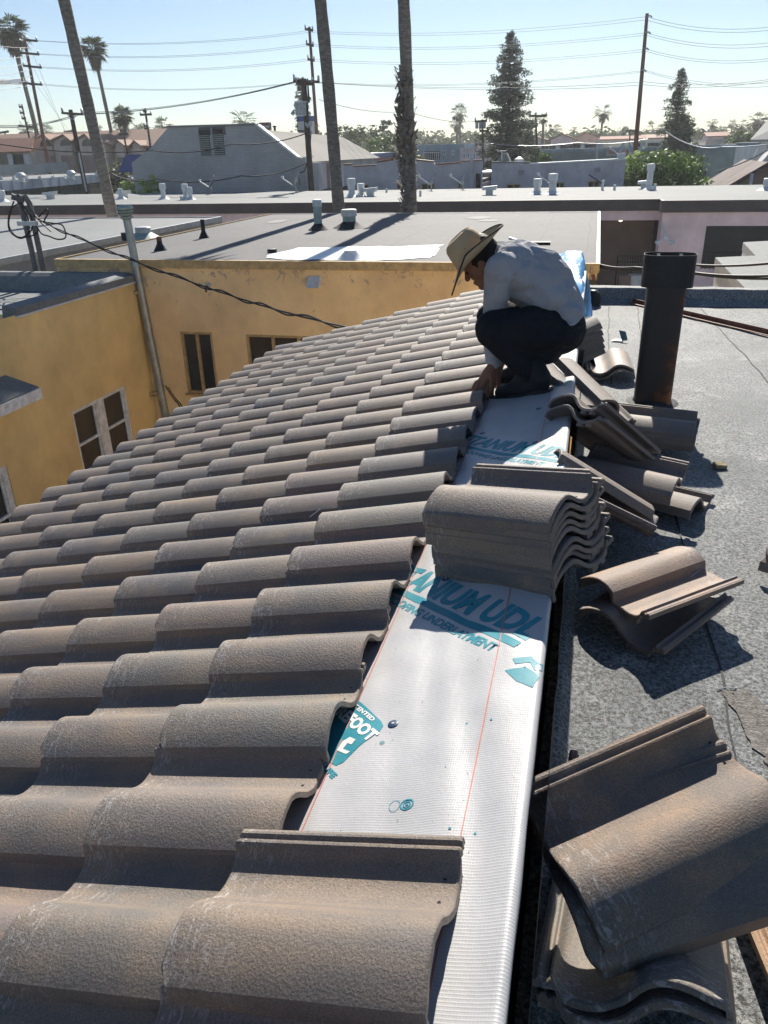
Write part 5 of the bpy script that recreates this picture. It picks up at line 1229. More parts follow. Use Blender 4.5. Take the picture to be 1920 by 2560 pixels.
# grey brick gable
YG = 50.0
pts = [at_y(*q, YG) for q in ((284, 352), (324, 321), (345, 296), (363, 275), (557, 270), (644, 341.5), (661, 342))]
xl, xr = pts[0].x, at_y(664, 415, YG).x
poly = [Vector((xl, YG, GZ))]+[Vector((p.x, YG, p.z)) for p in pts[:-1]]+[Vector((xr, YG, pts[5].z)), Vector((xr, YG, GZ))]
gb = thing('brick_gable_building', 'big grey painted brick gable building with two louvred openings', 'building', ((xl+xr)/2, YG, GZ))
m = MB(); m.prism(poly, (0, .35, 0)); fixn(m.build('wall', M_BRICK, gb))
p4, p5 = pts[4], pts[5]
m = MB(); m.bar((p4.x-.1, YG+.1, p4.z+.06), (p5.x, YG+.1, p5.z+.03), .5, .12); m.build('gable_coping', M_WPAINT, gb)
m = MB(); m.bar((pts[3].x, YG+.1, pts[3].z+.04), (p4.x+.05, YG+.1, p4.z+.04), .45, .1); m.build('gable_coping', M_LIGHTR, gb)
ze = p5.z; Yb = 68.0; rx = -17.0
m = MB()
A = Vector((p4.x, YG+.36, p4.z-.25)); Bq = Vector((p5.x+.4, YG+.36, ze-.25)); A2 = Vector((p4.x+.8, Yb-3.0, p4.z-.55)); B2 = Vector((p5.x+.6, Yb, ze-.25))
m.add([A, Bq, B2, A2], [(0, 1, 2, 3)]); L0 = Vector((pts[3].x, YG+.36, p4.z-.25)); L2 = Vector((pts[3].x+.8, Yb-3, p4.z-.55)); E0_ = Vector((pts[0].x-.2, YG+.36, pts[0].z-.2)); E2 = Vector((pts[0].x-.2, Yb, pts[0].z-.2))
m.add([L0, A, A2, L2], [(0, 1, 2, 3)]); m.add([E0_, L0, L2, E2], [(0, 1, 2, 3)]); m.add([L2, A2, B2, E2], [(0, 1, 2, 3)]); fixn(m.build('roof', M_SHIN, gb))
m = MB(); m.box((Bq.x-.5, YG+.36, GZ), (Bq.x-.3, Yb, ze-.3)); m.build('side_wall', M_WHITEW, gb)
for (x0, y0, x1, y1) in ((430, 291, 457, 337), (460, 289, 487, 336)):
    a = at_y(x0, y0, YG); b = at_y(x1, y1, YG); m = MB(); m.box((a.x, YG-.03, b.z), (b.x, YG-.005, a.z+.25)); lo = m.build('louvre', M_DARK, gb)
    m = MB(); n_ = 12
    for k in range(n_): z = b.z+(a.z-b.z)*(k+.3)/n_; m.bar((a.x+.02, YG-.06, z), (b.x-.02, YG-.06, z), .06, .045)
    m.build('slats', M_GREENM, lo)
a = at_y(428, 271, YG); b = at_y(488, 291, YG); m = MB(); m.box((a.x, YG-.004, b.z), (b.x, YG-.0005, at_y(428, 275, YG).z)); m.build('infill_panel', weathered('darker grey panel', c4(.12, .12, .125), .15, 2, .8, .002), gb)
a = at_y(457.5, 291, YG); m = MB(); m.box((a.x, YG-.07, at_y(457, 338, YG).z), (a.x+.08, YG-.031, at_y(457, 276, YG).z)); m.build('mullion', M_GREENM, gb)
# rooftop sign box and stack behind the ridge
q0, q1 = at_y(561, 282, 70), at_y(581, 264, 70)
o = thing('rooftop_sign', 'small red and white sign box above the ridge of the brick gable building', 'sign', (q0.x, 70, q0.z-.6)); m = MB(); m.box((q0.x, 70, q0.z), (q1.x, 70.5, q1.z)); m.build('panel', weathered('faded red panel', c4(.28, .13, .12), .3, 2, .7, .001), o)
for k in range(2): m = MB(); x = q0.x+.1+k*(q1.x-q0.x-.2); m.bar((x, 70.2, q0.z-.9), (x, 70.2, q0.z-.002), .06, .06); m.build('post', M_GALV, o)
m = MB(); m.box((q0.x+.3, 69.97, (q0.z+q1.z)/2-.1), (q1.x-.02, 69.995, (q0.z+q1.z)/2+.06)); m.build('stripe', M_WPAINT, o)
q = at_y(594, 284, 66); post_t = at_y(594, 275, 66).z
o = thing('roof_vent_pipe', 'thin pipe on the grey shingle roof right of the small sign', 'pipe', q); m = MB(); m.tube([q-Vector((0, 0, .5)), Vector((q.x, q.y, post_t))], .09, 8); m.build('pipe', M_BLACKP, o); m = MB(); m.lathe([(.16, 0), (.16, .1), (.02, .14)], 10, Matrix.Translation((q.x, q.y, post_t))); m.build('cap', M_BLACKP, o)

# blue and red striped building
A = at_y(657, 341, 50.9); B = at_z(870, 328.5, A.z)
sb = thing('striped_store', 'white store wall with blue and red band behind the middle palm trunk', 'building', (A.x, A.y, GZ))
d = (B-A); nrm = Vector((-d.y, d.x, 0)).normalized()
def slab(o_, z0, z1, off, name, mat, t0=0, t1=1): 
    a = A+d*t0; b = A+d*t1; m = MB(); n2 = nrm*-1*off
    m.prism([Vector((a.x, a.y, z0))+n2, Vector((b.x, b.y, z0))+n2, Vector((b.x, b.y, z0))+nrm*3, Vector((a.x, a.y, z0))+nrm*3], (0, 0, z1-z0)); return fixn(m.build(name, mat, o_))
slab(sb, GZ, A.z-.65, 0, 'wall', M_WHITEW); slab(sb, A.z-.648, A.z-.42, .12, 'red_band', M_REDB); slab(sb, A.z-.418, A.z, .15, 'blue_band', M_BLUEB); slab(sb, A.z+.002, A.z+.07, .17, 'band_cap', M_WPAINT)
a = at_y(662, 352, 49.6); b = at_y(690, 415, 49.6); m = MB(); m.box((a.x, 49.6, GZ), (b.x, 50.6, a.z)); m.build('pilaster', M_WHITEW, sb)
m = MB(); q = at_y(708, 352, 49.9); m.bar((q.x, 49.9, GZ), (q.x, 49.9, q.z), .16, .16); m.build('corner_post', M_BROWNREC, sb)
a = at_y(690, 378, 49.5); b = at_y(747, 414, 49.5); m = MB(); m.prism([(a.x, 49.2, at_y(690, 412, 49.5).z), (a.x+.5, 49.2, at_y(700, 407, 49.5).z), (b.x, 49.2, at_y(745, 402, 49.5).z), (b.x, 49.2, b.z-.1), (a.x, 49.2, b.z-.1)], (0, .6, 0)); fixn(m.build('lean_to_roof', M_SHIN, sb))
# pylon sign behind
q0, q1 = at_y(645, 291, 78), at_y(671, 250, 78)
o = thing('pylon_sign', 'white pylon sign with blue top stripe behind the transformer pole', 'sign', (q0.x, 78, GZ)); m = MB(); m.box((q0.x, 78, GZ), (q1.x, 79, q1.z-.45)); m.build('panel', M_WHITEW, o); m = MB(); m.box((q0.x-.05, 77.95, q1.z-.445), (q1.x+.05, 79.05, q1.z)); m.build('top_stripe', M_BLUEB, o)

# mauve plaster buildings
def outline(name, label, pl, Y, dep, mat, zroof):
    P_ = [at_y(*q, Y) for q in pl]; o = thing(name, label, 'building', (P_[0].x, Y, GZ))
    poly = [Vector((P_[0].x, Y, GZ))]+[Vector((p.x, Y, p.z)) for p in P_]+[Vector((P_[-1].x, Y, GZ))]
    m = MB(); m.prism(poly, (0, .3, 0)); fixn(m.build('wall', mat, o))
    m = MB(); m.box((P_[0].x+.05, Y+.31, zroof-.2), (P_[-1].x-.05, Y+dep, zroof)); m.build('roof', M_SHIN, o)
    for x in (P_[0].x, P_[-1].x-.2): m = MB(); m.box((x, Y+.31, GZ), (x+.2, Y+dep, zroof-.205)); m.build('side_wall', mat, o)
    return o, P_
Y1 = 49.8
l1, P1 = outline('mauve_plaster_building', 'stained grey mauve plaster building with stepped parapet behind the shaggy palm trunk', [(742, 357), (761, 357), (762, 361), (812, 359), (813.5, 352), (868, 344), (937, 351), (940, 357), (995, 353), (996, 350), (1042, 348)], Y1, 9, M_LILAC, -1.75)
for k in range(len(P1)-1):
    a, b = P1[k], P1[k+1]
    if abs(b.x-a.x) > .4: m = MB(); m.bar((a.x+.02, Y1+.13, a.z+.05), (b.x-.02, Y1+.13, b.z+.05), .4, .08); m.build('coping', M_RUSTP, l1)
for (x0, y0, x1, y1) in ((772, 398, 797, 413), (858, 396, 872, 412), (910, 396, 939, 411), (990, 393, 999, 409)): win(l1, x0, y0, x1, y1+8, Y1, M_TANW, M_GLASSB)
for x in (1033, 1028): m = MB(); p = at_y(x, 395, Y1-.05); m.box((p.x, Y1-.06, p.z-.6), (p.x+.13, Y1-.001, p.z+.5)); m.build('wall_slot', M_DARK, l1)
m = MB(); p = at_y(1019, 340, Y1-.2); m.tube([(p.x, Y1-.2, GZ), (p.x, Y1-.2, p.z)], .12, 10); m.build('downpipe', M_LILAC, l1, True)
l2, P2 = outline('mauve_plaster_building', 'grey mauve plaster building with satellite dishes and louvre vents, left of the round tree', [(1062, 352), (1100, 353), (1200, 355), (1352, 346)], Y1+.3, 10, M_LILAC, -1.35)
for (x0, y0, x1, y1) in ((1095, 397, 1124, 412), (1199, 394, 1219, 410), (1271, 391, 1294, 410)): win(l2, x0, y0, x1, y1, Y1+.3, M_TANW, M_GLASSB)
for (x0, y0, x1, y1) in ((1120, 368, 1132, 378), (1284, 363, 1296, 373)):
    a, b = at_y(x0, y0, Y1+.3), at_y(x1, y1, Y1+.3); lo = None
    m = MB(); m.box((a.x, Y1+.27, b.z), (b.x, Y1+.295, a.z)); lo = m.build('wall_vent', M_DARK, l2); m = MB()
    for k in range(5): z = b.z+(a.z-b.z)*(k+.5)/5; m.bar((a.x, Y1+.24, z), (b.x, Y1+.24, z), .04, .03)
    m.build('slats', M_LILAC, lo)
m = MB(); m.bar((P2[0].x, Y1+.45, P2[0].z+.04), (P2[1].x+1.2, Y1+.45, P2[1].z+.02), .4, .08); m.build('coping', M_PALE, l2); m = MB(); m.bar((P2[2].x-1, Y1+.45, P2[2].z+.06), (P2[3].x, Y1+.45, P2[3].z+.06), .4, .08); m.build('coping', M_ALU, l2)
a, b = at_y(1140, 352, Y1+2.4), at_y(1345, 341, Y1+2.4); m = MB(); m.prism([(a.x, Y1+2.4, a.z-.4), (b.x, Y1+2.4, a.z-.4), (b.x, Y1+2.4, b.z), (a.x, Y1+2.4, a.z)], (0, .3, 0)); fixn(m.build('inner_parapet', M_BLUEW, l2))
q = at_y(1088, 353, Y1+.9); m = MB(); m.prism([(q.x-.75, Y1+.9, q.z-.3), (q.x-.1, Y1+.9, q.z+.55), (q.x+.15, Y1+.9, q.z+.55), (q.x+.55, Y1+.9, q.z-.3)], (0, .8, 0)); fixn(m.build('roof_hatch', M_PALE, l2))
q = at_y(1121, 352, Y1+1.2); m = MB(); m.lathe([(.25, -.2), (.3, 0), (.28, .2), (.1, .32), (.01, .34)], 14, Matrix.Translation(q)); m.build('turbine_vent', M_ALU, l2, True)
q = at_y(1346, 345, Y1+.9); m = MB(); m.box((q.x-.35, Y1+.7, q.z-.1), (q.x+.1, Y1+1.1, q.z+.35)); m.build('roof_box', M_WPAINT, l2)
an = thing('roof_antenna', 'small forked antenna on the left end of the right mauve building', 'antenna', at_y(1084, 354, Y1+.6)); a = at_y(1084, 354, Y1+.6); b = at_y(1084, 327, Y1+.6)
m = MB(); m.tube([a, b], .04, 8); m.build('mast', M_ALU, an); m = MB(); m.tube([b+Vector((-.3, 0, .1)), b+Vector((-.2, 0, 0)), b+Vector((.25, 0, .02)), b+Vector((.33, 0, .12))], .035, 6); m.build('arm', M_ALU, an)
dish(1338, 343, Y1+.9, 'open dish antenna on the right end of the mauve building roof, left one', 1, .8); dish(1362, 345, Y1+2.2, 'thin rimmed dish on the mauve building roof beside the leaning pole', -1, .9)
m = MB(); a = at_y(1274, 375, Y1+.1); m.tube([at_y(1272, 377, Y1+.1), at_y(1308, 432-30, Y1+.1)], .03, 6); 
tag(m.build('drain_cable', M_CABLE, None), 'dark slanting cable across the face of the right mauve wall', 'cable')

# parked vehicle glimpsed between the mauve buildings
q = at_y(1053, 402, 54); cr = thing('parked_car', 'grey parked car glimpsed in the gap between the two mauve buildings', 'car', (q.x, 54, GZ))
zc = q.z-.5
m = MB(); m.prism([(q.x-.9, 54, zc), (q.x+.9, 54, zc), (q.x+.9, 54, zc+.75), (q.x+.72, 54, zc+.85), (q.x+.6, 54, zc+1.35), (q.x-.6, 54, zc+1.35), (q.x-.72, 54, zc+.85), (q.x-.9, 54, zc+.75)], (0, 4.2, 0)); fixn(m.build('body', M_ALU, cr))
m = MB(); m.prism([(q.x-.62, 53.97, zc+.85), (q.x+.62, 53.97, zc+.85), (q.x+.52, 53.97, zc+1.27), (q.x-.52, 53.97, zc+1.27)], (0, .02, 0)); m.build('windscreen', M_GLASS, cr)
for s_ in (-1, 1): m = MB(); m.box((q.x+s_*.62-.14, 53.96, zc+.5), (q.x+s_*.62+.14, 53.995, zc+.64)); m.build('headlight', M_WPAINT, cr)

# far blocks
o, x0, x1, zt = boxb('blue_apartment_building', 'blue grey apartment block with a white railed balcony right of the shaggy palm', 890, 314, 1004, 311, 112, 14, M_BLUEW)
a, b = at_y(917, 327, 111.9), at_y(953, 345, 111.9); m = MB(); m.box((a.x, 111.88, b.z), (b.x, 111.98, a.z)); m.build('balcony_recess', M_GLASS, o)
for k in range(9): m = MB(); x = a.x+(b.x-a.x)*k/8; m.bar((x, 111.5, b.z), (x, 111.5, b.z+.9), .05, .05); m.build('baluster', M_WPAINT, o)
m = MB(); m.bar((a.x, 111.5, b.z+.9), (b.x, 111.5, b.z+.9), .12, .1); m.build('balcony_rail', M_WPAINT, o); m = MB(); m.box((a.x-.1, 111.3, b.z-.3), (b.x+.1, 111.87, b.z-.01)); m.build('balcony_slab', M_BLUEW, o)
for (xa, xb) in ((957, 963), (976, 982), (895, 902)): win(o, xa, 324, xb, 335, 112, M_WOODW, M_GLASS, 1)
a, b = at_y(952, 313, 111.6), at_y(1004, 350, 111.6); m = MB(); m.box((a.x, 111.2, GZ), (a.x+.3, 111.99, zt-.2)); m.build('corner_pier', M_BLUEW, o)
o, *_ = boxb('pink_stucco_house', 'dusty pink stucco house with dark windows right of the blue block', 994, 321, 1040, 319, 111, 9, M_PINK); 
for (xa, xb) in ((1000, 1005), (1009, 1014), (1022, 1027)): win(o, xa, 330, xb, 342, 111, M_WOODW, M_GLASS, 1)
o, *_ = boxb('pink_stucco_house', 'upper pink block behind the left foot of the tall cedar', 1017, 309, 1042, 308, 122, 8, M_PINK); win(o, 1026, 313, 1030, 318, 122, M_WOODW, M_GLASS, 1)
o, sx0, sx1, szt = boxb('store_building', 'long grey green store building with a red lettered sign behind the mauve building', 1100, 320, 1620, 318, 96, 30, M_GREENW)
for x in (1184, 1225, 1254, 1310, 1480): p = at_y(x, 330, 96); m = MB(); m.box((p.x-.35, 95.8, GZ), (p.x+.35, 95.99, szt-.1)); m.build('pilaster', M_GREENW, o)
m = MB(); m.box((sx0, 95.85, szt-.28), (sx1, 95.97, szt-.02)); m.build('cornice', M_BLUEW, o)
a, b = at_y(1309, 337, 95.7), at_y(1372, 320, 95.7); sg = thing('store_sign', None, None); sg.parent = o; sg.location = -wloc(o)
m = MB(); m.box((a.x, 95.68, a.z), (b.x, 95.79, b.z)); m.build('sign_panel', M_GREYW, sg)
def flat_text(body, org, wd, ht, Y, mat, par, name='lettering', bold=.03):
    V, F = text_mesh(body, bold); me = bpy.data.meshes.new(name); me.from_pydata([(org[0]+a*wd, Y, org[1]+b*ht) for a, b in V], [], F); me.materials.append(mat)
    t = bpy.data.objects.new(name, me); C.objects.link(t); t.parent = par; return t
W_ = b.x-a.x; H_ = b.z-a.z
flat_text('Smart', (a.x+W_*.08, a.z+H_*.30), W_*.52, H_*.52, 95.66, M_REDB, sg); flat_text('&', (a.x+W_*.68, a.z+H_*.38), W_*.14, H_*.5, 95.66, M_REDB, sg); flat_text('Final', (a.x+W_*.62, a.z+H_*.06), W_*.26, H_*.26, 95.66, M_REDB, sg)
for k, (x, wv) in enumerate(((1160, 2.2), (1185, 1.4), (1208, 2.5), (1236, 1.6), (1262, 2.2), (1396, 2.4), (1365, 1.5))):
    p = at_y(x, 316, 104); u_ = thing('rooftop_air_unit', 'boxy metal air unit on the grey green store roof', 'air conditioner', (p.x, 104, szt-.3), 'air units on the store roof')
    m = MB(); m.box((p.x, 104, szt-.3), (p.x+wv, 105.5, szt+.55)); m.build('cabinet', M_ALU if k % 2 else M_GREYW, u_); m = MB(); m.box((p.x+.15, 103.96, szt+.0), (p.x+wv*.6, 103.995, szt+.4)); m.build('grille', M_BLACKP, u_)
def gable(name, label, xl, yl, xr, yr, ype, Y, dep, wall, roof, wins=(), cat='house', ridge='Y'):
    a, b = at_y(xl, yl, Y), at_y(xr, yr, Y); ze = (a.z+b.z)/2; c_ = at_y((xl+xr)/2, ype, Y); o = thing(name, label, cat, (c_.x, Y, GZ)); ov = .35
    if ridge == 'Y':
        m = MB(); m.prism([(a.x, Y, GZ), (b.x, Y, GZ), (b.x, Y, ze), (c_.x, Y, c_.z), (a.x, Y, ze)], (0, dep, 0)); fixn(m.build('wall', wall, o)); m = MB()
        dx = b.x-c_.x; sl_ = (c_.z-ze)/dx
        for s_ in (-1, 1):
            m.prism([(c_.x, Y-ov, c_.z+.02), (c_.x+s_*(dx+ov), Y-ov, ze-sl_*ov+.02), (c_.x+s_*(dx+ov), Y-ov, ze-sl_*ov+.2), (c_.x, Y-ov, c_.z+.2)], (0, dep+2*ov, 0))
        fixn(m.build('roof', roof, o))
    else:
        m = MB(); zr = c_.z; m.prism([(a.x, Y, GZ), (a.x, Y+dep, GZ), (a.x, Y+dep, ze), (a.x, Y+dep/2, zr), (a.x, Y, ze)], (b.x-a.x, 0, 0)); fixn(m.build('wall', wall, o)); m = MB(); sl_ = (zr-ze)/(dep/2)
        for s_ in (0, 1):
            y0 = Y+dep/2; y1 = Y-ov if s_ == 0 else Y+dep+ov
            m.prism([(a.x-ov, y0, zr+.02), (a.x-ov, y1, ze-sl_*ov+.02), (a.x-ov, y1, ze-sl_*ov+.2), (a.x-ov, y0, zr+.2)], (b.x-a.x+2*ov, 0, 0))
        fixn(m.build('roof', roof, o))
    for wq in wins: win(o, *wq, Y, M_WOODW, M_GLASS, 1)
    return o
# brown roofed house at right edge
gable('brown_roofed_house', 'brown gabled house with dark shingle roof at the right edge', 1566, 422, 1745, 418, 358, 52, 8, M_BROWNW, M_ROOFBRN)
m = MB(); p = at_y(1625, 375, 51.5); m.tube([(p.x, 51.5, p.z-1.6), (p.x, 51.5, p.z)], .09, 8); o = m.build('wall_flue', M_WPAINT, None); tag(o, 'thin white capped flue on the brown gable wall at right', 'pipe')
o, *_ = boxb('dark_blue_building', 'dark slate blue building with sloping light roof at the far right edge', 1640, 309, 1760, 306, 75, 12, M_BLUEW)
m = MB(); a = at_y(1636, 318, 74.8); m.prism([(a.x-.4, 74.8, at_y(1628, 357, 74.8).z), (a.x+.7, 74.8, at_y(1640, 357, 74.8).z), (a.x+.7, 74.8, at_y(1640, 305, 74.8).z), (a.x+.3, 74.8, at_y(1636, 302, 74.8).z)], (0, .15, 0)); fixn(m.build('end_wall', M_WHITEW, o))
m = MB(); a, b = at_y(1640, 308, 75), at_y(1760, 280, 75); m.prism([(a.x-.8, 74.5, a.z+.07), (b.x, 74.5, a.z+.07), (b.x, 80, a.z+2.0), (a.x+1.2, 80, a.z+1.6)], (0, 0, .15)); fixn(m.build('sloped_roof', M_PALE, o))
q0 = at_y(1682, 352, 70); o = thing('arched_canopy', 'small white arched canopy below the slate blue building', 'canopy', (q0.x, 70, GZ)); m = MB(); m.prism([(q0.x-1.3, 70, q0.z), (q0.x+1.6, 70, q0.z), (q0.x+1.2, 70, q0.z+.9), (q0.x+.3, 70, q0.z+1.6), (q0.x-.4, 70, q0.z+1.2)], (0, 2, 0)); fixn(m.build('shell', M_WHITEW, o)); m = MB(); m.box((q0.x-1.5, 69.8, q0.z-.5), (q0.x+2.5, 72, q0.z-.02)); m.build('base', M_BLUEW, o)
boxb('beige_block', 'plain beige block between the slim cedar and the ivy tree', 1525, 303, 1582, 300, 118, 8, M_CREAM)
for k, (xl, yl, xr, pe, Y, lb) in enumerate(((1190, 302, 1240, 291, 150, 'tan gabled roof beyond the store, left one'), (1236, 302, 1300, 288, 160, 'large pinkish gabled roof beyond the store'), (1300, 303, 1392, 296, 140, 'long low red brown roof beyond the store'), (1392, 300, 1455, 292, 150, 'low brown roof between leaning pole and slim cedar'), (1530, 296, 1575, 287, 170, 'low orange roof far off behind the beige block'),
    (1130, 304, 1178, 296, 150, 'pale pink gable right of the tall cedar'))):
    gable('distant_house', lb, xl, yl, xr, yl-1, pe, Y, 10, M_CREAM if k % 2 else M_PINK, M_ROOFTAN if k % 2 else M_ROOFRED, ridge='X' if k in (2, 3, 4) else 'Y')
boxb('tan_commercial_block', 'long tan low block just above the store roof', 1290, 305, 1430, 302, 130, 8, M_CREAM)

# condominium row on the left
cz = at_y(80, 310, 88)
cd_ = thing('condominium_row', 'row of cream condominiums with tan tiled gables along the left skyline', 'building', (-55, 88, GZ)); YCn = 88
a, b = at_y(-60, 322, YCn), at_y(345, 316, YCn); zc_ = at_y(90, 324, YCn).z
m = MB(); m.box((a.x, YCn, GZ), (b.x, YCn+9, zc_)); m.build('wall', M_CREAM, cd_)
m = MB(); m.prism([(a.x-.3, YCn-.5, zc_-.1), (a.x-.3, YCn+4.5, zc_+1.75), (a.x-.3, YCn+9.5, zc_-.1), (a.x-.3, YCn+9.5, zc_+.1), (a.x-.3, YCn+4.5, zc_+1.95), (a.x-.3, YCn-.5, zc_+.1)], (b.x-a.x+.6, 0, 0)); fixn(m.build('roof', M_ROOFTAN, cd_))
for (xl, xr, ye, yp, dv) in ((67, 112, 305, 293, 2.6), (112, 154, 304, 293, 2.6), (160, 199, 304, 292, 2.6), (203, 230, 312, 305, 1.4), (247, 268, 313, 305, 1.4), (284, 303, 313, 306, 1.4)):
    a, b = at_y(xl+2, ye, YCn-dv), at_y(xr-2, ye, YCn-dv); c_ = at_y((xl+xr)/2+(7 if dv > 2 else 0), yp, YCn-dv); Yg = YCn-dv; ze = (a.z+b.z)/2; c_.x = (a.x+b.x)/2+.5*(dv > 2)
    m = MB(); m.prism([(a.x, Yg, GZ), (b.x, Yg, GZ), (b.x, Yg, ze), (c_.x, Yg, c_.z), (a.x, Yg, ze)], (0, dv+2.5, 0)); gw = fixn(m.build('gable_bay', M_CREAM, cd_)); m = MB()
    for xx, s_ in ((a.x, -1), (b.x, 1)):
        sl_ = (c_.z-ze)/abs(xx-c_.x); e = xx+s_*.3; zz = ze-sl_*.3; m.prism([(c_.x, Yg-.3, c_.z+.02), (e, Yg-.3, zz+.02), (e, Yg-.3, zz+.17), (c_.x, Yg-.3, c_.z+.17)], (0, dv+3.1, 0))
    fixn(m.build('bay_roof', M_ROOFTAN, gw))
    if dv > 2:
        m = MB(); n_ = 10; rr_ = .75; q = Vector((c_.x, Yg-.02, ze-.55)); m.add([(q.x+rr_*math.cos(math.pi*k/n_), q.y, q.z+rr_*math.sin(math.pi*k/n_)) for k in range(n_+1)], [tuple(range(n_, -1, -1))]); m.build('arched_window', M_GLASS, gw)
        m = MB(); m.box((c_.x-.95, Yg-.03, ze-3.9), (c_.x+.95, Yg-.004, ze-1.5)); m.build('balcony_opening', M_BROWNREC, gw)
        m = MB(); m.box((c_.x-1.1, Yg-.3, ze-4.0), (c_.x+1.1, Yg-.031, ze-3.3)); m.build('balcony_front', M_CREAM, gw)
    else:
        m = MB(); m.box((c_.x-.5, Yg-.03, ze-2.4), (c_.x+.5, Yg-.004, ze-1.3)); m.build('window', M_GLASS, gw)
for x in (24, 33, 50, 62, 78, 89, 120, 136, 150, 176, 214, 238, 272, 300, 318):
    p = at_y(x, 332, YCn-.02); m = MB(); m.box((p.x-.5, YCn-.05, p.z-.6), (p.x+.5, YCn-.004, p.z+.6)); m.build('window', M_GLASS, cd_)
a, b = at_y(-40, 330, 82), at_y(66, 328, 82)
rw = thing('red_tiled_building', 'cream building with ribbed dark red tile roof at the left edge', 'building', (a.x, 82, GZ)); m = MB(); m.box((a.x, 82, GZ), (b.x, 86, a.z)); m.build('wall', M_CREAM, rw)
m = MB(); m.prism([(a.x, 81.5, a.z-.1), (b.x+.3, 81.5, a.z-.1), (b.x-1, 84.5, a.z+1.3), (a.x, 84.5, a.z+1.3)], (0, 0, .12)); fixn(m.build('roof', M_ROOFRED, rw))
for x in (6, 28, 40, 52): p = at_y(x, 343, 82); m = MB(); m.box((p.x-.7, 81.93, p.z-.6), (p.x+.7, 81.996, p.z+.5)); m.build('window', M_GLASS if x % 4 else M_WPAINT, rw)

# panelled showroom with white fascia
A_ = at_y(-10, 392, 51); B_ = at_z(286, 371, A_.z); B_ = A_+(B_-A_)*1.0
pb = thing('panelled_showroom', 'long low showroom with pale metal fascia panels over dark glass, left', 'building', (A_.x, A_.y, GZ)); dd = (B_-A_); Ld = dd.length; du = dd.normalized(); nn_ = Vector((-du.y, du.x, 0))
z1_ = A_.z; z0_ = at_y(-10, 414, 51).z
m = MB(); m.prism([A_+Vector((0, 0, z0_-z1_)), B_+Vector((0, 0, z0_-z1_)), B_, A_], nn_*.3); fixn(m.build('fascia', weathered('pale blue grey panels', c4(.42, .48, .54), .06, .5, .4, .0005), pb))
for k in range(17): q = A_+du*(Ld*(k+.5)/17)-nn_*.012; m = MB(); m.bar(q+Vector((0, 0, z0_-z1_)), q, .05, .02, tuple(nn_)); m.build('panel_joint', M_BLUEW, pb)
m = MB(); m.prism([A_+nn_*.31, B_+nn_*.31, B_+nn_*9, A_+nn_*9], (0, 0, .0)); m = MB(); m.add([A_+nn_*.31+Vector((0, 0, -.05)), B_+nn_*.31+Vector((0, 0, -.05)), B_+nn_*9+Vector((0, 0, -.05)), A_+nn_*9+Vector((0, 0, -.05))], [(0, 1, 2, 3)]); m.build('roof', M_PALE, pb)
m = MB(); m.prism([Vector((A_.x, A_.y, GZ))+nn_*1.5, Vector((B_.x, B_.y, GZ))+nn_*1.5, Vector((B_.x, B_.y, z0_))+nn_*1.5, Vector((A_.x, A_.y, z0_))+nn_*1.5], nn_*.2); fixn(m.build('glazing', glass_mat('teal dark glazing', (.05, .075, .085)), pb))
m = MB(); m.prism([A_+nn_*.31+Vector((0, 0, z0_-z1_+.02)), B_+nn_*.31+Vector((0, 0, z0_-z1_+.02)), B_+nn_*1.5+Vector((0, 0, z0_-z1_+.02)), A_+nn_*1.5+Vector((0, 0, z0_-z1_+.02))], (0, 0, .05)); fixn(m.build('soffit', M_BLUEW, pb))
# white framed duct rack standing on it
a, b = at_y(-10, 366, 57), at_y(146, 357, 57); rk = thing('roof_screen', 'long white metal screen on posts standing on the left showroom roof', 'roof screen', (a.x, 57, z1_))
m = MB(); m.prism([(a.x, 57, a.z-.45), (b.x, 57.0, b.z-.45), (b.x, 57, b.z+.25), (a.x, 57, a.z+.25)], (0, .1, 0)); fixn(m.build('panel', M_GREYW, rk))
for k in range(6): x = a.x+(b.x-a.x)*(k+.3)/5.6; m = MB(); m.bar((x, 57.05, z1_-.1), (x, 57.05, a.z-.46), .12, .12); m.build('post', M_WPAINT, rk); m = MB(); m.bar((x, 57.05, a.z-.5), (x+.5, 56.2, z1_-.05), .1, .1); m.build('brace', M_WPAINT, rk)
for (x, y, lb) in ((155, 386, 'round white fan vent on the showroom roof'), (47, 392, 'small white dome vent on the showroom roof at left'), (219, 388, 'small vent by the leaning wooden pole foot')):
    p = at_z(x, y, z1_); o = thing('dome_vent', lb, 'roof vent', p); m = MB(); m.lathe([(.2, -.05), (.2, .2), (.32, .25), (.34, .4), (.2, .55), (.01, .58)], 16, Matrix.Translation(p)); m.build('dome', M_WPAINT, o, True); m = MB(); m.box((p.x-.35, p.y-.35, p.z-.1), (p.x+.35, p.y+.35, p.z-.04)); m.build('curb', M_GREYW, o)
a = at_y(263, 372, 53); m = MB(); m.prism([a+Vector((-.3, 0, 0)), a+Vector((1.3, 0, 0)), a+Vector((1.5, 0, 1.1)), a+Vector((.5, 0, 1.1))], (0, .4, 0)); o = fixn(m.build('blue_awning', M_BLUEB, None)); tag(o, 'small bright blue awning left of the brick gable', 'awning')

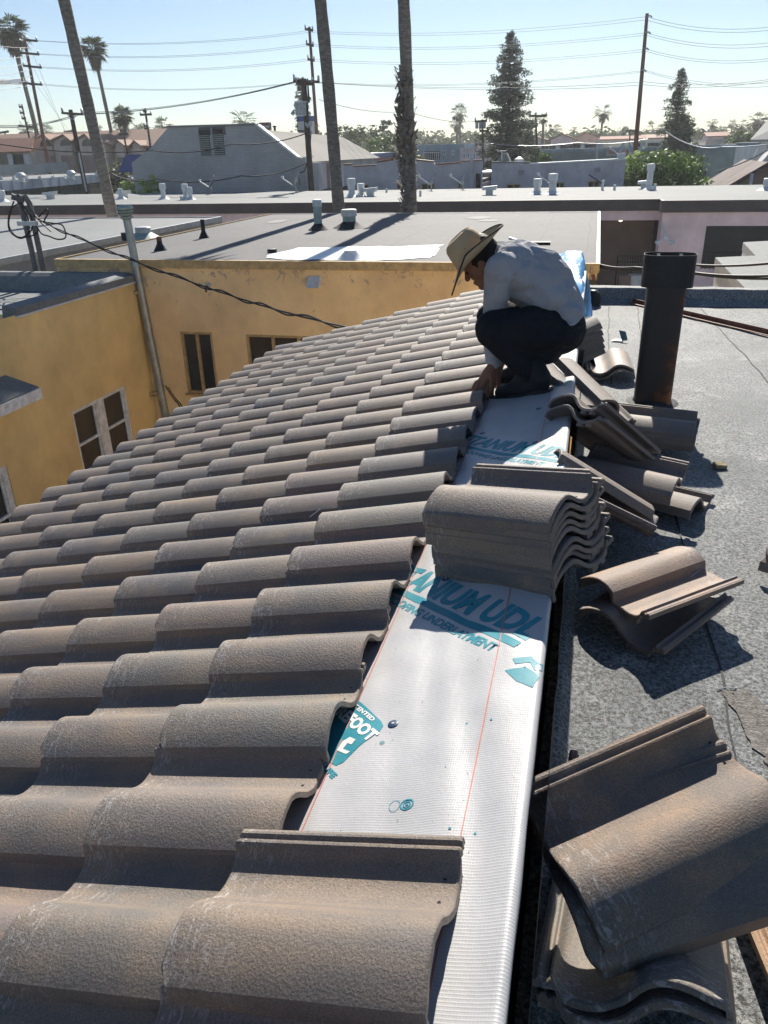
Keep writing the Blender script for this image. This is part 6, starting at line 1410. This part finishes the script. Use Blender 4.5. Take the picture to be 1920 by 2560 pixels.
# ================================================================== POLES AND WIRES
def pole(name, label, xt, yt, xb, yb, Y, r0, r1, mat=None, arms=(), cat='utility pole', ins=True, group=None):
    t = at_y(xt, yt, Y); b = at_y(xb, yb, Y); d = (t-b)/(t.z-b.z); base = b+d*(GZ-b.z); o = thing(name, label, cat, base, group)
    m = MB(); m.tube([base, base.lerp(t, .5), t], [r0, (r0+r1)/2, r1], 10); m.build('pole', mat or M_TWOOD, o, True)
    for (x0, y0, x1, y1) in arms:
        a, c_ = at_y(x0, y0, Y-.15), at_y(x1, y1, Y-.15); m = MB(); m.bar(a, c_, .12*Y/60+.04, .12*Y/60+.04); am = m.build('crossarm', M_TWOOD, o)
        if ins:
            for q in (0.03, .97):
                p = a.lerp(c_, q); m = MB(); m.lathe([(.05, 0), (.09, .08), (.05, .16), (.08, .22), (.01, .3)], 8, Matrix.Translation(p+Vector((0, 0, .06)))); m.build('insulator', M_ALU, am, True)
    return o, t
pole('tall_pole', 'very tall rust brown pole with four crossarms beside the top left palm', 53, 86, 106, 362, 74, .22, .13, M_RUSTP, ((57, 86.5, 80, 88.5), (44, 114, 84, 117.5), (51, 142, 89, 146), (51, 179.5, 90, 183)))
o, _ = pole('utility_pole', 'dark wooden pole with one braced crossarm standing before the condominiums', 152, 237, 186, 413, 49, .2, .13, None, ((134, 244, 179, 247),))
for s_ in (-1, 1): m = MB(); m.bar(at_y(156+s_*10, 247, 48.8), at_y(156+s_*1.5, 258, 48.8), .05, .05); m.build('brace', M_ALU, o)
m = MB(); m.tube([at_y(170, 330, 48.8), at_y(187, 414, 48.8)], .06, 8); m.build('conduit', M_ALU, o)
pole('utility_pole', 'slim grey pole with short side pegs near the left edge', 47, 226, 74, 345, 90, .16, .1, None, ((42, 231, 48, 231), (44, 244, 50, 244), (48, 256, 55, 256), (42, 273, 71, 274)))
pole('utility_pole', 'short pole with two crossarms at the far left skyline', 10, 284, 16, 308, 110, .15, .12, None, ((0, 287, 18, 284), (4, 302, 22, 299)))
pole('utility_pole', 'pole with bracketed arms left of the brick gable peak', 313, 234, 325, 316, 85, .16, .11, None, ((303, 248, 327, 247), (310, 241, 316, 240), (312, 272, 319, 272), (313, 278, 321, 277)))
pole('utility_pole', 'thin crossarmed pole behind the second condominium gable', 149, 283, 155, 312, 120, .15, .1, None, ((139, 285, 156, 283), (146, 299, 159, 297)))
pole('utility_pole', 'thin double armed pole beside the skirted palm', 267, 289, 278, 348, 80, .12, .09, None, ((258, 291, 276, 289),))
o, _ = pole('transformer_pole', 'weathered wooden pole carrying a grey transformer in front of the brick gable building', 656, 170, 673, 415, 48.6, .21, .15, None, ((634, 174.5, 690, 177), (640, 181, 676, 182)))
a = at_y(650, 248, 48.4); b = at_y(649.5, 222, 48.4); m = MB(); m.tube([a-Vector((0, 0, .05)), b], .33, 16); tb = m.build('transformer', M_GALV, o, True); m = MB(); m.tube([b, b+Vector((0, 0, .08))], .36, 16); m.build('lid', M_ALU, tb, True)
m = MB(); m.tube([at_y(668, 222, 48.5), at_y(664, 170, 48.5)], .05, 6); m.build('riser', M_BLACKP, o); m = MB(); m.bar(at_y(643, 283, 48.4), at_y(668, 284, 48.4), .1, .1); m.build('crossarm', M_TWOOD, o)
m = MB(); m.tube(spline([at_y(672, 286, 48.3), at_y(668, 330, 48.3), at_y(658, 368, 48.3), at_y(645, 375, 48.3), at_y(649, 400, 48.4)], 30), .03, 6); m.build('cable_loop', M_CABLE, o)
for k in range(5): p = at_y(661+k*3, 272+5*(k % 2), 48.3); m = MB(); m.lathe([(.03, 0), (.07, .1), (.03, .2)], 8, Matrix.Translation(p)); m.build('insulator', M_ALU, o, True)
pole('tall_pole', 'tall brown pole with three short arms behind the sparse pine', 668, 58, 685, 300, 76, .2, .12, M_RUSTP, ((659, 62.5, 676, 66), (662, 95, 677, 99), (665, 128, 679, 131)))
o, _ = pole('tall_pole', 'tall leaning brown pole with side insulators right of the centre skyline', 1398, 29, 1370, 352, 70, .23, .12, M_RUSTP)
for (x, y) in ((1398, 35), (1395, 70), (1391, 105), (1386, 152)):
    p = at_y(x, y, 69.8); m = MB(); m.tube([p, p+Vector((.22, -.1, .02)), p+Vector((.35, -.1, -.12))], .06, 6); m.build('insulator', M_ALU, o, True)
o, _ = pole('utility_pole', 'dark pole with a bank of small transformers left of the tall cedar', 1042, 258, 1043, 345, 80, .14, .1, None, ((1026, 263, 1052, 261), (1036, 283, 1055, 283)))
for k in range(3): p = at_y(1030+k*8, 270, 79.7); m = MB(); m.tube([p-Vector((0, 0, .3)), p+Vector((0, 0, .25))], .15, 8); m.build('transformer', M_GALV, o, True)
pole('utility_pole', 'pole with long bare crossarm just right of the tall cedar', 1157, 251, 1160, 315, 95, .14, .1, None, ((1143, 251, 1158, 250), (1155, 251, 1181, 250)))
pole('utility_pole', 'short double armed pole beyond the store roof left of the leaning pole', 1361, 282, 1360, 315, 130, .14, .1, None, ((1352, 283, 1374, 282),))
pole('utility_pole', 'thin light pole in front of the store wall', 1289, 300, 1289, 346, 94, .1, .08, M_ALU, ()); pole('utility_pole', 'thin pole left of the store pilasters', 1156, 318, 1156, 345, 93, .1, .08, M_ALU, ())
WG = 'high voltage lines across the sky'
def wire(pts, Ys, rad, sag, label='thin overhead power line crossing the sky', group=WG):
    P_ = [at_y(x, y, Y) for (x, y), Y in zip(pts, Ys)]; return cable(P_, rad, label, 'power line', M_WIRE, 'power_line', sag, group, 40)
for (y0, y1, y2, y3) in ((87.5, 66, 36, 50), (88.5, 70, 43, 57), (116, 95, 71, 84), (117.5, 99, 76, 92), (144, 127, 106, 118), (146, 131, 111, 123), (181, 176, 152, 172), (183, 178, 155, 181)):
    wire([(80 if y0 < 100 else 86, y0), (668, y1), (1396, y2), (1720, y3)], [74, 76, 70, 66], .013, .55)
for (ya, yb) in ((182, 177), (184, 178.5)):
    pass
wire([(656, 176), (1392, 176.5), (1720, 162)], [48.6, 66, 60], .015, .35, 'overhead line running right from the transformer pole', 'lines right of the transformer pole'); wire([(670, 177), (1392, 183), (1720, 165)], [48.6, 66, 60], .015, .35, 'overhead line running right from the transformer pole', 'lines right of the transformer pole')
for (y1, y0) in ((175, 243), (176, 246), (177.5, 248)):
    wire([(640, y1), (178 if y0 < 248 else 160, y0), (-40, y0+24)], [48.6, 49, 47], .018, .35, 'overhead line from the transformer pole down to the wooden pole at left', 'lines left of the transformer pole')
for (y0, y1) in ((103, 94), (118, 132), (134, 150), (150, 165), (164, 176), (172, 189), (191, 197)):
    wire([(70, min(y0, 183)), (-40, y1)], [74, 60], .02, .1, 'overhead line leaving the tall left pole toward the left edge', 'lines at the left edge')
for k, (x, y) in enumerate(((140, 284), (150, 300), (168, 310))):
    wire([(72, 118+k*28), (x, y)], [74, 100], .012, 0, 'fine guy wire slanting down from the tall left pole', 'guy wires of the tall left pole')
wire([(690, 215), (880, 240), (1030, 262)], [50, 66, 80], .02, .3, 'single line descending right from behind the middle palm trunk', None)
cable([at_y(-10, 310, 40), at_y(330, 325, 44), at_y(500, 311, 45), at_y(672, 284, 48)], .03, 'thick black line crossing the louvred brick gable from the left', 'power line', M_CABLE, 'power_line', .25)
cable([at_y(240, 375, 44), at_y(340, 386, 45), at_y(520, 380, 46), at_y(662, 352, 48.4)], .032, 'lower black line across the brick wall below the louvres', 'power line', M_CABLE, 'power_line', .25)
cable([at_y(1437, 283, 60), at_y(1500, 315, 58), at_y(1560, 317, 56), at_y(1700, 305, 50)], .03, 'pale sagging cable over the slim cedar at right', 'power line', M_ALU, 'power_line', .1)
cable([at_y(1540, 372, 50), at_y(1700, 300, 45)], .03, 'cable rising to the right edge above the brown house', 'power line', M_WIRE, 'power_line', .2)
cable([at_y(1060, 310, 70), at_y(1250, 308, 70), at_y(1400, 300, 70)], .025, 'thin level line in front of the tall cedar foot', 'power line', M_ALU, 'power_line', .2)
for k, (ya, yb) in enumerate(((577, 562), (588, 592), (592, 600))):
    cable([at_y(1292, 570+k*3, YB+.2), at_y(1370, 577+k*3, YB-1.5), at_y(1500, 572+k*8 if k == 0 else 587+k*2, YB-3), at_y(1720, yb, YB-5)], .014, ['upper black cable passing behind the flue to the right edge', 'middle black cable passing behind the flue to the right edge', 'lowest black cable passing behind the flue to the right edge'][k], 'cable', M_CABLE, 'service_cable', .03)
# airliner
q = at_y(20, 178, 420); ap = thing('airliner', 'tiny white airliner flying low at the left edge of the sky', 'airplane', q)
m = MB(); m.tube([q+Vector((-10, 0, 1)), q+Vector((-8, 0, .5)), q+Vector((9, 0, 0)), q+Vector((12, 0, -.3))], [.3, 1.2, 1.4, .2], 12); m.build('fuselage', M_WPAINT, ap, True)
m = MB(); m.prism([q+Vector((3, 0, -.5)), q+Vector((-4, 9, 1.3)), q+Vector((-6, 9, 1.3)), q+Vector((-2, 0, -.5)), q+Vector((-9, -16, 2)), q+Vector((-7, -16, 2))], (0, 0, .2)); fixn(m.build('wing', M_WPAINT, ap)); m = MB(); m.prism([q+Vector((-6, 0, .5)), q+Vector((-10.5, 0, 4.5)), q+Vector((-12, 0, 4.5)), q+Vector((-10, 0, .8))], (0, .3, 0)); m.build('tail_fin', M_BLUEB, ap)

# ================================================================== THE ROOFER
def capsule(mb, p, q, r0, r1, n=14):
    p = Vector(p); q = Vector(q); d = (q-p).normalized(); P_ = []; R2 = []
    for k in range(5): a = math.pi/2*(1-k/5); P_.append(p-d*r0*math.sin(a)); R2.append(max(1e-4, r0*math.cos(a)))
    for t_ in (0, .33, .66, 1): P_.append(p.lerp(q, t_)); R2.append(r0+(r1-r0)*t_)
    for k in range(1, 6): a = math.pi/2*k/5; P_.append(q+d*r1*math.sin(a)); R2.append(max(1e-4, r1*math.cos(a)))
    mb.tube(P_, R2, n)
def ell(mb, c_, radii, axis=None, front=None, n=20):
    prof = [(max(1e-4, math.sin(math.pi*k/14)), -math.cos(math.pi*k/14)) for k in range(15)]
    M = Matrix.Diagonal((*radii, 1))
    if axis is not None:
        z = Vector(axis).normalized(); x = Vector(front or (1, 0, 0)); x = (x-z*x.dot(z)).normalized(); y = z.cross(x); M = Matrix((x, y, z)).transposed().to_4x4() @ M
    mb.lathe(prof, n, Matrix.Translation(Vector(c_)) @ M)
def blob(name, mb, mat, parent, vox=.008, it=4, amp=0.0, freq=12, fine=0.0, cut=None):
    me = bpy.data.meshes.new('tmp'); me.from_pydata([tuple(v) for v in mb.v], [], mb.f); me.update()
    bm = bmesh.new(); bm.from_mesh(me); bmesh.ops.recalc_face_normals(bm, faces=bm.faces); bm.to_mesh(me); bm.free()
    o = bpy.data.objects.new('tmp', me); C.objects.link(o)
    r_ = o.modifiers.new('r', 'REMESH'); r_.mode = 'VOXEL'; r_.voxel_size = vox; r_.adaptivity = 0
    s_ = o.modifiers.new('s', 'SMOOTH'); s_.iterations = it; s_.factor = .6
    bpy.context.view_layer.update(); dg = bpy.context.evaluated_depsgraph_get()
    m2 = bpy.data.meshes.new_from_object(o.evaluated_get(dg)); bpy.data.objects.remove(o); bpy.data.meshes.remove(me)
    if amp or fine:
        ns = [v.normal.copy() for v in m2.vertices]
        for v, nn in zip(m2.vertices, ns):
            c_ = v.co; w_ = noise.noise(c_*freq+Vector((noise.noise(c_*6)*1.5, 0, 0))); w_ = w_-abs(w_)*.6
            v.co = c_+nn*(amp*w_+fine*noise.noise(c_*60))
    m2.name = name; m2.polygons.foreach_set('use_smooth', [True]*len(m2.polygons)); m2.materials.clear(); m2.materials.append(mat)
    r2 = bpy.data.objects.new(name, m2); C.objects.link(r2); r2.parent = parent
    if parent is not None: r2.location = -wloc(parent)
    return r2
J = at_y
M_SKIN = fabric_mat('brown skin', c4(.23, .115, .07), 200, .12, .55, .002)
M_SHIRT = fabric_mat('light grey cotton', c4(.33, .34, .37), 420, .1, .9, .022)
M_PANTS = fabric_mat('black work trousers', c4(.012, .014, .019), 320, .25, .85, .03)
M_BOOT = fabric_mat('dark work boot', c4(.02, .02, .022), 120, .2, .6, .003)
M_HAIR = fabric_mat('black hair', c4(.012, .01, .009), 300, .2, .6, .003)
M_STRAW = fabric_mat('woven straw', c4(.42, .32, .2), 380, .12, .8, .002)
M_STRAWD = fabric_mat('dark hat binding', c4(.04, .035, .03), 200, .1, .8, .001)
foot0 = slope(-.28, 3.95, 0)
per = thing('person', 'crouching roofer in straw hat, grey shirt and black trousers reaching down to the top tiles', 'person', foot0)
# joints
heel, ball, toe, ankle = J(1176, 838, 3.90), J(1105, 851, 3.97), J(1082, 853, 4.0), J(1152, 800, 3.95)
knee, hip = J(1068, 712, 3.93), J(1200, 712, 4.05)
kneeF, hipF, ankF = J(1062, 690, 4.30), J(1190, 690, 4.22), J(1140, 770, 4.28)
pel = J(1205, 706, 4.13); low = J(1204, 668, 4.13); midb = J(1176, 618, 4.12); chest = J(1120, 585, 4.12); neckb = J(1078, 558, 4.10)
head = J(1040, 563, 4.08)
shN, elN, wrN = J(1082, 578, 3.94), J(1066, 672, 4.02), J(1066, 786, 4.0)
shF, elF, wrF = J(1075, 562, 4.30), J(1075, 670, 4.22), J(1080, 785, 4.12)
U = Vector((-.66, -.12, .74)).normalized(); Fd = Vector((-.78, 0, -.62)); Fd = (Fd-U*Fd.dot(U)).normalized(); Sd = U.cross(Fd).normalized()
def H(f, s_, u): return head+Fd*f+Sd*s_+U*u
m = MB()
ell(m, H(0, 0, .01), (.098, .076, .118), U, Fd); ell(m, H(.02, 0, -.055), (.07, .058, .07), U, Fd)                 # skull, jaw
ell(m, H(.075, 0, -.10), (.026, .03, .022), U, Fd)                                                                 # chin
capsule(m, H(.09, 0, .015), H(.112, 0, -.022), .009, .015); ell(m, H(.088, 0, .035), (.018, .05, .012), U, Fd)      # nose, brow
ell(m, H(.088, 0, -.062), (.018, .026, .011), U, Fd); ell(m, H(.086, 0, -.075), (.016, .022, .009), U, Fd)
for s_ in (-1, 1): ell(m, H(-.005, s_*.078, -.012), (.02, .009, .032), U, Fd); ell(m, H(.06, s_*.04, -.03), (.03, .022, .025), U, Fd)
capsule(m, H(-.02, 0, -.05), neckb, .056, .06)
capsule(m, neckb, chest, .07, .13); capsule(m, chest, midb, .125, .12); capsule(m, midb, pel, .115, .125)
for (a, b, c_) in ((shN, elN, wrN), (shF, elF, wrF)): capsule(m, chest, a, .07, .05); capsule(m, a, b, .046, .038); capsule(m, b, c_, .036, .026)
for (a, b, c_, d) in ((hip, knee, ankle, 0), (hipF, kneeF, ankF, 0)): capsule(m, pel, a, .1, .085); capsule(m, a, b, .08, .058); capsule(m, b, c_, .055, .04)
# hands: palm, four fingers of different lengths with two bends, a thumb from the side of the palm
def hand(w0, kn, tips, thumb, mb):
    mid = w0.lerp(kn, .5); capsule(mb, w0, mid, .024, .030); capsule(mb, mid, kn, .031, .030)
    d = (kn-w0).normalized()
    for k, (tx, pull) in enumerate(tips):
        root = kn+(tx-kn).cross(d).normalized()*0+ (tips[k][0]-tips[1][0])*.45
        L = (tx-root).length; a = root.lerp(tx, .42)+pull; b = root.lerp(tx, .75)+pull*.7
        capsule(mb, mid.lerp(root, .6), root, .012, .0105, 8); capsule(mb, root, a, .0105, .0095, 8); capsule(mb, a, b, .0095, .0085, 8); capsule(mb, b, tx, .0085, .0075, 8)
    r0 = w0.lerp(kn, .3); capsule(mb, r0, r0.lerp(thumb, .5)+Vector((.006, -.008, .004)), .015, .012, 8); capsule(mb, r0.lerp(thumb, .5)+Vector((.006, -.008, .004)), thumb, .0115, .009, 8)
up_ = Vector((-.008, -.006, .016))
hand(wrN, J(1044, 824, 3.99), [(J(1019, 846, 3.96), up_), (J(1026, 853, 3.95), up_), (J(1036, 858, 3.95), up_), (J(1047, 858, 3.96), up_)], J(1060, 846, 3.94), m)
hand(wrF, J(1064, 828, 4.08), [(J(1044, 852, 4.05), up_), (J(1050, 858, 4.03), up_), (J(1057, 861, 4.03), up_), (J(1065, 860, 4.04), up_)], J(1076, 848, 4.02), m)
body = blob('body', m, M_SKIN, per, .0042, 3)
for s_ in (-1, 1):
    mb = MB(); ell(mb, H(.083, s_*.031, .004), (.011, .013, .011), U, Fd, 12); e_ = mb.build('eye', M_BLACKP, per, True)
# hair under the hat
m = MB(); ell(m, H(-.018, 0, .02), (.098, .083, .115), U, Fd); capsule(m, H(-.05, 0, -.03), H(-.055, 0, -.075), .06, .045)
blob('hair', m, M_HAIR, per, .006, 2, .003, 40)
# shirt: torso, both sleeves to the cuffs, loose hem
m = MB()
capsule(m, neckb+Vector((.01, 0, .0)), chest, .085, .155); capsule(m, chest, midb, .155, .150); capsule(m, midb, low, .150, .135)
ell(m, J(1130, 588, 4.12), (.13, .2, .11)); ell(m, J(1190, 635, 4.13), (.13, .17, .13)); ell(m, J(1222, 672, 4.12), (.09, .16, .085)); ell(m, J(1232, 688, 4.10), (.055, .14, .05))
capsule(m, J(1108, 562, 4.05), J(1180, 580, 4.1), .09, .09)
for (a, b, c_) in ((shN, elN, wrN), (shF, elF, wrF)):
    capsule(m, chest, a, .11, .082); capsule(m, a, b, .079, .062); capsule(m, b, b.lerp(c_, .9), .058, .041); capsule(m, b.lerp(c_, .9), b.lerp(c_, .96), .042, .040)
shirt = blob('shirt', m, M_SHIRT, per, .0062, 4, .022, 9, .0012)
m = MB(); cu_ = elN.lerp(wrN, .93); dd_ = (wrN-elN).normalized(); m.tube([cu_-dd_*.012, cu_, cu_+dd_*.014], [.042, .044, .041], 16); m.build('cuff', M_SHIRT, per, True)
# trousers
m = MB(); ell(m, J(1210, 712, 4.12), (.135, .19, .125)); capsule(m, J(1218, 706, 4.12), pel, .11, .125)
capsule(m, hip, J(1130, 712, 3.97), .122, .118); capsule(m, J(1130, 712, 3.97), knee, .118, .098); capsule(m, knee, J(1115, 768, 3.95), .092, .08); capsule(m, J(1115, 768, 3.95), ankle, .08, .065)
capsule(m, J(1140, 755, 3.98), J(1190, 748, 4.02), .085, .085); ell(m, J(1150, 725, 4.0), (.19, .13, .1))
capsule(m, hipF, kneeF, .115, .09); capsule(m, kneeF, ankF, .085, .07)
blob('trousers', m, M_PANTS, per, .0065, 4, .020, 9, .0008)
m = MB(); m.tube(spline([J(1212, 712, 3.97), J(1232, 716, 3.975), J(1250, 708, 4.02), J(1258, 698, 4.08)], 20), .013, 8); m.build('belt', M_STRAWD, per, True)
# boots
for (hl, bl, tt, an, nm) in ((heel, ball, toe, ankle, 0), (ankF+Vector((.06, 0, -.1)), ankF+Vector((-.1, .02, -.13)), ankF+Vector((-.15, .03, -.135)), ankF, 1)):
    m = MB(); capsule(m, an+Vector((0, 0, .02)), hl+Vector((-.015, 0, .045)), .062, .05); capsule(m, hl+Vector((-.01, 0, .022)), bl+Vector((0, 0, .02)), .040, .043); capsule(m, bl+Vector((0, 0, .02)), tt+Vector((0, 0, .012)), .043, .034)
    capsule(m, an+Vector((-.02, 0, -.02)), bl+Vector((.02, 0, .04)), .056, .038)
    bt_ = blob('boot', m, M_BOOT, per, .005, 3, .003, 25)
    m = MB(); dz = Vector((0, 0, -.022)); s_ = (bl-hl).normalized().cross(Vector((0, 0, 1))); P_ = []
    for (c_, w_) in ((hl+Vector((.035, 0, 0)), .026), (hl, .038), (hl.lerp(bl, .5), .034), (bl, .045), (tt, .038), (tt+(tt-bl)*.9, .018)): P_.append((c_+dz, w_))
    poly = [c_+s_*w_ for c_, w_ in P_]+[c_-s_*w_ for c_, w_ in reversed(P_)]
    m.prism(poly, (0, 0, .02)); fixn(m.build('sole', M_BLACKP, per))
# straw hat
hc = J(1020, 552, 4.06)
def HP(f, s_, u): return hc+Fd*f+Sd*s_+U*u
m = MB(); n_ = 48; prof = [(.098, .078, -.005), (.099, .079, .02), (.095, .076, .06), (.089, .069, .098), (.078, .058, .120), (.05, .034, .124), (.022, .014, .110), (.001, .001, .105)]
for (a, b, z) in prof:
    for k in range(n_): t_ = 2*math.pi*k/n_; dent = -.016*max(0, (z-.08)/.034)*max(0, math.cos(t_*2))*.6; m.v.append(HP(a*math.cos(t_), b*math.sin(t_), z+dent))
for i in range(len(prof)-1):
    for k in range(n_): m.f.append((i*n_+k, i*n_+(k+1) % n_, (i+1)*n_+(k+1) % n_, (i+1)*n_+k))
hat = m.build('straw_hat', M_STRAW, per, True)
m = MB(); N2 = 7
def brim(t_, q): 
    a = .098+q*(.095+.012*math.cos(t_*2)); b = .078+q*.088; cu = abs(math.sin(t_))**1.6*(1-.35*max(0, math.cos(t_)))
    z = -.004+q*q*.042*cu-q*.075*max(0, math.cos(t_))-.012*q*max(0, -math.cos(t_))*-1; return HP(a*math.cos(t_), b*math.sin(t_)*(1-.18*q*q*cu), z)
for i in range(N2+1):
    for k in range(n_): m.v.append(brim(2*math.pi*k/n_, i/N2))
for i in range(N2):
    for k in range(n_): m.f.append((i*n_+k, i*n_+(k+1) % n_, (i+1)*n_+(k+1) % n_, (i+1)*n_+k))
br = m.build('brim', M_STRAW, hat, True); md = br.modifiers.new('s', 'SOLIDIFY'); md.thickness = .0035; md.offset = 0
m = MB(); m.tube([brim(2*math.pi*k/n_, 1) for k in range(n_+1)], .0042, 6); m.build('brim_binding', M_STRAWD, hat, True)
m = MB(); ring0 = [HP(.1005*math.cos(2*math.pi*k/n_), .0805*math.sin(2*math.pi*k/n_), .006) for k in range(n_+1)]; m.tube(ring0, .004, 6); m.build('hat_band', M_STRAW, hat, True)
for (f, zz) in ((.03, .05), (-.01, .058)):
    s__ = -.072 if True else .072; p = HP(f, s__*math.sqrt(max(.1, 1-(f/.09)**2)), zz); 
    for q in (p, HP(f, -s__*math.sqrt(max(.1, 1-(f/.09)**2)), zz)):
        m = MB(); ell(m, q, (.005, .005, .005), None, None, 10); m.build('eyelet', M_STRAWD, hat, True)

# ================================================================== AIR
m = MB(); m.box((-420, -40, GZ-1), (420, 440, 40))
mh = bpy.data.materials.new('haze'); mh.use_nodes = True; tn = mh.node_tree; tn.nodes.remove(tn.nodes['Principled BSDF']); pv = tn.nodes.new('ShaderNodeVolumePrincipled')
pv.inputs['Color'].default_value = (.93, .96, 1, 1); pv.inputs['Density'].default_value = .0005; pv.inputs['Anisotropy'].default_value = .35
tn.links.new(pv.outputs[0], [n for n in tn.nodes if n.type == 'OUTPUT_MATERIAL'][0].inputs['Volume'])
tag(m.build('haze', mh), kind='stuff', label='pale haze in the air over the city', cat='haze')
